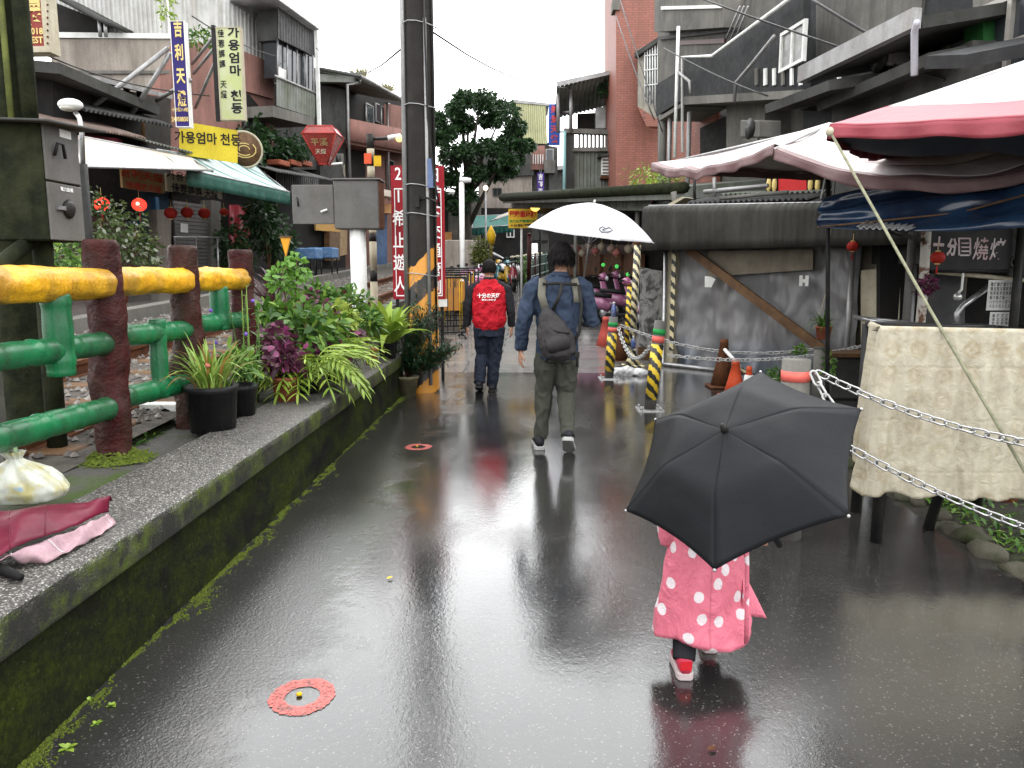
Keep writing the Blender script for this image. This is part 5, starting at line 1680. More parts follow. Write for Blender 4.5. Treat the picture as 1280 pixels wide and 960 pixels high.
sp_ = thing('striped_crossing_post', 'black and white banded post carrying a lamp arm and orange plates', 'post', (-2.3, 11, tz(11)))
Y1 = 11.0
def yz(py):
    return at(466, py, Y1).z
xx = at(466, 300, Y1).x
yv = [385, 352, 338, 302, 292, 288, 222, 208, 196, 186, 168]
for k in range(len(yv) - 1):
    MB().tube([(xx, Y1, yz(yv[k]) if k else tz(Y1) - .2), (xx, Y1, yz(yv[k + 1]))], .052, 12).build('band', M_CREAM if k % 2 == 0 else M_BLACK, sp_)
MB().tube([(xx, Y1, yz(174)), at(482, 173, Y1), at(500, 171, Y1)], .022, 6).build('arm', M_BLACK, sp_)
MB().tube([at(485, 172.5, Y1), at(501, 170, Y1)], .035, 8).build('lamp_tube', M_WHITE, sp_)
MB().ball(at(499, 173, Y1), .05, 8, 6).build('lamp', pm('lit_yellow_lamp', (.9, .6, .2), None, emit=(1, .65, .2), estr=1.5), sp_)
for x, y0, y1 in ((460, 192, 205), (472, 195, 208)):
    q = at(x, y0, Y1 - .06); r = at(x, y1, Y1 - .06)
    MB().box((q.x - .05, Y1 - .09, r.z), (q.x + .05, Y1 - .07, q.z)).build('plate', M_YEL if x > 465 else M_ORANGE, sp_)

# traffic notice behind the pole
rb = thing('traffic_notice', 'tall red notice board with white characters behind the striped utility pole', 'sign', at(523, 380, 10.3))
PN = Plane(at(523, 300, 10.3)[:2], (1, .06))
u0, z1 = PN.uv(488, 207); u1, z0 = PN.uv(557, 374)
MB().pbox(PN, u0, u1, z0, z1, -.03, 0).build('panel', pm('notice_red', (.36, .02, .03), (.30, .02, .03), 2, rough=.45), rb)
mb = MB()
for (a_, b_, c_, d_) in ((u0 + .04, u1 - .04, z1 - .30, z1 - .285), (u0 + .04, u1 - .04, z0 + .04, z0 + .055), (u0 + .04, u0 + .05, z0 + .055, z1 - .30), (u1 - .05, u1 - .04, z0 + .055, z1 - .30)):
    MB().pbox(PN, a_, b_, c_, d_, .001, .004).build('border_line', M_WLET, rb)
vtext('21希止遊人', .2, M_WLET, rb, PN.at(499, 288, .002), PN.d, UZ, line=1.3, fit=(.17, 1.6))
vtext('日時下交通管制', .2, M_WLET, rb, PN.at(543, 290, .002), PN.d, UZ, line=1.2, fit=(.17, 1.62))
for u in (u0 + .05, u1 - .05):
    q = PN.pt(u, 0, -.05)
    MB().box((q.x - .02, q.y - .02, 0 if u > 0 else -.0), (q.x + .02, q.y + .02, z0 + .5)).build('leg', M_BLACK, rb)
q = PN.at(553, 378, .02)
MB().pbox(PN, u1 - .16, u1 + .02, z0 - .10, z0, -.02, -.005).build('white_tail', M_WHITE, rb)

# ================================================================ crowd barriers on the left of the lane
M_ORB = pm('orange_board2', (.55, .24, .05), (.4, .2, .08), 6, rough=.6)
def barrier(i, x, y, rz, label):
    t = thing('crowd_barrier', label, 'barrier', (x, y, gz(y)), 'steel crowd barriers', world=False)
    t.rotation_euler = (0, 0, rz)
    for (a, b) in (((-.5, 0, .12), (-.5, 0, 1.2)), ((.5, 0, .12), (.5, 0, 1.2)), ((-.5, 0, 1.2), (.5, 0, 1.2)), ((-.5, 0, .12), (.5, 0, .12))):
        MB().tube([a, b], .02, 6).build('frame_tube', M_BLACK, t)
    for k in range(7):
        xk = -.5 + (k + 1) / 8
        MB().tube([(xk, 0, .12), (xk, 0, 1.2)], .009, 5).build('bar', M_BLACK if k % 3 else M_YEL, t)
    for xk in (-.42, .42):
        MB().tube([(xk, -.28, .02), (xk, -.2, .06), (xk, .2, .06), (xk, .28, .02)], .02, 6).build('foot', M_BLACK, t)
        MB().tube([(xk, 0, .05), (xk, 0, .14)], .02, 6).build('stub', M_BLACK, t)
    if i % 2 == 0:
        MB().box((-.4, .02, .55), (.4, .035, 1.0)).build('board', M_ORB, t)
    return t
for i, (px, py, r) in enumerate(((552, 412, .35), (556, 405, .3), (562, 398, .3), (568, 391, .25), (574, 384, .2))):
    Yb = 15.3 + i * 1.2
    p = at(px, py, Yb)
    barrier(i, p.x, Yb, r, ('black steel crowd barrier with an orange board, first behind the red notice', 'bare black crowd barrier, second behind the red notice', 'black steel crowd barrier with an orange board, middle of the row', 'bare black crowd barrier, second from the pink scooters', 'black steel crowd barrier with an orange board, next to the pink scooters')[i])

# ================================================================ scooters
def scooter(loc, rz, body, accent, label, group, basket=False):
    t = thing('scooter', label, 'scooter', loc, group, world=False)
    t.rotation_euler = (0, 0, rz)
    for y in (-.62, .62):
        w = MB().lathe([(.10, -.035), (.19, -.05), (.225, -.03), (.23, 0), (.225, .03), (.19, .05), (.10, .035)], 20, (0, y, .23), Matrix.Rotation(math.pi / 2, 3, 'Y')).build('wheel', M_RUBBER, t)
        MB().lathe([(.04, -.055), (.14, -.04), (.14, .04), (.04, .055)], 14, (0, y, .23), Matrix.Rotation(math.pi / 2, 3, 'Y')).build('rim', M_STEEL, w)
    # front shield and leg board
    def shield(i, j):
        x = (i - .5) * (.38 - .16 * j if j > .5 else .22 + .24 * j)
        z = .30 + .62 * j
        y = -.44 + .20 * (j) ** 1.0 - .10 * math.cos((i - .5) * math.pi) * (1 - .3 * j)
        return V((x, y, z))
    MB().sheet(shield, 10, 10, .02).build('front_shield', body, t)
    MB().lathe([(.02, .30), (.10, .29), (.13, .18), (.12, .06), (.06, 0)], 14, (0, -.60, .34), Matrix.Diagonal((.75, 1.6, .6))).build('front_fender', accent, t)
    MB().tube([(-.075, -.62, .23), (-.075, -.50, .62)], .02, 6).build('fork', M_STEEL, t)
    MB().tube([(.075, -.62, .23), (.075, -.50, .62)], .02, 6).build('fork', M_STEEL, t)
    MB().box((-.14, -.36, .26), (.14, .18, .33)).build('floor_board', M_RUBBER, t, bevel=.02)
    mb = MB().tube([(0, .10, .45), (0, .30, .56), (0, .60, .60), (0, .88, .62)], [(.11, .10), (.15, .14), (.14, .13), (.05, .08)], 14, ref=(0, 0, 1))
    mb.build('rear_body', body, t)
    MB().tube([(0, .08, .70), (0, .35, .73), (0, .75, .76)], [(.05, .12), (.06, .15), (.05, .10)], 12, ref=(0, 0, 1)).build('seat', M_RUBBER, t)
    MB().tube([(0, -.30, .80), (0, -.24, 1.0)], .04, 8).build('steering_column', M_BLACK, t)
    MB().tube([(0, -.36, .98), (0, -.27, 1.04), (0, -.17, 1.02)], [(.05, .06), (.10, .13), (.06, .08)], 12, ref=(0, 0, 1)).build('handlebar_cover', accent, t)
    MB().ball((0, -.375, .99), .06, 10, 6, (1, .5, 1)).build('headlight', pm('headlight_glass', (.6, .6, .6), None, rough=.15), t)
    MB().tube([(-.33, -.16, 1.02), (-.2, -.22, 1.04), (.2, -.22, 1.04), (.33, -.16, 1.02)], .02, 6).build('handlebar', M_BLACK, t)
    for s in (-1, 1):
        MB().tube([(s * .24, -.22, 1.04), (s * .30, -.25, 1.18)], .008, 5).build('mirror_stem', M_BLACK, t)
        MB().ball((s * .31, -.25, 1.21), .055, 8, 5, (1.1, .4, .8)).build('mirror', M_BLACK, t)
    MB().tube([(.1, .2, .16), (.16, .1, .02)], .012, 5).build('stand', M_BLACK, t)
    if basket:
        MB().box((-.14, -.58, .66), (.14, -.40, .86)).build('front_box', accent, t, bevel=.02)
    MB().box((-.09, .86, .40), (.09, .88, .52)).build('plate', M_WHITE, t)
    return t
M_SPINK = pm('pink_scooter_paint', (.55, .17, .32), (.48, .13, .27), 3, rough=.25, bump=0, coat=.6)
M_SWHITE = pm('white_scooter_paint', (.75, .72, .73), (.68, .63, .66), 3, rough=.25, bump=0, coat=.6)
M_SMAUVE = pm('mauve_scooter_paint', (.36, .13, .24), (.30, .10, .2), 3, rough=.3, bump=0, coat=.5)
M_STEAL = pm('teal_scooter_paint', (.05, .22, .26), None, rough=.3, bump=0, coat=.5)
M_SYEL = pm('yellow_scooter_paint', (.6, .36, .03), None, rough=.3, bump=0, coat=.5)
M_SRED = pm('red_scooter_paint', (.35, .05, .07), None, rough=.3, bump=0, coat=.5)
for i in range(4):
    Ys = 20.4 + i * 1.15
    p = at(578 + i * 7.5, 380, Ys)
    scooter((p.x, Ys, gz(Ys)), .25 + .05 * i, M_SWHITE, M_SPINK, ('white and pink scooter at the barrier end of the row', 'white and pink scooter, second in the row from the barriers', 'white and pink scooter, third in the row from the barriers', 'white and pink scooter at the far end of the row')[i], 'white and pink scooters in a row', True)
for i, (px, Ys, rz, bd, ac, lab) in enumerate(((632, 30, .3, M_SYEL, M_STEAL, 'yellow and teal scooter before the far green railing'), (641, 29, .1, M_SRED, M_BLACK, 'dark red scooter parked by the far green railing'), (622, 31, .2, M_STEAL, M_SYEL, 'teal scooter parked beside the yellow street lantern'))):
    p = at(px, 360, Ys)
    scooter((p.x, Ys, gz(Ys)), rz, bd, ac, lab, None)
for i, (px, Ys, rz, lab) in enumerate(((768, 17.2, 1.25, 'mauve scooter turned sideways at the scooter shed opening'), (742, 19.2, .9, 'mauve scooter in the dark scooter shed behind the blue shirted man'), (790, 18.2, 1.4, 'mauve scooter at the back beside the striped posts of the shed'), (757, 20.4, 1.1, 'mauve scooter deep inside the scooter shed'))):
    p = at(px, 385, Ys)
    scooter((p.x, Ys, gz(Ys)), rz, M_SMAUVE, M_SPINK if i == 0 else M_SMAUVE, lab, 'mauve scooters in the shed')

# ================================================================ far lane furniture
lp = thing('lamp_post', 'white lamp post with hooded head beside the pink scooters', 'lamp post', (at(577, 370, 21).x, 21, gz(21)))
q = at(577, 228, 21)
MB().tube([(q.x, 21, gz(21)), (q.x, 21, q.z)], .07, 10).build('post', M_WHITE, lp)
MB().tube([(q.x - .05, 21, q.z + .06), (q.x + .25, 21, q.z + .05)], [.09, .06], 8).build('lamp_head', M_WHITE, lp)
lp = thing('globe_lamp', 'thin street lamp with a glowing globe before the beige house', 'lamp post', (at(607, 320, 34).x, 34, gz(34)))
q = at(607, 235, 34)
MB().tube([(q.x, 34, gz(34)), (q.x, 34, q.z)], .04, 8).build('post', M_ZINC, lp)
MB().ball(q, .11, 10, 7).build('globe', pm('lit_globe', (1, .9, .7), None, emit=(1, .88, .65), estr=1.6), lp)
sgn = board('rental_sign', 'yellow sign with red and green writing for electric scooter rental', 'sign', PF(25.5), 635.5, 261, 671.5, 285, pm('rental_yellow', (.80, .50, .03), (.74, .44, .03), 2, rough=.4), 0, .06)
PS = PF(25.5)
text('電動車出租', .3, M_RLET, sgn, PS.at(653.5, 268, .004), (1, 0, 0), UZ, bold=.05, fit=(.86, .24))
text('免駕照電動車出租', .1, pm('green_letter', (.05, .25, .05), None), sgn, PS.at(653.5, 276.5, .004), (1, 0, 0), UZ, bold=.04, fit=(.86, .10))
text('十分老街電動車', .1, M_BLET, sgn, PS.at(653.5, 281.8, .004), (1, 0, 0), UZ, bold=.04, fit=(.82, .10))
q = PS.at(652, 285, -.08)
MB().tube([(q.x, q.y, q.z + .5), (q.x, q.y, gz(25.5))], .04, 8).build('post', M_WHITE, sgn)
lm = thing('sign_lamp', 'glowing yellow lantern lamp above the rental sign', 'lamp', at(669, 262, 25.5))
MB().ball(at(669, 257, 25.5), .19, 10, 7, (.9, .9, 1)).build('shade', pm('lit_yellow', (1, .7, .15), None, emit=(1, .68, .15), estr=1.6), lm)
MB().tube([at(669, 250, 25.5), SH.at(672, 248, .3)], .02, 5).build('hanger', M_BLACK, lm)
yl = thing('street_lantern', 'yellow tapering sky lantern shaped stand by the far lane', 'lantern', (at(614, 330, 31).x, 31, gz(31)))
q = at(614, 305, 31)
MB().lathe([(.05, gz(31)), (.06, q.z - .02), (.14, q.z), (.19, q.z + .35), (.13, q.z + .5), (.02, q.z + .72)], 10, (q.x, 31, 0)).build('body', M_YEL, yl)
wl = thing('roadside_wall', 'low beige concrete wall beyond the crowd barriers', 'wall', (at(575, 340, 27).x, 27, gz(27)))
a, b = at(552, 300, 27), at(597, 332, 27)
MB().box((a.x, 27, gz(27) - .2), (b.x, 27.3, a.z)).build('panel', M_BEIGE, wl, bevel=.03)
bush('roadside_bush', 'round olive green bush at the end of the beige wall', 'bush', [(at(601, 312, 26), .42, .42, .5), (at(600, 322, 26), .36, .36, .35)], leafmat('olive_leaves', (.05, .065, .012), (.16, .18, .04)), .10, .05, 520, loc=at(600, 335, 26), woody=at(600, 338, 26))
fr = thing('lane_railing', 'dark green railing along the left of the climbing lane', 'railing', (-1, 27, gz(27)))
A0, A1 = V((at(634, 310, 30).x, 30, 0)), V((at(692, 310, 46).x, 46, 0))
M_GRAIL = pm('dark_green_rail', (.015, .04, .03), (.02, .05, .035), 4, rough=.4)
for k in range(33):
    f = k / 32
    p = A0.lerp(A1, f)
    big = k % 8 == 0
    MB().tube([(p.x, p.y, gz(p.y)), (p.x, p.y, gz(p.y) + (1.25 if big else 1.1))], .06 if big else .022, 6).build('post' if big else 'baluster', M_GRAIL if not (k == 16) else M_LOGR, fr)
for h in (.2, .65, 1.12):
    MB().tube([(A0.x, A0.y, gz(A0.y) + h), (A1.x, A1.y, gz(A1.y) + h)], .035, 6).build('rail', M_GRAIL, fr)
for k, f in enumerate((.08, .16, .24, .32, .42, .52, .62)):
    p = A0.lerp(A1, f)
    MB().ball((p.x, p.y, gz(p.y) + 1.22), .08, 8, 5, (1.5, 1, .7)).build('lamp', pm('rail_lamp', (.6, .55, .42), None, rough=.4), fr)
bush('railing_plant', 'leafy plant hanging on the far green railing', 'plant', [(V((A0.x + .5, 33, gz(33) + .9)), .5, .4, .4), (V((A0.x + .45, 33, gz(33) + .4)), .4, .4, .4)], M_LEAF, .14, .06, 260)
rp = thing('red_post', 'dark red post standing before the far green railing', 'post', (at(662, 325, 31).x, 31, gz(31)))
q = at(661.5, 294, 31)
MB().tube([(q.x, 31, gz(31)), (q.x, 31, q.z)], .085, 10).build('shaft', M_LOGR, rp)
MB().lathe([(.10, 0), (.11, .05), (.02, .09)], 10, (q.x, 31, q.z)).build('cap', M_LOGR, rp)
# parked car glimpsed behind the wall
car = thing('parked_car', 'pale car parked behind the low beige wall', 'car', (at(592, 320, 33).x, 33, gz(33)), world=False)
MB().tube([(-1.9, 0, .6), (-1.7, 0, .65), (0, 0, .7), (1.7, 0, .68), (1.95, 0, .55)], [(.25, .7), (.33, .82), (.34, .85), (.33, .82), (.2, .7)], 12, ref=(0, 0, 1)).build('body', M_SWHITE, car)
MB().tube([(-1.3, 0, 1.0), (-.7, 0, 1.25), (.7, 0, 1.28), (1.4, 0, 1.0)], [(.08, .6), (.22, .66), (.22, .66), (.08, .6)], 12, ref=(0, 0, 1)).build('cabin', M_GLASS, car)
for x in (-1.2, 1.2):
    for s in (-.75, .75):
        MB().lathe([(.30, -.1), (.32, 0), (.30, .1)], 16, (x, s, .31), Matrix.Rotation(math.pi / 2, 3, 'X')).build('wheel', M_RUBBER, car)
# the tree
tr_ = thing('broadleaf_tree', 'large dark green broadleaf tree standing behind the red notice board', 'tree', (at(582, 320, 36).x, 36, gz(36)))
base = V((at(583, 320, 36).x, 36, gz(36) - .1))
mb = MB()
top = V((base.x + .2, 36.2, 6.4))
mb.tube([base, base + V((.05, 0, 1.6)), base + V((.0, .1, 3.0)), top], [.34, .27, .22, .12], 12)
limbs = []
for (px, py, dy) in ((560, 190, -1), (585, 150, .5), (620, 160, -.5), (640, 200, .8), (610, 215, -1.2), (562, 235, .6), (600, 130, 0), (575, 125, 1), (650, 170, 0)):
    e = at(px, py, 36 + dy)
    s = base + V((.05, .1, RND.uniform(2.2, 4.2)))
    mb.tube([s, (s + e) / 2 + V((0, 0, .35)), e], [.13, .08, .03], 7)
    limbs.append(e)
mb.build('trunk', pm('wet_bark', (.045, .038, .03), (.075, .065, .05), 6, rough=.8, bump=.6, bdist=.02), tr_)
mb = MB()
cl = []
for (px, py, r) in ((565, 140, .85), (585, 128, .8), (610, 128, .9), (632, 140, .9), (648, 158, .75), (655, 180, .6), (560, 165, .9), (585, 155, 1.0), (612, 155, 1.0), (636, 175, .9), (560, 195, .95), (585, 185, 1.0), (612, 190, 1.0), (640, 200, .8), (565, 225, .9), (590, 215, .9), (618, 216, .8), (556, 250, .7), (580, 242, .7), (635, 215, .6), (548, 180, .8), (545, 210, .8), (575, 262, .55), (545, 150, .6)):
    for q in range(3):
        c = at(px + RND.uniform(-7, 7), py + RND.uniform(-7, 7), 36 + RND.uniform(-1.7, 1.7))
        foliage(mb, c, r * .62, r * .62, r * .5, 330, .19, .10, .25, -.7, .15, 2, .3)
tag(mb.build('crown', M_LEAFD, tr_), kind='stuff')

# ================================================================ bollards, cones and chains
M_CHAIN = pm('chain_plastic', (.62, .62, .6), (.5, .5, .48), 12, rough=.35)
M_CHAINS = pm('chain_steel', (.55, .55, .55), (.4, .4, .4), 12, rough=.25, metal=.9)
def link_mesh(L, Wd, r, mat):
    pts = []
    for k in range(12):
        a = k / 12 * 2 * math.pi
        pts.append(V((math.cos(a) * Wd / 2 + 0, 0, math.sin(a) * Wd / 2 + (L - Wd) / 2 * (1 if math.sin(a) >= 0 else -1))))
    mb = MB()
    n = 5
    vs, fs = [], []
    m = len(pts)
    for i in range(m):
        t = (pts[(i + 1) % m] - pts[i - 1]).normalized()
        a = V((0, 1, 0)); b = t.cross(a)
        for k in range(n):
            th = 2 * math.pi * k / n
            vs.append(pts[i] + a * math.cos(th) * r + b * math.sin(th) * r)
    for i in range(m):
        for k in range(n):
            fs.append((i * n + k, i * n + (k + 1) % n, ((i + 1) % m) * n + (k + 1) % n, ((i + 1) % m) * n + k))
    mb.add(vs, fs, True)
    o = mb.build('link', mat)
    me = o.data
    bpy.data.objects.remove(o)
    return me
def chain(p0, p1, sag, me, L, label, cat='chain'):
    p0, p1 = V(p0), V(p1)
    t = thing('chain', label, cat, p0, world=True)
    N = 200
    pts = [p0.lerp(p1, i / N) + V((0, 0, -sag * 4 * (i / N) * (1 - i / N))) for i in range(N + 1)]
    step = L * .80
    acc, k, last = 0.0, 0, 0.0
    for i in range(1, N + 1):
        acc += (pts[i] - pts[i - 1]).length
        while acc - last >= step:
            last += step
            d = (pts[i] - pts[i - 1]).normalized()
            o = bpy.data.objects.new('link', me)
            COL.objects.link(o)
            q = d.to_track_quat('Z', 'Y').to_matrix() @ Matrix.Rotation((math.pi / 2 if k % 2 else 0) + RND.uniform(-.25, .25) + .6, 3, 'Z')
            o.matrix_local = Matrix.Translation(pts[i]) @ q.to_4x4()
            o.parent = t
            o.matrix_parent_inverse = Matrix.Translation(-t.location)
            k += 1
    return t
def bollard(px, pyb, pyt, label, tilt=0.0):
    p = on(px, pyb)
    d = p.y
    ztop = at(px, pyt, d).z
    t = thing('bollard', label, 'bollard', p, 'striped chain bollards')
    r = .062
    tp = V((p.x + tilt, p.y, ztop))
    def seg(f0, f1, rr, mat, name):
        MB().tube([p.lerp(tp, f0), p.lerp(tp, f1)], rr, 16).build(name, mat, t)
    seg(0, 1, r, M_GREYM, 'shaft')
    seg(.12, .74, r + .004, M_HAZ, 'hazard_tape')
    seg(.76, .83, r + .004, pm('salmon_tape', (.8, .16, .13), None, rough=.4), 'red_band')
    seg(.85, .91, r + .004, pm('green_tape', (.03, .33, .08), None, rough=.4), 'green_band')
    MB().box((p.x - .14, p.y - .14, -.01), (p.x + .14, p.y + .14, .012)).build('base_plate', M_STEEL, t, bevel=.004)
    for sx in (-.1, .1):
        for sy in (-.1, .1):
            MB().tube([(p.x + sx, p.y + sy, .01), (p.x + sx, p.y + sy, .04)], .015, 6).build('bolt', M_STEEL, t)
    return t, tp
b1, t1 = bollard(812, 512, 401, 'yellow and black striped bollard by the annex pillar', .09)
b2_, t2 = bollard(761, 473, 396, 'striped bollard with a bottle on top beside the red cone', .05)
M_BOTT = pm('blue_bottle', (.05, .09, .28), (.4, .42, .5), 10, rough=.2)
def bottle(p, label):
    t = thing('bottle', label, 'bottle', p)
    MB().lathe([(.035, 0), (.035, .13), (.015, .16), (.015, .18)], 12, p).build('body', M_BOTT, t)
    MB().lathe([(.017, .18), (.017, .20)], 10, p).build('cap', M_WHITE, t)
bottle(t2, 'blue labelled plastic bottle upside the top of the striped bollard')
LM1 = link_mesh(.085, .042, .0062, M_CHAIN)
LM2 = link_mesh(.075, .040, .0056, M_CHAINS)
chain(t2 + V((.06, -.02, -.12)), t1 + V((-.06, 0, -.18)), .32, LM1, .085, 'white chain slung between the two striped bollards')
e1 = on(1025, 480); c1 = at(1025, 437, e1.y)
chain(t2 + V((.06, 0, -.1)), TP.at(1012, 437, .3), .18, LM1, .085, 'pale chain running from the bottle topped bollard to the annex')
chain(t1 + V((.06, 0, -.36)), TP.at(1095, 428, .4), .12, LM1, .085, 'pale chain running from the annex pillar bollard across the plastic sheet')

def cone(px, pyb, pyt, mat, label, r0=.16, stripe=None, Yo=None):
    p = on(px, pyb) if Yo is None else V((at(px, pyb, Yo).x, Yo, 0))
    zt = at(px, pyt, p.y).z
    t = thing('traffic_cone', label, 'cone', p)
    MB().box((p.x - r0 * 1.25, p.y - r0 * 1.25, 0), (p.x + r0 * 1.25, p.y + r0 * 1.25, .03)).build('base', mat, t, bevel=.01)
    MB().lathe([(r0, .03), (r0 * .62, zt * .5), (r0 * .33, zt * .88), (r0 * .38, zt * .89), (r0 * .30, zt)], 18, (p.x, p.y, 0)).build('body', mat, t)
    if stripe:
        f0, f1 = stripe
        MB().lathe([((r0 * (1 - .7 * f) + .006), zt * f) for f in (f0, f1)], 18, (p.x, p.y, 0)).build('sleeve', M_WHITE, t)
    return t, V((p.x, p.y, zt))
cone(903, 484, 424, M_RUST, 'rusty brown traffic cone before the plastic sheet', .15)
cone(918, 497, 450, M_ORANGE, 'bright orange traffic cone beside the rusty one', .13)
cone(757, 442, 396, pm('faded_red_cone', (.5, .09, .07), None, rough=.5), 'faded red traffic cone behind the bottle topped bollard', .2, Yo=14.3)
cone(774, 450, 405, M_RUST, 'rusty traffic cone behind the white chain', .15, Yo=12.6)
k_, kt = cone(791, 458, 436, M_HAZ2, 'cream and black striped cone with a bottle stuck on top', .13, Yo=12.0)
bottle(kt, 'blue bottle stuck on the striped cone')
MB().tube([at(906, 440, 9.6), at(926, 456, 8.9)], .02, 8).build('cone_bar', M_WHITE, k_.parent) if False else None
cbz = thing('cone_bar', 'white and black bar resting between the rusty and orange cones', 'bar', at(915, 450, 9.3))
q0, q1 = at(906, 437, 9.55), at(932, 466, 9.0)
MB().tube([q0, q0.lerp(q1, .55)], .022, 8).build('white_half', M_WHITE, cbz)
MB().tube([q0.lerp(q1, .55), q1], .022, 8).build('black_half', M_HAZ2, cbz)
MB().tube([q1, (q1.x, q1.y, 0)], .015, 6).build('stay', M_BLACK, cbz)
cone(935, 500, 458, M_ORANGE, 'small red topped cone half hidden by the black umbrella', .09, (.4, .75))
# red banded concrete post and plain stub
rp_ = thing('banded_post', 'thick grey concrete post with a red reflective band holding the chain', 'post', (at(993, 500, 4.2).x, 4.2, 0))
px_ = at(993, 500, 4.2).x
zt = at(993, 449, 4.2).z
MB().tube([(px_, 4.2, 0), (px_, 4.2, zt)], .074, 18).build('shaft', M_CONC, rp_)
MB().tube([(px_, 4.2, at(993, 476, 4.2).z), (px_, 4.2, at(993, 463, 4.2).z)], .077, 18).build('band', pm('salmon_tape', (.8, .16, .13), None, rough=.4), rp_)
st = thing('concrete_stub', 'plain grey concrete post beneath the hanging pot', 'post', (at(1026, 500, 8.6).x, 8.6, 0))
q = at(1026, 436, 8.6)
MB().tube([(q.x, 8.6, 0), (q.x, 8.6, q.z)], .07, 14).build('shaft', M_CONC, st)
MB().tube([(q.x, 8.6, q.z), (q.x, 8.6, q.z + .015)], .075, 14).build('cap', M_CONCD, st)
# leaning striped posts and the grey marbled board
for (xa, ya, xb, yb_, Yd, lab) in ((797, 306, 790, 432, 13.6, 'tall leaning post with cream and black tape by the grey board'), (788, 358, 784, 414, 14.4, 'short yellow and black post before the mauve scooters')):
    t = thing('striped_post', lab, 'post', at(xb, yb_, Yd))
    a, b = at(xa, ya, Yd), at(xb, yb_, Yd)
    b = V((b.x, b.y, gz(Yd)))
    MB().tube([a, b], .06, 10).build('shaft', M_HAZ2 if xa > 790 else M_HAZ, t)
    MB().tube([a, a + V((0, 0, .05))], .065, 10).build('cap', M_RUST, t)
mbd = thing('marbled_board', 'grey marbled board leaning beside the cream pillar', 'board', at(815, 440, 12.7))
PM = Plane(at(815, 400, 12.7)[:2], (1, .15))
t_ = NT('marbled'); c_ = t_.mix(t_.ramp(t_.noise(3.5, 8, .7, None, 2.0), .46, .58), (.26, .26, .25), (.05, .05, .05)); t_.set('Base Color', c_); t_.set('Roughness', .4)
wall(PM, [(801, 334), (828, 339), (827, 436), (799, 436)], t_.m, mbd, 0, .03, 'panel')
wall(PM, [(799, 434), (828, 434), (828, 450), (799, 450)], M_WOOD, mbd, .02, .1, 'foot')
hp = thing('rubbish_heap', 'crumpled white plastic sacks dumped beside the striped bollard', 'sack', on(785, 474))
mb = MB()
cp = on(784, 468)
for k in range(7):
    mb.ball(cp + V((RND.uniform(-.16, .18), RND.uniform(-.12, .12), .03)), RND.uniform(.07, .12), 10, 6, (1.3, 1, .7))
remesh(mb, 'sack', pm('white_plastic', (.62, .62, .62), (.5, .5, .5), 6, rough=.3), hp, .018, 2, .02, 14)
MB().tube([cp + V((-.15, 0, .1)), cp + V((.0, -.05, .15)), cp + V((.12, 0, .09))], .01, 5).build('cord', M_BLACK, hp)
# concrete trough with plank, hanging pot, herbs
tg = thing('concrete_trough', 'dark concrete trough with a wooden plank on top behind the concrete post', 'trough', at(1065, 480, 8.9))
a, b = at(1040, 441, 8.9), at(1100, 441, 8.9)
MB().box((a.x, 8.9, 0), (b.x, 9.3, a.z - .05)).build('body', M_CONCD, tg, bevel=.02)
MB().box((a.x - .05, 8.82, a.z - .048), (b.x + .05, 9.3, a.z)).build('plank', M_WOOD, tg, bevel=.006)
# ================================================================ right verge and barbecue stall
vg = MB()
def vfn(i, j):
    y = -3 + 12.5 * j
    xe = road_right(min(y, 7.0)) if y < 7 else road_right(7.0)
    x = xe - .03 + 5.5 * i
    z = -.005 + .03 * min(1, i * 12) + .03 * noise.noise(V((x * 2, y * 2, 1)))
    return (x, y, z if i > 0 else -.02)
vg.grid(vfn, 30, 60)
structure(vg.build('verge', pm('wet_earth_verge', (.05, .045, .038), (.035, .045, .018), 2.5, rough=.6, bump=.7, bdist=.02)))
# edging stones
stn = thing('stone_edging', 'row of mossy rough stones edging the right side of the road', 'edging', (2.4, 4.5, 0))
for k in range(22):
    y = 2.7 + k * .21
    mb = MB()
    mb.ball((2.42 + RND.uniform(-.03, .05), y + RND.uniform(-.03, .03), .0), RND.uniform(.05, .10), 9, 6, (1.0, 1.3, .55))
    o = mb.build('stone', pm('edging_stone', (.085, .078, .06), (.035, .045, .016), 7, rough=.7, bump=.7), stn)
    for v in o.data.vertices:
        v.co += V((noise.noise(v.co * 9), noise.noise(v.co * 9 + V((5, 0, 0))), noise.noise(v.co * 9 + V((0, 5, 0))))) * .05
mb = MB()
for k in range(900):
    y = RND.uniform(2.8, 5.6); x = 2.5 + abs(RND.gauss(0, .25))
    leafshape(mb, (x, y, .02), rdir(.2, 1), (0, 0, 1), RND.uniform(.03, .09), RND.uniform(.012, .03), .3, 2)
tag(mb.build('verge_weeds', M_LEAF), 'low green weeds behind the stone edging under the cloth', 'weeds', kind='stuff')
for i, (px, py, Yp) in enumerate(((1213, 640, 5.0), (1245, 645, 4.9), (1187, 636, 5.2))):
    p = at(px, 668, Yp)
    t = thing('flower_pot', ('terracotta pot between two others behind the cloth', 'large terracotta pot by the black post behind the cloth', 'terracotta pot at the end behind the leaning leg')[i], 'pot', (p.x, p.y, 0.02))
    MB().lathe([(.10, 0), (.14, .24), (.16, .24), (.165, .32), (.14, .32), (.13, .28)], 20, (p.x, p.y, .02)).build('pot', M_TERRA, t)
    MB().lathe([(.128, .27), (.01, .285)], 16, (p.x, p.y, .02)).build('soil', M_SOIL, t)

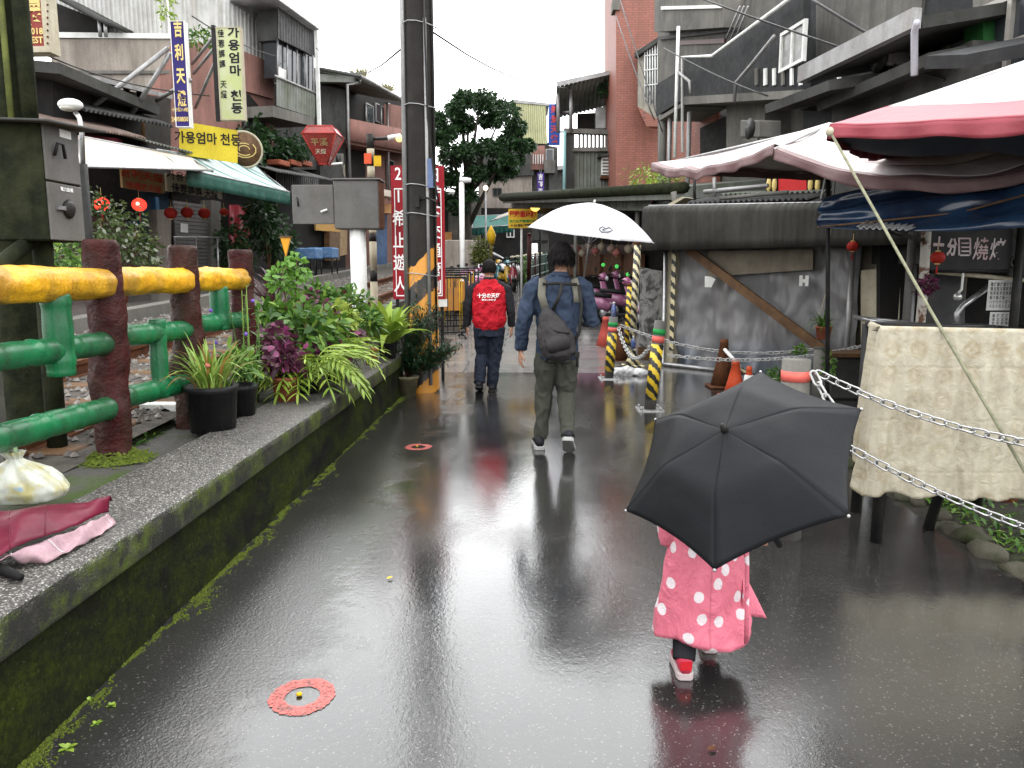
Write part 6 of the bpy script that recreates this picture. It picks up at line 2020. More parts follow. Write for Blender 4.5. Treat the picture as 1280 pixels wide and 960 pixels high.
SP = PF(7.4)
stl = thing('barbecue_stall', 'dark open food stall with steel counter and pale post under blue tarpaulin', 'stall', at(1220, 520, 8))
wall(PF(9.6), [(1100, 150), (1560, 150), (1560, 560), (1100, 560)], M_DARK, stl, 0, .1, 'back_wall')
wall(SP, [(1168, 342), (1206, 346), (1206, 412), (1168, 412)], pm('steel_door', (.10, .10, .10), (.07, .07, .07), 3, rough=.4, metal=.3), stl, -.6, .3, 'fridge')
a = at(1157, 286, 7.2)
MB().tube([(a.x, 7.2, 0), (a.x + .02, 7.2, 1.2), (a.x, 7.2, a.z + .6)], .042, 10).build('post', pm('flaking_white_post', (.5, .48, .43), (.16, .08, .05), 9, rng=(.5, .58), rough=.6), stl)
for (x, Yq, m_) in ((1143, 7.9, M_GREYM), (1280, 7.3, M_BLACK), (1340, 7.2, M_BLACK)):
    a = at(x, 262, Yq)
    MB().tube([(a.x, Yq, 0), (a.x, Yq, a.z + .3)], .04, 8).build('post', m_, stl)
MB().tube([SP.at(1172, 340, -.1), SP.at(1300, 352, -.1)], .022, 8).build('tube_rail', M_CREAM, stl)
MB().tube([SP.at(1196, 408, -.1), SP.at(1196, 392, -.1), SP.at(1204, 382, -.1), SP.at(1245, 352, -.1)], .028, 8).build('bent_pipe', M_STEEL, stl)
MB().tube([SP.at(1190, 408, -.05), SP.at(1250, 409, -.05)], .03, 8).build('counter_rail', M_STEEL, stl)
wall(SP, [(1170, 412), (1400, 412), (1400, 520), (1170, 520)], M_BLACK, stl, -.1, .6, 'counter')
MB().tube([SP.at(1204, 340, 0), SP.at(1202, 362, 0), SP.at(1198, 366, 0)], .012, 6).build('lamp_cord', M_WHITE, stl)
MB().ball(SP.at(1197, 371, 0), .04, 10, 7).build('bulb', pm('clear_bulb', (.6, .6, .58), None, rough=.08, metal=.5), stl)
wall(SP, [(1225, 430), (1300, 430), (1300, 445), (1225, 445)], M_STEEL, stl, .1, .3, 'tray')
# steel frame box left of the cloth
fb = thing('steel_frame', 'low steel frame stand behind the cloth covered rack', 'frame', at(1130, 480, 6.6))
a, b = at(1097, 402, 6.6), at(1160, 408, 6.6)
MB().tube([a, b], .018, 6).build('top_tube', M_STEEL, fb)
for q in (a, b):
    MB().tube([(q.x, 6.6, 0), q], .018, 6).build('leg', M_STEEL, fb)
    MB().tube([q, q + V((.05, .6, .0))], .018, 6).build('side_tube', M_STEEL, fb)
MB().tube([a + V((.05, .6, 0)), b + V((.05, .6, 0))], .018, 6).build('top_tube', M_STEEL, fb)
# stall sign
sg = board('stall_sign', 'black wooden stall sign with white characters and a boxed emblem', 'sign', SP, 1164, 286, 1262, 337, pm('black_board', (.028, .028, .03), (.045, .043, .04), 3, rough=.6), .05, .04)
def SPt(px, py, body, wpx, hpx):
    d = 7.35 / F
    text(body, .2, pm('chalky_white', (.62, .56, .55), (.5, .3, .3), 8, rough=.7), sg, SP.at(px, py, .052), (1, 0, .045 * -1), (.03, 0, 1), bold=(.05 if body in '十分' else .012), fit=(wpx * d, hpx * d))
SPt(1173, 307, '十', 13, 22)
SPt(1190, 309, '分', 13, 22)
SPt(1226, 311, '燒', 18, 27)
SPt(1247, 312, '烤', 18, 27)
for (x0, y0, x1, y1) in ((1199, 297, 1213, 299), (1200, 318, 1214, 320), (1198, 297, 1200, 319), (1212, 298, 1214, 320), (1202, 303, 1211, 305), (1202, 308, 1212, 310), (1202, 313, 1213, 315)):
    wall(SP, [(x0, y0), (x1, y0), (x1, y1), (x0, y1)], pm('chalky_white', (.62, .56, .55)), sg, .056, .004, 'emblem_stroke')
MB().tube([SP.at(1166, 338, .02), SP.at(1260, 339, .02)], .02, 6).build('bottom_rail', M_BLACK, sg)
sg2 = board('stall_sign', 'dark side board with a pale swirl emblem right of the stall sign', 'sign', SP, 1265, 300, 1330, 345, M_BLACK, .0, .04)
for k in range(3):
    MB().tube([SP.at(1268 + 6 * k + 5 * math.cos(a_ / 3), 328 + 6 * math.sin(a_ / 3), .01) for a_ in range(16)], .012, 5).build('swirl', M_GREYM, sg2)
# menus
for (x0, y0, x1, y1, lab, rows) in ((1236, 350, 1273, 388, 'upper handwritten white menu sheet in the stall', 9), (1238, 390, 1266, 422, 'lower handwritten white menu sheet in the stall', 5)):
    m_ = board('menu_sheet', lab, 'paper', SP, x0, y0, x1, y1, pm('menu_paper', (.6, .6, .57), (.53, .53, .5), 4, rough=.7), .02, .004)
    for k in range(rows):
        px = x0 + 3 + (x1 - x0 - 6) * k / (rows - 1)
        vtext(RND.choice(('烤香腸三十元', '烤魷魚一百元', '烤玉米六十元', '雞翅包飯八十')), .03, M_BLET, m_, SP.at(px, (y0 + y1) / 2, .022), (1, 0, 0), UZ, line=1.1, fit=(.022, (y1 - y0) * .82 * 7.4 / F), lift=.002)
lantern(at(1172, 322, 6.9), .062, M_LANT, 'small red tasselled lantern before the stall sign', 'stall lanterns')
bs_ = bush('dried_bouquet', 'dark red dried bouquet tied to the pale stall post', 'bouquet', [(at(1158, 358, 7.1), .10, .09, .11)], M_LEAFP, .05, .03, 160)
# tin sheet over the stall
ts = thing('tin_awning', 'bent grey tin sheet under the blue tarpaulin', 'awning', at(1130, 280, 6.4))
qcorr(at(1070, 284, 6.2), at(1135, 286, 5.9), at(1205, 266, 6.6), at(1110, 261, 7.0), 8, .012, 'sheet', M_ZINC, ts)
MB().tube([at(1100, 285, 6.3), at(1150, 300, 7.2)], .02, 6).build('strut', M_BLACK, ts)

# ================================================================ canopies, tarpaulin, guy line
def m_cloth(name, c1, c2, rough=.45):
    t = NT(name)
    c = t.mix(t.ramp(t.noise(2.2, 6, .7), .4, .66), c1, c2)
    t.set('Base Color', c)
    t.set('Roughness', rough)
    t.bump(t.noise(5, 4, .6), .35, .03)
    t.set('Specular IOR Level', .2)
    return t.m
M_CANW = m_cloth('wet_white_canopy', (.56, .53, .52), (.44, .36, .35))
M_CANM = m_cloth('maroon_canopy_hem', (.13, .075, .075), (.19, .125, .125))
M_CANR = m_cloth('red_canopy_band', (.25, .045, .06), (.2, .04, .05))
M_CANU = m_cloth('navy_canopy_lining', (.02, .028, .045), (.03, .035, .05))
def canopy(name, label, apex, corners, mats, sag, hem, edge_sag, dips, pole=None):
    apex = V(apex)
    corners = [V(c) for c in corners]
    t = thing(name, label, 'canopy', V((apex.x, apex.y, 0)))
    n = len(corners)
    def pnt(k, i, j):
        c0, c1 = corners[k], corners[(k + 1) % n]
        e = c0.lerp(c1, i)
        p = apex.lerp(e, j)
        p.z += -edge_sag[k] * 4 * i * (1 - i) * j * j - sag * math.sin(math.pi * j)
        p.z += dips * noise.noise(V((p.x * 3, p.y * 3, k))) * j
        p.z += dips * .7 * noise.noise(V((i * 6, k * 3.1, 2))) * j * j * j
        return p
    for k in range(n):
        for (j0, j1, mt, nm) in mats[k % len(mats)]:
            MB().sheet(lambda i, j: pnt(k, i, j0 + (j1 - j0) * j), 36, 8, .004).build(nm, mt, t)
        def hemf(i, j):
            p = pnt(k, i, 1.0)
            return p + V((0, 0, -hem * j * (.85 + .35 * noise.noise(V((i * 5, k, 7)))))) + (corners[(k + 1) % n] - corners[k]).normalized().cross(V((0, 0, 1))) * (.015 * math.sin(i * 40) * j)
        MB().sheet(hemf, 60, 4, .004).build('hem', mats[k % len(mats)][-1][2], t)
        MB().tube([apex + V((0, 0, -.03)), corners[k] + V((0, 0, -.02))], .012, 6).build('rib', M_STEEL, t)
    if pole:
        MB().tube([apex + V((0, 0, -.02)), (pole[0], pole[1], .0)], .022, 8).build('pole', M_BLACK, t)
    return t
cW = [(0, .80, M_CANW, 'panel'), (.80, .95, M_CANW, 'band'), (.95, 1.0, M_CANM, 'hem_band')]
cW2 = [(0, .80, M_CANW, 'panel'), (.80, .95, M_CANW, 'band'), (.95, 1.0, M_CANM, 'hem_band')]
aB = at(1036, 153, 7.7)
canopy('market_canopy', 'wet white market canopy with maroon hem hanging over the annex', aB,
       [at(814, 206, 9.2), at(968, 183, 6.3), at(1400, 178, 5.4), at(1400, 205, 9.4)], [cW, cW2, cW, cW], .05, .10, [.10, .26, .1, .1], .03, (at(1040, 420, 7.7).x, 7.7))
cR = [(0, .35, M_CANR, 'ridge_panel'), (.35, .86, M_CANW, 'panel'), (.86, 1.0, M_CANR, 'band')]
aA = at(1480, 5, 6.2)
canopy('striped_canopy', 'red and white striped canopy overhanging the stall, navy lining below', aA,
       [at(1037, 156, 4.9), at(1500, 130, 3.9), at(1560, 180, 8.0), at(1112, 186, 6.6)], [cR], .03, .10, [.02, .02, .02, .05], .012, (aA.x, 6.2))
lin_ = thing('canopy_lining', 'navy cloth lining sagging under the striped canopy', 'cloth', at(1150, 185, 5.2))
def lnf(i, j):
    a = at(1040, 163, 4.95).lerp(at(1480, 143, 4.0), i)
    b = at(1060, 176, 6.0).lerp(at(1480, 196, 5.6), i)
    p = a.lerp(b, j)
    p.z -= .10 * math.sin(math.pi * j) * (.6 + .6 * abs(math.sin(i * 7))) + .02 * noise.noise(p * 5)
    return p
MB().sheet(lnf, 60, 10, .004).build('cloth', M_CANU, lin_)
bt = thing('blue_tarpaulin', 'glossy wet navy blue tarpaulin slung below the canopies', 'tarpaulin', at(1150, 260, 6))
def btf(i, j):
    a = at(1026, 248, 7.0).lerp(at(1420, 170, 5.4), i)
    b = at(1022, 284, 6.6).lerp(at(1420, 262, 4.9), i)
    p = a.lerp(b, j)
    w_ = .05 * math.sin(j * 13 + 4 * i + 1.5 * noise.noise(V((i * 2, j * 2, 0)))) + .018 * noise.noise(V((i * 9, j * 9, 2)))
    p.z += -.22 * 4 * i * (1 - i) * j * .4 + .5 * w_ * .4
    p.y -= w_
    return p
t_ = NT('blue_tarp'); c_ = t_.mix(t_.ramp(t_.noise(3, 5), .4, .6), (.007, .014, .034), (.012, .03, .065)); t_.set('Base Color', c_); t_.set('Roughness', .22); t_.bump(t_.noise(9, 4), .25, .012)
MB().sheet(btf, 90, 30, .004).build('sheet', t_.m, bt)
MB().tube([at(1022, 284, 6.6), at(1200, 266, 5.9), at(1280, 244, 5.5)], .008, 5).build('edge_cord', M_WOOD, bt)
MB().tube([at(1026, 248, 7.0), aB + V((.1, .1, -.1))], .008, 5).build('tie_cord', M_WHITE, bt)
gl_ = thing('guy_rope', 'taut pale guy rope running from the striped canopy corner to the ground', 'rope', on(1330, 700))
g0, g1 = at(1038, 165, 4.9), at(1340, 690, 3.3)
MB().tube([g0, g0.lerp(g1, .5) + V((0, 0, -.02)), g1], .0085, 6).build('rope', pm('green_rope', (.30, .30, .2), (.2, .2, .13), 30, rough=.7), gl_)
MB().ball(g0, .03, 8, 6).build('knot', M_CREAM, gl_)
# overhead cables
for (pts, r, lab) in ((((1000, -10, 12), (1085, 45, 10.5), (1200, 106, 9)), .02, 'thick black overhead cable crossing to the dark eaves house'), (((860, -8, 14), (1000, 45, 11.5), (1180, 100, 9)), .014, 'thin black overhead cable crossing the concrete house'), (((772, -10, 20), (800, 80, 17), (828, 165, 15)), .012, 'slack overhead wire before the red tiled tower'), (((770, 20, 20), (795, 95, 17), (818, 150, 15)), .012, 'lower slack overhead wire before the red tiled tower')):
    P_ = [at(*q) for q in pts]
    cv = [P_[0].lerp(P_[1], f / 6).lerp(P_[1].lerp(P_[2], f / 6), f / 6) for f in range(7)]
    tag(MB().tube(cv, r, 6).build('overhead_cable', M_BLACK), lab, 'cable')

for (pts, r, lab) in ((((60, 70, 11), (150, 110, 14), (262, 120, 16)), .012, 'slack cable strung from the red studded sign to the green sign'), (((240, 20, 15.5), (300, 60, 18), (345, 70, 21)), .012, 'slack cable strung along the corrugated house'), (((395, 60, 23), (450, 110, 26), (503, 60, 9.6)), .012, 'slack cable strung from the balcony bay to the utility pole'), (((541, 40, 9.5), (640, 110, 20), (714, 110, 30)), .012, 'long slack cable from the utility pole to the tin roofed terrace'), (((830, 60, 17), (900, 100, 14), (960, 120, 12)), .012, 'short slack cable below the concrete house balcony')):
    P_ = [at(*q) for q in pts]
    cv = [P_[0].lerp(P_[1], f / 8).lerp(P_[1].lerp(P_[2], f / 8), f / 8) for f in range(9)]
    tag(MB().tube(cv, r, 5).build('overhead_cable', M_BLACK), lab, 'cable')
for (pl_, x0, y0, x1, y1, off, lab) in ((RP, 1085, 62, 1112, 82, -.05, 'grey air conditioner box on the dark eaves house'), (RP, 925, 150, 948, 172, .0, 'grey air conditioner box under the black balcony'), (LP, 414, 192, 430, 206, .1, 'grey air conditioner box on the pink house')):
    t = thing('air_conditioner', lab, 'air conditioner', pl_.at(x0, y1, off))
    wall(pl_, [(x0, y0), (x1, y0), (x1, y1), (x0, y1)], M_GREYW, t, off + .35, .4, 'case', .02)
    c_ = pl_.at((x0 * .45 + x1 * .55), (y0 + y1) / 2, off + .36)
    MB().lathe([(.16, 0), (.17, .015), (.03, .02)], 16, c_, pl_.n.to_track_quat('Z', 'Y').to_matrix()).build('fan_grille', M_BLACK, t)
    MB().tube([pl_.at(x1, y1, off + .1), pl_.at(x1 + 2, y1 + 25, off + .05)], .015, 5).build('drain_pipe', M_CREAM, t)

# ================================================================ cloth covered rack
rk = thing('display_rack', 'black trestle rack standing at the road edge under the cream cloth', 'rack', (2.2, 4.2, 0))
legs = [((1.885, 4.12, 0), (1.90, 4.13, 1.15)), (on(1070, 640), V((2.02, 4.72, 1.15))), ((2.28, 4.35, 0), (2.43, 4.16, 1.15)), ((2.72, 4.1, 0), (2.70, 4.1, 1.15)), ((2.75, 4.7, 0), (2.72, 4.65, 1.15))]
for a, b in legs:
    MB().tube([a, b], .034, 4).build('leg', M_BLACK, rk)
for a, b in (((1.88, 4.08, 1.15), (2.75, 4.05, 1.13)), ((2.02, 4.72, 1.15), (2.75, 4.68, 1.13)), ((1.88, 4.08, 1.15), (2.02, 4.72, 1.15)), ((2.75, 4.05, 1.13), (2.75, 4.68, 1.13))):
    MB().tube([a, b], .02, 6).build('top_bar', M_BLACK, rk)
MB().box((2.66, 3.99, .45), (2.84, 4.14, .58)).build('drawer_box', M_BLACK, rk, bevel=.01)
def m_cream():
    t = NT('cream_printed_cloth')
    vo = t.n('ShaderNodeTexVoronoi'); vo.voronoi_dimensions = '2D'; vo.inputs['Scale'].default_value = 7.5; vo.inputs['Randomness'].default_value = .0
    sp = t.n('ShaderNodeSeparateXYZ'); t.l(t.co, sp.inputs[0]); cb = t.n('ShaderNodeCombineXYZ'); t.l(sp.outputs[0], cb.inputs[0]); t.l(sp.outputs[2], cb.inputs[1]); t.l(t.noise(3, 2), cb.inputs[2])
    t.l(cb.outputs[0], vo.inputs['Vector'])
    dd = t.math('ADD', vo.outputs['Distance'], t.ramp(t.noise(22, 4, .7), .3, .7, -.09, .09))
    ring = t.math('MULTIPLY', t.ramp(dd, .12, .22), t.ramp(dd, .40, .28))
    dot = t.ramp(vo.outputs['Distance'], .13, .07)
    pat = t.math('MAXIMUM', ring, dot)
    fade = t.ramp(t.noise(2.4, 5, .6), .38, .62)
    c = t.mix(t.ramp(t.noise(3.5, 5, .6), .35, .65), (.42, .385, .295), (.35, .315, .235))
    c = t.mix(t.math('MULTIPLY', t.math('MULTIPLY', pat, fade), .55), c, (.27, .21, .11))
    c = t.mix(t.ramp(t.noise(1.1, 3), .6, .7, 0, .35), c, (.40, .31, .12))
    c = t.mix(t.ramp(t.noise(11, 5, .7), .5, .7, 0, .45), c, (.22, .18, .115))
    t.set('Base Color', c); t.set('Roughness', .6)
    cr = t.math('ADD', t.ramp(t.math('ABSOLUTE', t.math('SUBTRACT', t.math('FRACT', t.math('MULTIPLY', sp.outputs[0], 4.2)), .5)), 0, .05), t.ramp(t.math('ABSOLUTE', t.math('SUBTRACT', t.math('FRACT', t.math('MULTIPLY', sp.outputs[2], 3.6)), .5)), 0, .05))
    t.bump(t.math('ADD', t.noise(16, 6, .65, None, .8), t.math('MULTIPLY', cr, .12)), .75, .014)
    return t.m
def clf(i, j):
    # hangs from the front rail; a short loose end wraps round the left corner
    if i < .14:
        f = i / .14
        px, py = 1.90 - .10 * f, 4.42 - .37 * f
    else:
        f = (i - .14) / .86
        px, py = 1.80 + .95 * f, 4.05 - .03 * f
    if j < .08:
        g = j / .08
        x, y, z = px + (.01 if i < .14 else 0), py + (.11 * (1 - g) if i >= .14 else .05 * (1 - g)), 1.188 - .02 * i - .03 * (1 - g) ** 2
    else:
        g = (j - .08) / .92
        low = .30 + .02 * noise.noise(V((i * 7, 0, 3))) - .02 * i + (.10 * max(0, .14 - i) / .14) + .012 * math.sin(i * 31)
        z = 1.185 - .02 * i - (1.185 - low) * g
        left = max(0, 1 - abs(i - .12) * 6)
        fold = .016 * math.sin(i * 34 + 2.2 * math.sin(i * 9) + .8 * g) * (.2 + g) + .018 * noise.noise(V((i * 18, g * 2.0, 0))) * (.4 + g)
        fold += .007 * noise.noise(V((i * 44, g * 9, 5))) + .05 * left * g * math.sin(i * 70)
        x, y = px, py
        if i < .14:
            x += -fold * .7 - .05 * g * left
            y += fold * .5
        else:
            y += -fold - .03 * g * left
            x -= .05 * g * left
        if i > .9 and .4 < g:
            x -= .05 * math.sin((g - .4) * 9) * (i - .9) * 10
    return V((x, y, z))
tag(MB().sheet(clf, 170, 70, .002).build('cloth', m_cream()), 'cream cloth printed with faded brown medallions draped over the black rack', 'cloth')
# near chains and their post
ep = thing('chain_post', 'black post holding the near chains beside the cloth covered rack', 'post', (2.42, 3.45, 0))
MB().tube([(2.42, 3.45, 0), (2.42, 3.45, 1.0)], .04, 10).build('shaft', M_BLACK, ep)
MB().lathe([(.05, 1.0), (.05, 1.02), (.01, 1.04)], 10, (2.42, 3.45, 0)).build('cap', M_BLACK, ep)
chain((px_ + .07, 4.17, zt - .05), (2.40, 3.42, .68), .06, LM2, .075, 'upper steel chain from the red banded post across the cream cloth')
chain((px_ + .05, 4.13, zt - .03), (px_ + .16, 4.0, zt - .26), .02, LM1, .085, 'short white chain dangling from the red banded post')
chain((px_ + .06, 4.15, .66), (2.40, 3.40, .27), .05, LM2, .075, 'lower steel chain passing before the legs of the cloth covered rack')
# ================================================================ plants on the bench wall
M_POTB = pm('black_plastic_pot', (.015, .015, .016), (.03, .03, .03), 5, rough=.35)
def pot(t, p, r, h, mat, taper=.8):
    MB().lathe([(r * taper, 0), (r * .97, h * .86), (r * 1.05, h * .87), (r * 1.05, h), (r * .95, h), (r * .92, h * .9)], 22, p).build('pot', mat, t)
    MB().lathe([(r * .93, h * .88), (.005, h * .92)], 18, p).build('soil', M_SOIL, t)
def blade_mesh(L, W, bend, mat, seg=7, name='leaf'):
    mb = MB()
    vs, fs = [], []
    for i in range(seg + 1):
        f = i / seg
        a = bend * f * f
        y = L * (f - .28 * bend * f ** 3)
        z = L * f * math.cos(a) if False else L * (f - .45 * bend * f ** 2.6)
        x = L * .62 * bend * f ** 2
        wd = W * .5 * (1 - f ** 2.2) * (.55 + .45 * min(1, f * 4))
        vs += [V((x, -wd, z + wd * .3)), V((x, 0, z)), V((x, wd, z + wd * .3))]
    for i in range(seg):
        k = 3 * i
        fs += [(k, k + 1, k + 4, k + 3), (k + 1, k + 2, k + 5, k + 4)]
    mb.add(vs, fs, True)
    o = mb.build(name, mat)
    me = o.data
    bpy.data.objects.remove(o)
    return me
def scatter(t, me_list, c, n, rr, tilt, sc=(.7, 1.15), name='leaf', world=True):
    for k in range(n):
        o = bpy.data.objects.new(name, RND.choice(me_list))
        COL.objects.link(o)
        a = RND.uniform(0, 2 * math.pi)
        r = rr * math.sqrt(RND.random())
        o.location = V(c) + V((r * math.cos(a), r * math.sin(a), 0))
        o.rotation_euler = (0, RND.uniform(*tilt), a + RND.gauss(0, .4))
        s = RND.uniform(*sc)
        o.scale = (s, s, s)
        o.parent = t
        o.matrix_parent_inverse = Matrix.Translation(-t.location)

# 1 grass-leaved plant in a big black pot
p = V((-1.965, 4.66, .49))
t = thing('potted_plant', 'grassy plant with orange tipped blades in a big black pot', 'potted plant', p)
pot(t, p, .155, .285, M_POTB, .86)
bl = [blade_mesh(.40, .022, b, M_BLADE) for b in (.35, .6, .85, 1.15)]
scatter(t, bl, p + V((0, 0, .26)), 85, .10, (-.05, .55), name='blade')
MB().ball(p + V((.03, -.10, .42)), .018, 8, 6).build('flower', pm('coral_flower', (.75, .25, .18), None), t)
# 2 smaller black pot behind
p = V((-1.97, 5.12, .49))
t = thing('potted_plant', 'dark leaved plant in a smaller black pot behind the grassy one', 'potted plant', p)
pot(t, p, .12, .22, M_POTB)
mb = foliage(MB(), p + V((0, 0, .33)), .16, .16, .16, 160, .10, .035, .2, -.3, .3, 3)
tag(mb.build('foliage', M_LEAF, t), kind='stuff')
# 3 slim weedy stems with purple flowers by the fence
t = thing('flowering_weed', 'slim weed with small purple flowers by the third red post', 'weed', V((-2.08, 5.3, .47)))
mb = MB()
for k in range(7):
    b = V((-2.08 + RND.uniform(-.1, .1), 5.35 + RND.uniform(-.15, .15), .47))
    e = b + V((RND.uniform(-.1, .1), RND.uniform(-.1, .1), RND.uniform(.6, .95)))
    mb.tube([b, b.lerp(e, .5) + V((.02, 0, 0)), e], [.006, .005, .003], 5)
    for q in range(16):
        c = b.lerp(e, RND.uniform(.25, 1))
        leafshape(mb, c, rdir(0, .7), (0, 0, 1), RND.uniform(.04, .09), .018, .2, 2)
mb.build('stems', M_LEAF, t)
for k in range(5):
    MB().ball(V((-2.1 + RND.uniform(-.14, .14), 5.35 + RND.uniform(-.15, .15), RND.uniform(.95, 1.3))), .014, 6, 5).build('flower', pm('violet_flower', (.22, .12, .55), None), t)
# 4 purple coleus plants
def coleus(p, r, h, n, label, potted):
    t = thing('coleus', label, 'plant', p)
    if potted:
        pot(t, p, .10, .18, M_TERRA)
    mb = foliage(MB(), V(p) + V((0, 0, .18 + h * .4)), r, r, h * .6, n, .075, .05, .2, -.5, .35, 3)
    mb2 = MB()
    for k in range(6):
        mb2.tube([V(p) + V((0, 0, .1)), V(p) + V((RND.uniform(-r, r) * .6, RND.uniform(-r, r) * .6, .2 + h * .5))], [.008, .004], 5)
    mb2.build('stem', M_LEAFP, t)
    tag(mb.build('foliage', M_LEAFP, t), kind='stuff')
coleus((-1.84, 5.70, .505), .19, .28, 230, 'purple and magenta leaved coleus in a terracotta pot behind the black pots', True)
coleus((-1.78, 7.0, .505), .25, .30, 330, 'dark purple coleus trailing over the pebble slab', True)
coleus((-1.80, 7.55, .505), .22, .28, 260, 'dark purple coleus beside the small red pot', False)
coleus((-1.72, 6.45, .505), .17, .22, 200, 'small magenta coleus between the two lime palms', False)
coleus((-1.98, 5.95, .505), .2, .42, 200, 'tall magenta leaved coleus behind the first lime palm', False)
coleus((-2.05, 7.3, .55), .3, .62, 240, 'tall reddish coleus at the back of the planting', False)
# 5 lime feathery bamboo palm
p = V((-1.78, 6.05, .50))
t = thing('bamboo_palm', 'lime green feathery bamboo palm drooping over the slab edge', 'plant', p)
pot(t, p, .10, .16, M_POTB)
def frond(seed):
    mb = MB()
    pts = []
    for i in range(9):
        f = i / 8
        pts.append(V((.30 * f, 0, .30 * f - .34 * f * f)))
    mb.tube(pts, [.004] * 9, 4)
    for i in range(2, 9):
        for s in (-1, 1):
            d = (V((.6, s * .75, -.15))).normalized()
            leafshape(mb, pts[i], d, (0, 0, 1), .13 * (1.1 - .4 * i / 8), .018, .35, 3)
    leafshape(mb, pts[-1], V((.8, 0, -.6)), (0, 0, 1), .1, .016, .2, 3)
    o = mb.build('frond', M_LEAFL)
    me = o.data
    bpy.data.objects.remove(o)
    return me
fm_ = [frond(k) for k in range(2)]
scatter(t, fm_, p + V((0, 0, .17)), 64, .15, (-.75, .35), (.8, 1.35), 'frond')
p = V((-1.74, 6.75, .50))
t = thing('bamboo_palm', 'second lime bamboo palm standing between the purple coleus plants', 'plant', p)
pot(t, p, .09, .15, M_POTB)
scatter(t, fm_, p + V((0, 0, .2)), 44, .12, (-.8, .3), (.7, 1.2), 'frond')
# 6 big green shrub and neighbours
def shrub(p, lumps, mat, L, W, n, label, stems=8):
    t = thing('garden_shrub', label, 'shrub', p)
    mb = MB()
    st = MB()
    for (dx, dy, dz, rx, rz) in lumps:
        c = V(p) + V((dx, dy, dz))
        foliage(mb, c, rx, rx, rz, n, L, W, .25, -.6, .25, 3, .15)
        st.tube([V(p), V(p).lerp(c, .6) + V((.02, .02, .05)), c + V((0, 0, rz * .6))], [.012, .009, .004], 5)
    st.build('stem', M_WOOD, t)
    tag(mb.build('foliage', mat, t), kind='stuff')
    return t
shrub((-2.05, 6.3, .5), [(-.12, 0, .42, .30, .26), (.18, .15, .46, .30, .26), (.02, .3, .54, .28, .22), (.25, .4, .46, .28, .2), (-.22, .35, .54, .22, .2), (.05, -.1, .25, .3, .2)], M_LEAF, .11, .045, 200, 'big glossy green shrub in the middle of the planting')
shrub((-2.15, 6.7, .5), [(0, 0, .85, .16, .22), (.1, .1, .98, .12, .16)], leafmat('fresh_leaves', (.07, .17, .02), (.16, .32, .05)), .07, .04, 130, 'fresh green shoots rising above the big shrub')
shrub((-2.08, 8.0, .5), [(0, 0, .5, .28, .3), (.2, .1, .62, .25, .22), (-.15, .1, .68, .2, .2)], M_LEAF, .11, .035, 250, 'narrow leaved green shrub before the white cabinet post')
shrub((-1.95, 7.15, .5), [(0, 0, .42, .26, .2), (.12, .2, .5, .2, .2)], leafmat('yellow_green_leaves', (.16, .24, .03), (.34, .42, .08)), .10, .045, 190, 'yellow green leafy shrub beside the trailing purple coleus')
# 7 broad lime leaved plant and red pot
p = V((-1.66, 7.95, .505))
t = thing('potted_plant', 'slim plant in a small terracotta pot near the slab end', 'potted plant', p)
pot(t, p, .075, .17, M_TERRA)
mb = foliage(MB(), p + V((0, 0, .42)), .13, .13, .22, 120, .12, .03, .2, -.5, .3, 3)
tag(mb.build('foliage', M_LEAF, t), kind='stuff')
p = V((-1.60, 8.55, .505))
t = thing('potted_plant', 'broad yellow green leaved plant beside the striped pole', 'potted plant', p)
pot(t, p, .11, .2, M_POTB)
bl = [blade_mesh(.42, .085, b, M_LEAFL) for b in (.5, .8, 1.1)]
scatter(t, bl, p + V((0, 0, .17)), 70, .12, (-.1, .85), (.8, 1.6), 'leaf')
# 8 juniper in a painted pot by the pole
p = V((on(508, 496).x, 9.05, 0))
t = thing('potted_juniper', 'dark green juniper in a painted pot at the foot of the striped pole', 'potted plant', p)
pot(t, p, .135, .24, pm('painted_pot', (.14, .13, .08), (.30, .26, .15), 9, rough=.4), .72)
mb = MB()
st = MB()
for k in range(46):
    a = RND.uniform(0, 6.28)
    e = p + V((.34 * math.cos(a) * RND.random() + .08, .22 * math.sin(a) * RND.random(), RND.uniform(.3, .95)))
    if k % 4 == 0:
        e = p + V((RND.uniform(.2, .52), RND.uniform(-.1, .15), RND.uniform(.28, .5)))
    e = p + (e - p) * 1.25
    b = p + V((0, 0, .22))
    st.tube([b, b.lerp(e, .5) + V((0, 0, .06)), e], [.009, .006, .002], 4)
    for q in range(130):
        c = b.lerp(e, .35 + .65 * RND.random()) + V((RND.gauss(0, .03), RND.gauss(0, .03), RND.gauss(.02, .03)))
        leafshape(mb, c, rdir(-.1, 1), (0, 0, 1), RND.uniform(.035, .075), .016, 0, 2)
st.build('stem', M_WOOD, t)
tag(mb.build('foliage', M_JUN, t), kind='stuff')
# 9 dark cordyline with an orange arrow sign
p = V((-2.62, 7.9, .65))
t = thing('cordyline', 'dark red spiky cordyline behind the green shrub', 'plant', p)
bl = [blade_mesh(.62, .05, b, M_CORD) for b in (.3, .7, 1.0)]
MB().tube([p, p + V((0, 0, .5))], .03, 8).build('stem', M_WOOD, t)
scatter(t, bl, p + V((0, 0, .42)), 26, .05, (0, .8), (.7, 1.2), 'blade')
ar = thing('arrow_sign', 'small orange wedge shaped sign among the dark spiky leaves', 'sign', at(357, 330, 8.2))
PA = PF(8.1)
wall(PA, [(350, 296), (363, 296), (357, 321)], M_ORANGE and pm('orange_wedge', (.75, .35, .03), None, rough=.4), ar, 0, .03, 'panel')
wall(PA, [(349, 295), (364, 295), (364, 297), (349, 297)], M_WOOD, ar, .01, .05, 'top_bar')
q = PA.at(357, 320, -.02)
MB().tube([q, (q.x, q.y, tz(8.1))], .015, 6).build('stake', M_WOOD, ar)
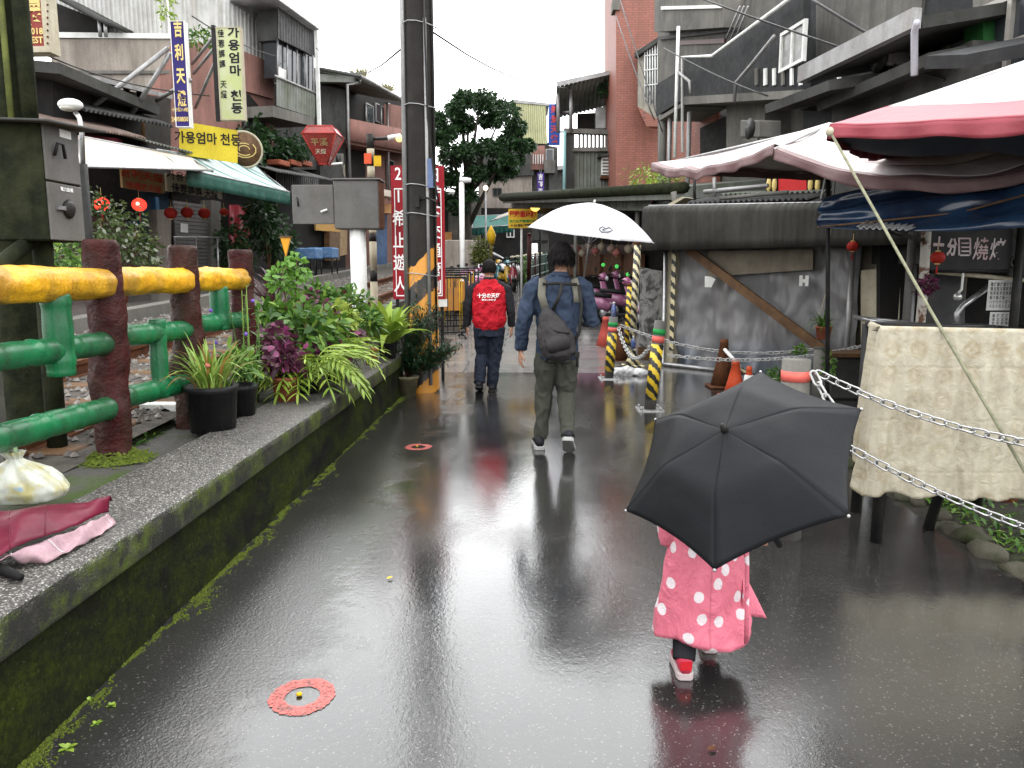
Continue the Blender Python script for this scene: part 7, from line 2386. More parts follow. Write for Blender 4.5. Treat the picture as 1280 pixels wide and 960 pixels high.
# hanging pot before the plastic sheet and herbs behind the cones
p = at(1029, 424, 8.45)
t = thing('hanging_plant', 'spidery plant in a small terracotta pot hung before the plastic sheet', 'potted plant', p)
pot(t, p, .085, .14, M_TERRA, .75)
bl = [blade_mesh(.30, .018, b, M_LEAF) for b in (.5, .9, 1.3)]
scatter(t, bl, p + V((0, 0, .13)), 60, .05, (0, .9), (.6, 1.1), 'blade')
for s in (-.08, .08):
    MB().tube([p + V((s, 0, .13)), V((p.x, p.y, at(1034, 366, 8.45).z)), V((p.x + .03, p.y, 2.4))], .005, 5).build('cord', M_CREAM, t)
bush('herb_clump', 'leafy herbs growing behind the small red topped cone', 'plant', [(V((at(962, 465, 9.2).x, 9.2, .12)), .3, .15, .16), (V((at(975, 465, 9.3).x, 9.3, .16)), .2, .15, .2)], M_LEAF, .1, .03, 170, loc=V((at(962, 465, 9.2).x, 9.2, 0)))
bush('creeper', 'thin creeper trailing round the concrete post under the hanging pot', 'plant', [(at(1036, 455, 8.5), .08, .08, .16), (at(1000, 438, 9.3), .08, .06, .09)], M_LEAF, .05, .03, 90)

# ================================================================ things left on the bench wall
um = thing('folded_umbrella', 'half folded maroon umbrella with pale lining lying on the slab', 'umbrella', on(40, 690, .505))
M_MAR = pm('maroon_umbrella', (.15, .012, .032), (.10, .010, .024), 5, rough=.4)
M_MARI = pm('pale_umbrella_lining', (.46, .30, .33), (.36, .23, .26), 5, rough=.45)
def pline(pts, f):
    k = f * (len(pts) - 1)
    q = min(int(k), len(pts) - 2)
    return pts[q].lerp(pts[q + 1], k - q)
U0 = [on(*p) for p in ((-90, 655, .600), (-10, 640, .612), (70, 632, .600), (141, 627, .575))]
U1 = [on(*p) for p in ((-90, 715, .560), (0, 695, .572), (19, 685, .580), (94, 657, .575), (135, 639, .560))]
U2 = [on(*p) for p in ((-90, 735, .512), (-5, 708, .512), (8, 694, .516), (32, 702, .511), (58, 705, .511), (82, 692, .518), (104, 680, .511), (124, 669, .514), (145, 654, .511))]
def upf(i, j):
    p = pline(U0, i).lerp(pline(U1, i), j)
    p.z += .03 * math.sin(math.pi * j) + .010 * noise.noise(p * 16) + .012 * math.sin(i * 13 + j * 2) * math.sin(math.pi * j)
    return p
def lof(i, j):
    p = (pline(U1, i) + V((0, 0, -.012))).lerp(pline(U2, i), j)
    p.z += .016 * math.sin(i * 24 + 2 * j) * math.sin(math.pi * j) + .008 * noise.noise(p * 24)
    p.z = max(p.z, .509)
    return p
MB().sheet(upf, 60, 14, .0025).build('canopy', M_MAR, um)
MB().sheet(lof, 70, 12, .0025).build('lining', M_MARI, um)
for f in (.42, .62, .98):
    MB().tube([upf(f, j / 6) + V((0, 0, .003)) for j in range(7)], .0022, 5).build('rib', M_MAR, um)
    MB().tube([lof(f, j / 6) + V((0, 0, .003)) for j in range(7)], .0022, 5).build('rib', M_STEEL, um)
h0 = on(-15, 706, .53)
MB().tube([h0, on(8, 714, .525), on(26, 722, .52)], [.017, .017, .012], 8).build('handle', M_RUBBER, um)
bg_ = thing('plastic_bag', 'knotted white plastic bag of rubbish beside the maroon umbrella', 'bag', on(35, 640, .505))
c = on(30, 632, .505) + V((0, .05, .08))
def m_bag():
    t = NT('translucent_bag')
    n_ = t.noise(9, 4, .6)
    c_ = t.mix(t.ramp(n_, .45, .62), (.60, .62, .56), (.50, .46, .22))
    c_ = t.mix(t.ramp(t.noise(7, 3, .5), .62, .66), c_, (.25, .4, .55))
    t.set('Base Color', c_); t.set('Roughness', .3); t.set('Specular IOR Level', .3)
    t.bump(t.noise(22, 5, .7, None, 1.5), .4, .006)
    tl = t.n('ShaderNodeBsdfTranslucent'); t.l(c_, tl.inputs[0])
    mx = t.n('ShaderNodeMixShader'); mx.inputs[0].default_value = .35
    out = [x for x in t.t.nodes if x.type == 'OUTPUT_MATERIAL'][0]
    t.l(t.b.outputs[0], mx.inputs[1]); t.l(tl.outputs[0], mx.inputs[2]); t.l(mx.outputs[0], out.inputs[0])
    return t.m
zp = [(0.0, .085), (.012, .118), (.05, .138), (.09, .132), (.125, .105), (.15, .066), (.168, .034), (.18, .022), (.195, .030), (.21, .038)]
def bagf(i, j):
    a = i * 2 * math.pi
    k = j * (len(zp) - 1); q = min(int(k), len(zp) - 2); f = k - q
    z = zp[q][0] * (1 - f) + zp[q + 1][0] * f
    r = zp[q][1] * (1 - f) + zp[q + 1][1] * f
    pl_ = max(0, (z - .06) / .15)
    r *= 1 + .16 * pl_ * math.sin(a * 11 + 2 * z * 20) + .09 * noise.noise(V((math.cos(a) * 2, math.sin(a) * 2, z * 14))) + .04 * noise.noise(V((math.cos(a) * 7, math.sin(a) * 7, z * 40)))
    lean = z * .25
    return c + V((1.2 * r * math.cos(a) - lean - .01, .95 * r * math.sin(a), z - .072))
MB().sheet(bagf, 90, 40, .001).build('sack', m_bag(), bg_)
M_HND = pm('pale_green_plastic', (.35, .55, .30), (.5, .6, .45), 8, rough=.3)
MB().tube([c + V((-.065, 0, .10)), c + V((-.10, -.02, .16)), c + V((-.085, 0, .22)), c + V((-.055, 0, .19)), c + V((-.045, 0, .12))], [(.012, .004), (.016, .004), (.012, .004), (.014, .004), (.012, .004)], 8).build('handle', M_HND, bg_)
MB().lathe([(.03, 0), (.034, .05), (.03, .10), (.012, .14)], 14, c + V((-.13, -.05, -.07))).build('bottle', pm('green_bottle', (.05, .25, .03), None, rough=.15), bg_)

# ================================================================ marks on the asphalt
def m_ring():
    t = NT('worn_red_road_paint')
    c = t.mix(t.ramp(t.noise(60, 5, .7), .42, .58), (.50, .10, .085), (.36, .075, .06))
    c = t.mix(t.ramp(t.noise(16, 6, .75), .45, .68, 0, .8), c, (.07, .045, .04))
    t.set('Base Color', c); t.set('Roughness', .3)
    t.bump(t.noise(140, 4, .7), .5, .003)
    t.set('Alpha', t.math('MULTIPLY', t.ramp(t.noise(95, 4, .75), .30, .52), t.ramp(t.noise(13, 4, .7), .26, .38)))
    return t.m
M_RING = m_ring()
for (px, py, ro, ri) in ((378, 871, .113, .060), (523, 559, .112, .060)):
    c = on(px, py)
    def rf(i, j):
        a = i * 2 * math.pi
        r = (ri + (ro - ri) * j) * (1 + .07 * noise.noise(V((math.cos(a) * 2, math.sin(a) * 2, px))) + .05 * noise.noise(V((math.cos(a) * 7, math.sin(a) * 7, px + 3 * j))) + .05 * noise.noise(V((math.cos(a) * 19, math.sin(a) * 19, px + 3 * j))))
        x, y = c.x + r * math.cos(a), c.y + r * math.sin(a) * 1.05
        return V((x, y, .003))
    rg = MB().grid(rf, 140, 3).build('painted_ring', M_RING, road)
    MB().lathe([(.011, .003), (.010, .009), (.003, .011)], 10, (c.x - .012, c.y + .004, .002)).build('survey_nail', M_YEL, rg)
# fallen leaves
for (px, py, s, m_, lab) in ((484, 725, .03, M_YEL, 'yellow fallen leaf on the wet asphalt'), (886, 940, .03, M_RUST, 'brown fallen leaf near the girl’s path'), (452, 626, .02, M_RUST, 'tiny brown twig leaf on the wet asphalt')):
    c = on(px, py) + V((0, 0, .007))
    mb = MB()
    leafshape(mb, c, (.8, .5, .12), (0, 0, 1), s, s * .7, .05, 4, .3)
    tag(mb.build('fallen_leaf', m_), lab.replace('the girl’s path', 'the painted ring on the road') if False else lab.replace(' near the girl’s path', ' on the asphalt by the pink raincoat'), 'leaf')
# ================================================================ people
def m_skin():
    t = NT('skin')
    t.set('Base Color', t.mix(t.ramp(t.noise(25, 4), .35, .65), (.42, .24, .16), (.36, .19, .13)))
    t.set('Roughness', .5)
    t.set('Subsurface Weight', .08)
    t.set('Subsurface Radius', (.01, .004, .002)) if False else None
    return t.m
M_SKIN = m_skin()
M_HAIR = pm('black_hair', (.008, .007, .007), (.018, .016, .015), 30, rough=.6, bump=.5, bscale=200, spec=.05)
def m_fabric(name, c1, c2, rough=.8, sc=2.5):
    t = NT(name)
    c = t.mix(t.ramp(t.noise(sc, 6, .65), .35, .68), c1, c2)
    t.set('Base Color', c); t.set('Roughness', rough)
    n_ = t.math('ADD', t.noise(9, 4, .6), t.math('MULTIPLY', t.noise(320, 2, .6), .12))
    t.bump(n_, .5, .012)
    t.set('Specular IOR Level', .12)
    return t.m

def hand(mb, wrist, d, palm_n, curl=.5, s=1.0, side=1):
    """palm, four unequal bent fingers and a thumb; d points from wrist to knuckles, palm_n out of the palm"""
    d, pn = V(d).normalized(), V(palm_n)
    pn = (pn - d * pn.dot(d)).normalized()
    sd = d.cross(pn) * side
    w = V(wrist)
    mb.tube([w - d * .02, w + d * .03, w + d * .09], [(.014 * s * 1.6, .026 * s), (.015 * s, .037 * s), (.012 * s, .040 * s)] if True else .02, 10, ref=pn)
    for k, (o, L) in enumerate(((-.030, .062), (-.010, .075), (.010, .070), (.029, .055))):
        b = w + d * (.085 * s) + sd * (o * s)
        c1 = b + (d * math.cos(curl * .6) + pn * math.sin(curl * .6)) * (L * .45 * s)
        c2 = c1 + (d * math.cos(curl * 1.5) + pn * math.sin(curl * 1.5)) * (L * .32 * s)
        c3 = c2 + (d * math.cos(curl * 2.3) + pn * math.sin(curl * 2.3)) * (L * .26 * s)
        mb.tube([b - d * .01, b, c1, c2, c3], [.0095 * s, .0095 * s, .009 * s, .0085 * s, .006 * s], 8)
    b = w + d * (.02 * s) - sd * (.03 * s)
    c1 = b + (d * .7 - sd * .6 + pn * .25).normalized() * (.042 * s)
    c2 = c1 + (d * .9 - sd * .1 + pn * .35).normalized() * (.03 * s)
    mb.tube([b - d * .005, b, c1, c2], [.012 * s, .012 * s, .0105 * s, .007 * s], 8)

def head(mb, c, s=1.0, yaw=0.0, pitch=0.0):
    c = V(c)
    R_ = Matrix.Rotation(yaw, 3, 'Z') @ Matrix.Rotation(pitch, 3, 'X')
    def P(x, y, z):
        return c + R_ @ V((x * s, y * s, z * s))
    def ell(p, rx, ry, rz):
        prof = [(math.sin(math.pi * i / 10) + 1e-4, -math.cos(math.pi * i / 10)) for i in range(11)]
        mb.lathe(prof, 16, p, R_ @ Matrix.Diagonal((rx * s, ry * s, rz * s)))
    ell(P(0, -.012, .025), .076, .094, .088)          # cranium
    ell(P(0, .020, -.045), .058, .068, .075)          # face
    ell(P(0, .055, -.090), .030, .028, .024)          # chin
    mb.tube([P(0, .082, -.005), P(0, .104, -.038), P(0, .088, -.046)], [.010 * s, .015 * s, .010 * s], 8)   # nose
    for sx in (-1, 1):
        ell(P(sx * .077, .0, -.022), .010, .020, .032)    # ears
        ell(P(sx * .030, .076, .000), .013, .010, .009)   # eyes
    ell(P(0, .082, -.068), .024, .008, .008)          # mouth
    return P

def hair(t, P, n, L, mat, cover=.35, seed=3, s=1.0, thick=.006):
    mb = MB()
    rr = random.Random(seed)
    mbs = MB()
    ctr = P(0, -.012, .025)
    up_ = (P(0, 0, 1) - P(0, 0, 0)).normalized()
    fwd = (P(0, 1, 0) - P(0, 0, 0)).normalized()
    rt = (P(1, 0, 0) - P(0, 0, 0)).normalized()
    for k in range(n):
        a = rr.uniform(0, 2 * math.pi); z = rr.uniform(-.55, 1)
        q = math.sqrt(1 - z * z)
        x, y = q * math.cos(a), q * math.sin(a)
        if y > .35 and z < .45:
            continue
        b = ctr + rt * (x * .078 * s) + fwd * (y * .096 * s) + up_ * (z * .090 * s)
        nn = (rt * x + fwd * y + up_ * z)
        d = (nn * .75 - up_ * (.85 + .2 * z) + rt * rr.gauss(0, .25) - fwd * (.1 - .1 * rr.random())).normalized()
        leafshape(mb, b, d, nn, L * rr.uniform(.6, 1.2), thick * 2, .35, 3, .1)
    o = MB()
    prof = [(math.sin(math.pi * (.0 + i / 12)) + 1e-4, -math.cos(math.pi * (i / 12))) for i in range(3, 13)]
    Rm = Matrix((rt, fwd, up_)).transposed()
    mb.lathe(prof, 18, ctr - fwd * .012 * s + up_ * .004, Rm @ Matrix.Diagonal((.083 * s, .094 * s, .094 * s)))
    return mb.build('hair', mat, t)

def shoe(name, heel, toe, w, h, mats, par, sole=.022):
    heel, toe = V(heel), V(toe)
    d = (toe - heel).normalized()
    sd = d.cross(V((0, 0, 1))).normalized()
    u = sd.cross(d)
    L = (toe - heel).length
    mb = MB()
    def ring(f, ww, hh, z0):
        c = heel + d * (L * f)
        return c, ww, hh, z0
    secs = [(-.02, .030, .6), (.08, .040, 1.0), (.3, .042, 1.0), (.5, .046, .72), (.75, .05, .5), (.93, .038, .34), (1.0, .018, .2)]
    vs, fs = [], []
    n = 12
    for (f, ww, hh) in secs:
        c = heel + d * (L * f)
        for k in range(n):
            a = 2 * math.pi * k / n
            x = math.cos(a) * ww * w
            z = sole + (math.sin(a) * .5 + .5) * h * hh
            vs.append(c + sd * x + u * z)
    for i in range(len(secs) - 1):
        for k in range(n):
            fs.append((i * n + k, i * n + (k + 1) % n, (i + 1) * n + (k + 1) % n, (i + 1) * n + k))
    fs += [tuple(range(n - 1, -1, -1)), tuple((len(secs) - 1) * n + k for k in range(n))]
    o = MB().add(vs, fs, True).build(name, mats[0], par)
    vs, fs = [], []
    prof = [(-.03, .030), (.05, .044), (.3, .044), (.55, .047), (.78, .053), (.95, .040), (1.03, .015)]
    for (f, ww) in prof:
        c = heel + d * (L * f)
        vs += [c - sd * ww * w, c + sd * ww * w, c + sd * ww * w + u * sole * 1.25, c - sd * ww * w + u * sole * 1.25]
    for i in range(len(prof) - 1):
        k = 4 * i
        for q in range(4):
            fs.append((k + q, k + (q + 1) % 4, k + 4 + (q + 1) % 4, k + 4 + q))
    fs += [(3, 2, 1, 0), tuple(4 * (len(prof) - 1) + q for q in range(4))]
    MB().add(vs, fs).build('sole', mats[1], o, bevel=.004)
    return o

def limb(mb, pts, rs, n=14, ref=None):
    P_, R_ = [], []
    pts = [V(p) for p in pts]
    for i in range(len(pts) - 1):
        for k in range(4):
            f = k / 4
            P_.append(pts[i].lerp(pts[i + 1], f)); R_.append(rs[i] * (1 - f) + rs[i + 1] * f)
    P_.append(pts[-1]); R_.append(rs[-1])
    return mb.tube(P_, R_, n, ref=ref)

X1 = (1, 0, 0)
# ---------------------------------------------------------------- man in the blue shirt
loc1 = V((.205, 6.28, 0))
hd = (.03, .03, 1.565)
sh = {-1: V((-.185, 0, 1.335)), 1: V((.20, 0, 1.335))}
el = {-1: V((-.275, -.03, 1.06)), 1: V((.285, .02, 1.07))}
wr = {-1: V((-.295, .04, .82)), 1: V((.215, .20, 1.20))}
hp_ = {-1: V((-.085, 0, .86)), 1: V((.085, 0, .86))}
kn = {-1: V((-.10, .09, .48)), 1: V((.075, .06, .46))}
an_ = {-1: V((-.13, .07, .095)), 1: V((.085, -.23, .19))}
mb = MB()
Ph = head(mb, hd, 1.0, 0.0, -.05)
mb.tube([(.02, .0, 1.34), (.025, .01, 1.47)], [.06, .055], 12)
mb.tube([(0, 0, .82), (0, .0, 1.0), (0, .01, 1.2), (.005, 0, 1.34), (.01, 0, 1.38)], [(.14, .095), (.125, .09), (.15, .105), (.15, .08), (.07, .05)], 18, ref=X1)
for s in (-1, 1):
    limb(mb, [sh[s] * .9 + V((0, 0, .13)), el[s], wr[s]], [.05, .04, .028])
    limb(mb, [hp_[s], kn[s], an_[s]], [.08, .052, .036])
hand(mb, wr[-1], (-.05, .12, -1), (.9, .3, 0), .45, 1.0, -1)
hand(mb, wr[1], (-.15, .5, .85), (-.3, .8, -.4), 1.2, 1.0, 1)
man1 = remesh(mb, 'person', M_SKIN, None, .0075, 2)
man1.location = loc1
tag(man1, 'man in a blue shirt and olive trousers walking away under a white umbrella', 'person')
hair(man1, Ph, 1700, .052, M_HAIR, seed=5, s=1.14)
mb = MB()
mb.tube([(0, -.005, .76), (0, -.005, .84), (0, 0, 1.0), (0, .005, 1.18), (.005, 0, 1.32), (.012, .005, 1.40), (.02, .005, 1.43)], [(.168, .128), (.165, .125), (.16, .12), (.185, .132), (.185, .105), (.10, .08), (.07, .065)], 24, ref=X1)
for s in (-1, 1):
    limb(mb, [sh[s] * 1.0 + V((-s * .05, 0, .01)), sh[s], el[s], el[s].lerp(wr[s], .97)], [.075, .078, .062, .046])
remesh(mb, 'shirt', m_fabric('blue_denim_shirt', (.024, .035, .060), (.032, .045, .072), .8), man1, .008, 3, .019, 11, .7)
MB().tube([(.02, .0, 1.415), (.022, .005, 1.455)], [(.075, .07), (.066, .064)], 18, ref=X1).build('collar', MATS.get('blue_denim_shirt') or man1.children[1].data.materials[0], man1)
mb = MB()
mb.tube([(0, -.005, .74), (0, -.005, .82), (0, 0, .9)], [(.152, .12), (.15, .115), (.14, .105)], 22, ref=X1)
for s in (-1, 1):
    limb(mb, [hp_[s] + V((-s * .012, -.012, -.04)), hp_[s].lerp(kn[s], .4), kn[s], kn[s].lerp(an_[s], .45), an_[s] + V((0, 0, -.02))], [.092, .098, .074, .064, .054])
remesh(mb, 'trousers', m_fabric('olive_trousers', (.046, .048, .038), (.058, .060, .048), .8), man1, .008, 3, .016, 11, .55)
M_SHB = pm('black_shoe', (.015, .015, .018), (.03, .03, .035), 9, rough=.5)
M_SOLE = pm('white_sole', (.5, .5, .48), (.35, .35, .33), 9, rough=.6)
shoe('shoe', (-.135, -.015, .0), (-.155, .26, .005), 1.05, .085, (M_SHB, M_SOLE), man1, .028)
shoe('shoe', (.080, -.31, .145), (.105, -.08, .0), 1.05, .085, (M_SHB, M_SOLE), man1, .028)
# sling bag
bp = thing('sling_bag', 'dark grey sling backpack worn low on the blue shirted man', 'bag', loc1 + V((0, -.2, .78)))
M_BAG = m_fabric('charcoal_bag', (.026, .024, .024), (.045, .042, .042), .7, 4)
mb = MB()
def L1(x, y, z):
    return loc1 + V((x, y, z))
mb.tube([L1(-.10, -.155, 1.185), L1(-.085, -.17, 1.12), L1(-.05, -.19, 1.02), L1(-.01, -.20, .92), L1(.02, -.195, .82), L1(.025, -.18, .785)], [(.03, .025), (.07, .05), (.12, .07), (.145, .08), (.13, .075), (.09, .05)], 20, ref=X1)
remesh(mb, 'main_body', M_BAG, bp, .008, 4, .006, 14)
MB().tube([L1(-.035, -.262, .97), L1(.0, -.275, .91), L1(.02, -.262, .85)], [(.07, .01), (.10, .02), (.08, .012)], 16, ref=X1).build('front_pocket', M_BAG, bp)
MB().tube([L1(-.09, -.245, 1.03), L1(.0, -.272, 1.0), L1(.09, -.25, .985)], .006, 5).build('zip', M_BLACK, bp)
MB().tube([L1(-.10, -.15, 1.17), L1(-.13, -.14, 1.28), L1(-.12, -.07, 1.40), L1(-.10, .05, 1.41), L1(-.10, .13, 1.3)], [(.008, .032)] * 5, 10, ref=(0, 1, 0)).build('strap', m_fabric('khaki_strap', (.11, .105, .085), (.15, .14, .115)), bp)
MB().tube([L1(.155, -.135, 1.22), L1(.15, -.12, 1.30), L1(.13, -.06, 1.40), L1(.11, .05, 1.41), L1(.11, .13, 1.3)], [(.008, .032)] * 5, 10, ref=(0, 1, 0)).build('strap', m_fabric('khaki_strap2', (.11, .105, .085), (.15, .14, .115)), bp)
MB().tube([L1(.165, -.13, 1.36), L1(.185, -.15, 1.2), L1(.17, -.16, 1.0), L1(.10, -.19, .84)], [(.006, .014)] * 4, 8, ref=(0, 1, 0)).build('webbing', M_BLACK, bp)
MB().tube([L1(-.12, -.13, 1.365), L1(.0, -.135, 1.37), L1(.15, -.13, 1.36)], [(.012, .005)] * 3, 8, ref=(0, 0, 1)).build('webbing', M_BLACK, bp)
MB().tube([L1(.03, -.145, 1.365), L1(.01, -.16, 1.27), L1(-.04, -.17, 1.16)], [(.006, .014)] * 3, 8, ref=(0, 1, 0)).build('webbing', M_BLACK, bp)
MB().tube([L1(.12, -.2, .84), L1(.15, -.21, .80), L1(.15, -.205, .72)], .008, 6).build('webbing_tail', M_BLACK, bp)
MB().box(L1(.13, -.225, .79), L1(.17, -.195, .84)).build('buckle', M_BLACK, bp, bevel=.004)

# ---------------------------------------------------------------- umbrellas
def umbrella(label, apex, axis, R, h, nr, roll, mat, lining, shaft, scallop=.04, kink=.5, matrib=None, ferr=M_BLACK, e1=None):
    apex, axis = V(apex), V(axis).normalized()
    if e1 is None:
        e1 = axis.cross(V((0, 0, 1)))
    e1 = V(e1).normalized(); e2 = axis.cross(e1)
    t = thing('umbrella', label, 'umbrella', apex)
    def prof(j):
        if nr == 6:                                  # folding umbrella: the ribs bend at their joint
            z = .42 * j if j < .55 else .231 + (.769 / .45) * (j - .55)
            if .47 < j < .63:
                q = (j - .47) / .16
                z = .1974 * (1 - q) + .3677 * q - .045 * 4 * q * (1 - q) * .55
            return R * j, -h * z
        return R * (j ** .96), -h * (kink * j + (1 - kink) * j ** 2.6)
    def rib(k, j):
        a = roll + 2 * math.pi * k / nr
        r, z = prof(j)
        return apex + axis * z + (e1 * math.cos(a) + e2 * math.sin(a)) * r
    for k in range(nr):
        def pf(i, j):
            p = rib(k, j).lerp(rib(k + 1, j), i)
            b = 4 * i * (1 - i)
            c = apex + axis * prof(j)[1]
            p = p + (p - c) * (-scallop * b * j ** 3) + axis * (.012 * b * j * (1 - j) * 4 * 0.6)
            p = p + axis * (.003 * noise.noise(p * 14))
            return p
        MB().sheet(pf, 14, 26, .0012).build('panel', mat, t)
        MB().tube([rib(k, j / 8) - axis * .006 for j in range(9)], .003, 5).build('rib', matrib or M_STEEL, t)
        tip = rib(k, 1.0)
        MB().ball(tip, .006, 6, 4).build('rib_tip', matrib or M_STEEL, t)
        MB().tube([rib(k, .5) - axis * .01, apex - axis * (h * 1.35)], .0025, 5).build('strut', matrib or M_STEEL, t)
    MB().tube([apex - axis * .005, apex + axis * .012, apex + axis * .03], [.013, .012, .006], 10).build('ferrule', ferr, t)
    end = apex - axis * shaft
    MB().tube([apex, end], .006, 8).build('shaft', M_STEEL if ferr is not M_BLACK else M_BLACK, t)
    MB().tube([end, end - axis * .02, end - axis * .09], [.010, .014, .013], 10).build('handle', M_RUBBER, t)
    return t, end
def m_umb(name, c, tr=.0, rough=.45):
    t = NT(name)
    t.set('Base Color', t.mix(t.ramp(t.noise(3, 4), .35, .65), c, tuple(x * .86 for x in c)))
    t.set('Roughness', rough)
    t.set('Specular IOR Level', .12 if max(c) < .1 else .4)
    t.bump(t.math('ADD', t.noise(260, 2), t.math('MULTIPLY', t.noise(8, 4), 3)), .25, .004)
    if tr:
        tl = t.n('ShaderNodeBsdfTranslucent'); tl.inputs[0].default_value = (*c, 1)
        mx = t.n('ShaderNodeMixShader'); mx.inputs[0].default_value = tr
        out = [x for x in t.t.nodes if x.type == 'OUTPUT_MATERIAL'][0]
        t.l(t.b.outputs[0], mx.inputs[1]); t.l(tl.outputs[0], mx.inputs[2]); t.l(mx.outputs[0], out.inputs[0])
    return t.m
ub, end = umbrella('white umbrella with a small grey emblem held by the blue shirted man', at(743, 254, 6.55), (.12, -.10, .985), .55, .25, 8, .25, m_umb('white_umbrella', (.74, .74, .76), .3), None, .66, .05, .35, ferr=M_STEEL)
q = at(755, 285, 6.1)
ap_ = at(743, 254, 6.55)
def em(px, py):
    # a point just above the near panel of the white umbrella
    r = ray(px, py); o = V((0, 0, H)); axis = V((.10, -.10, .985)).normalized()
    best = None
    for k in range(400):
        p = o + r * ((5.9 + .0022 * k) / r.y)
        d = p - ap_
        hh = d.dot(axis); rr = (d - axis * hh).length / .52
        if rr < 1 and hh < -.25 * (.35 * rr + .65 * rr ** 2.6) + .004:
            return p - r * .012
    return at(px, py, 6.3)
MB().tube([em(749, 286), em(753, 283), em(757, 286), em(761, 284), em(766, 288), em(760, 290), em(752, 290), em(749, 287)], .006, 5).build('emblem', pm('emblem_grey', (.2, .2, .24), None), ub)
text('L', .02, pm('emblem_grey', (.2, .2, .24), None), ub, em(757, 287), (1, 0, 0), (0, -.5, .8), fit=(.05, .016), bold=.03)

# ---------------------------------------------------------------- man in the red pullover
loc2 = V((-.515, 9.4, 0))
s1_ = .955
hd = (.0, .02, 1.475)
sh = {-1: V((-.212, 0, 1.255)), 1: V((.212, 0, 1.255))}
el = {-1: V((-.262, .0, 1.01)), 1: V((.262, .0, 1.01))}
wr = {-1: V((-.275, .07, .795)), 1: V((.268, .08, .79))}
hp_ = {-1: V((-.085, 0, .80)), 1: V((.085, 0, .80))}
kn = {-1: V((-.095, .06, .44)), 1: V((.065, .03, .44))}
an_ = {-1: V((-.115, -.13, .15)), 1: V((.03, .02, .09))}
mb = MB()
Ph = head(mb, hd, 1.0, 0.05, -.12)
mb.tube([(0, .0, 1.27), (.0, .01, 1.40)], [.065, .06], 12)
mb.tube([(0, 0, .76), (0, .0, .95), (0, .01, 1.14), (0, 0, 1.27), (0, 0, 1.31)], [(.15, .10), (.14, .10), (.155, .11), (.15, .08), (.07, .05)], 18, ref=X1)
for s in (-1, 1):
    limb(mb, [sh[s] * .9 + V((0, 0, .12)), el[s], wr[s]], [.05, .04, .028])
    limb(mb, [hp_[s], kn[s], an_[s]], [.085, .055, .036])
    hand(mb, wr[s], (s * .0, .10, -1), (-s * .9, .3, 0), .4, .95, s)
man2 = remesh(mb, 'person', M_SKIN, None, .009, 2)
man2.location = loc2
tag(man2, 'man in a red pullover with black sleeves walking away bareheaded', 'person')
hair(man2, Ph, 700, .028, M_HAIR, seed=9, s=1.04, thick=.004)
M_REDP = m_fabric('red_pullover', (.42, .012, .022), (.34, .010, .018), .8)
M_BLKS = m_fabric('black_sleeve', (.012, .012, .015), (.022, .022, .026), .8)
mb = MB()
mb.tube([(0, -.005, .765), (0, -.005, .80), (0, -.005, .86), (0, 0, 1.0), (0, .005, 1.14), (0, 0, 1.26), (0, .005, 1.33), (0, .005, 1.365)], [(.168, .128), (.175, .132), (.205, .15), (.205, .145), (.21, .145), (.205, .115), (.115, .088), (.072, .068)], 24, ref=X1)
def pick2(c):
    return 0
remesh(mb, 'pullover', M_REDP, man2, .009, 2, .019, 12, .8)
for s in (-1, 1):
    mb = MB()
    limb(mb, [V((s * .10, 0, 1.325)), sh[s] + V((s * .005, 0, -.01)), el[s], el[s].lerp(wr[s], .96)], [.030, .060, .054, .043])
    remesh(mb, 'sleeve', M_BLKS, man2, .009, 3, .010, 12, .7)
MB().tube([(0, .004, 1.352), (0, .008, 1.385)], [(.076, .072), (.068, .066)], 18, ref=X1).build('collar', M_BLKS, man2)
mb = MB()
mb.tube([(0, -.005, .68), (0, -.005, .76), (0, 0, .84)], [(.165, .125), (.165, .12), (.15, .11)], 22, ref=X1)
for s in (-1, 1):
    limb(mb, [hp_[s] + V((0, -.01, 0)), hp_[s].lerp(kn[s], .4), kn[s], kn[s].lerp(an_[s], .45), an_[s] + V((0, 0, -.03))], [.108, .098, .080, .074, .066])
remesh(mb, 'jeans', m_fabric('dark_jeans', (.012, .016, .026), (.022, .028, .042), .8), man2, .009, 3, .014, 12, .6)
shoe('shoe', (-.12, -.20, .07), (-.125, .05, .0), 1.0, .08, (M_SHB, M_BLACK), man2)
shoe('shoe', (.025, -.065, 0), (.04, .19, 0), 1.0, .08, (M_SHB, M_BLACK), man2)
for (body, z, fit) in (('十分の天灯', 1.175, (.27, .06)), ('幸せいのたび', 1.125, (.17, .025))):
    tx = text(body, .05, M_WLET, None, (0, 0, 0), (1, 0, 0), (0, 0, 1), bold=.03, fit=fit)
    for v in tx.data.vertices:
        x = v.co.x + .002
        v.co = V((x, -.147 * math.sqrt(max(0, 1 - (x / .205) ** 2)) - .008, z + v.co.z))
    tx.parent = man2

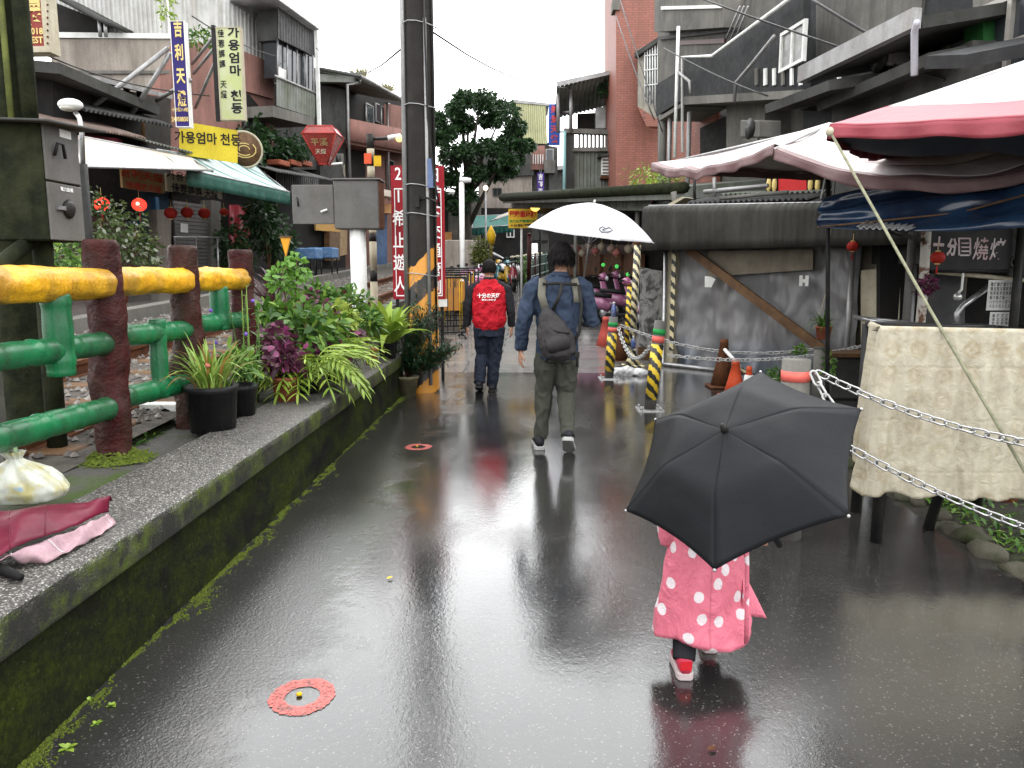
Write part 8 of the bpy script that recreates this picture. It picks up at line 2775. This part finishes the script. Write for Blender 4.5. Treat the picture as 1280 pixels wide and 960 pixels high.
# ---------------------------------------------------------------- child in the pink raincoat
loc3 = V((.640, 2.765, 0))
fer = V((.6203, 2.4586, .9620)); axu = V((-.4514, -.4720, .7573))
mb = MB()
Ph = head(mb, (.0, .03, .80), .86, 0.2, -.1)
mb.tube([(0, 0, .62), (0, .01, .73)], [.04, .04], 12)
mb.tube([(0, 0, .36), (0, 0, .48), (0, 0, .60), (0, 0, .66)], [(.09, .07), (.09, .07), (.10, .07), (.05, .04)], 16, ref=X1)
hand_t = (fer - axu * .56) - loc3
for s in (-1, 1):
    limb(mb, [V((s * .09, 0, .64)), V((s * .13, .02, .50)), hand_t + V((s * .012, .01, -.01 + .03 * s))], [.035, .028, .02])
    limb(mb, [V((s * .05, 0, .38)), V((s * .055, .02, .22)), V((-.08, -.09, .07) if s < 0 else (.058, .11, .07))], [.055, .042, .032])
hand(mb, hand_t + V((-.03, -.02, -.02)), (.5, .5, .3), (.3, -.4, .6), 1.3, .62, 1)
hand(mb, hand_t + V((.03, -.02, .02)), (-.5, .5, .3), (-.3, -.4, .6), 1.3, .62, -1)
girl = remesh(mb, 'person', M_SKIN, None, .006, 2)
girl.location = loc3
tag(girl, 'small child in a pink polka dot raincoat hidden under a black umbrella', 'person')
hair(girl, Ph, 500, .07, M_HAIR, seed=2, s=.92)
def m_dots():
    t = NT('pink_polka_dots')
    sp = t.n('ShaderNodeSeparateXYZ'); t.l(t.co, sp.inputs[0])
    ang = t.math('ARCTAN2', sp.outputs[0], t.math('MULTIPLY', sp.outputs[1], -1.0))
    cb = t.n('ShaderNodeCombineXYZ')
    t.l(t.math('MULTIPLY', ang, .15), cb.inputs[0]); t.l(sp.outputs[2], cb.inputs[1])
    vo = t.n('ShaderNodeTexVoronoi'); vo.voronoi_dimensions = '2D'
    vo.inputs['Scale'].default_value = 10.0; vo.inputs['Randomness'].default_value = .75
    t.l(cb.outputs[0], vo.inputs['Vector'])
    dist = t.math('ADD', vo.outputs['Distance'], t.ramp(t.noise(40, 2), .3, .7, -.02, .02))
    c = t.mix(t.ramp(dist, .215, .195), t.mix(t.ramp(t.noise(6, 4), .35, .65), (.60, .15, .21), (.52, .125, .175)), (.62, .55, .57))
    t.set('Base Color', c); t.set('Roughness', .42); t.set('Specular IOR Level', .25)
    t.bump(t.noise(9, 5, .62, t.mapv((1, 1, .7)), 1.2), .95, .022)
    return t.m
M_DOTS = m_dots()
def coat(i, j):
    a = i * 2 * math.pi
    z = .72 - .59 * j
    rx = .085 + .092 * j ** .85
    ry = .075 + .062 * j ** .8
    f = 1 + (.05 * math.sin(a * 5 + 1 + 2 * j) + .045 * math.sin(a * 8 + 5 * j)) * j * .8 + .12 * noise.noise(V((math.cos(a) * 2.2, math.sin(a) * 2.2, z * 6))) * j + .05 * noise.noise(V((math.cos(a) * 5, math.sin(a) * 5, z * 16))) * j
    zz = z - .014 * math.sin(a * 3 + .5) * j
    return V((math.sin(a) * rx * f, -math.cos(a) * ry * f, zz))
MB().sheet(coat, 96, 40, .003).build('raincoat', M_DOTS, girl)
MB().sheet(lambda i, j: V((.125 + .085 * i * j + .02 * i, -.07 - .01 * math.sin(j * 3) + .04 * i, .36 - .13 * j - .03 * i * j)), 8, 10, .003).build('coat_flap', M_DOTS, girl)
MB().tube([(.112, -.115, .62), (.122, -.128, .45), (.128, -.132, .28), (.130, -.134, .15)], [(.004, .008)] * 4, 8, ref=(0, 1, 0)).build('coat_seam', M_DOTS, girl)
mb = MB()
for s in (-1, 1):
    limb(mb, [V((s * .095, 0, .66)), V((s * .14, .02, .50)), (V((s * .14, .02, .50))).lerp(hand_t, .85)], [.055, .048, .035])
remesh(mb, 'sleeves', M_DOTS, girl, .007, 3, .006, 14)
mb = MB()
mb.ball((0, .01, .80), .115, 18, 12, (.95, 1.05, 1.12))
mb.tube([(0, 0, .60), (0, 0, .72)], [.09, .08], 14)
remesh(mb, 'hood', M_DOTS, girl, .008, 3, .006, 12)
mb = MB()
for s in (-1, 1):
    e = V((-.08, -.09, .06)) if s < 0 else V((.058, .11, .06))
    limb(mb, [V((s * .05, 0, .38)), V((s * .055, .02, .22)), e], [.06, .05, .042])
remesh(mb, 'leggings', M_BLKS, girl, .006, 2)
M_SHP = pm('pink_shoe', (.62, .06, .11), (.5, .04, .08), 9, rough=.4)
M_SOLP = pm('pale_pink_sole', (.62, .5, .5), (.5, .42, .42), 9, rough=.5)
shoe('shoe', (-.08, -.125, .0), (-.075, .05, .0), .70, .070, (M_SHP, M_SOLP), girl, .024)
shoe('shoe', (.055, .08, 0.0), (.065, .24, 0), .68, .066, (M_SHP, M_SOLP), girl, .022)
MB().box((-.100, -.137, .045), (-.060, -.129, .075)).build('heel_tab', pm('red_heel', (.6, .02, .03), None), girl)
e1_ = axu.cross(V((0, 0, 1))).normalized(); 
umbrella('black six ribbed folding umbrella held by the child in pink', fer, axu, .4157, .1603, 6, .76353, m_umb('black_umbrella', (.010, .0105, .012), 0, .55), None, .56, .055, .22, e1=e1_)
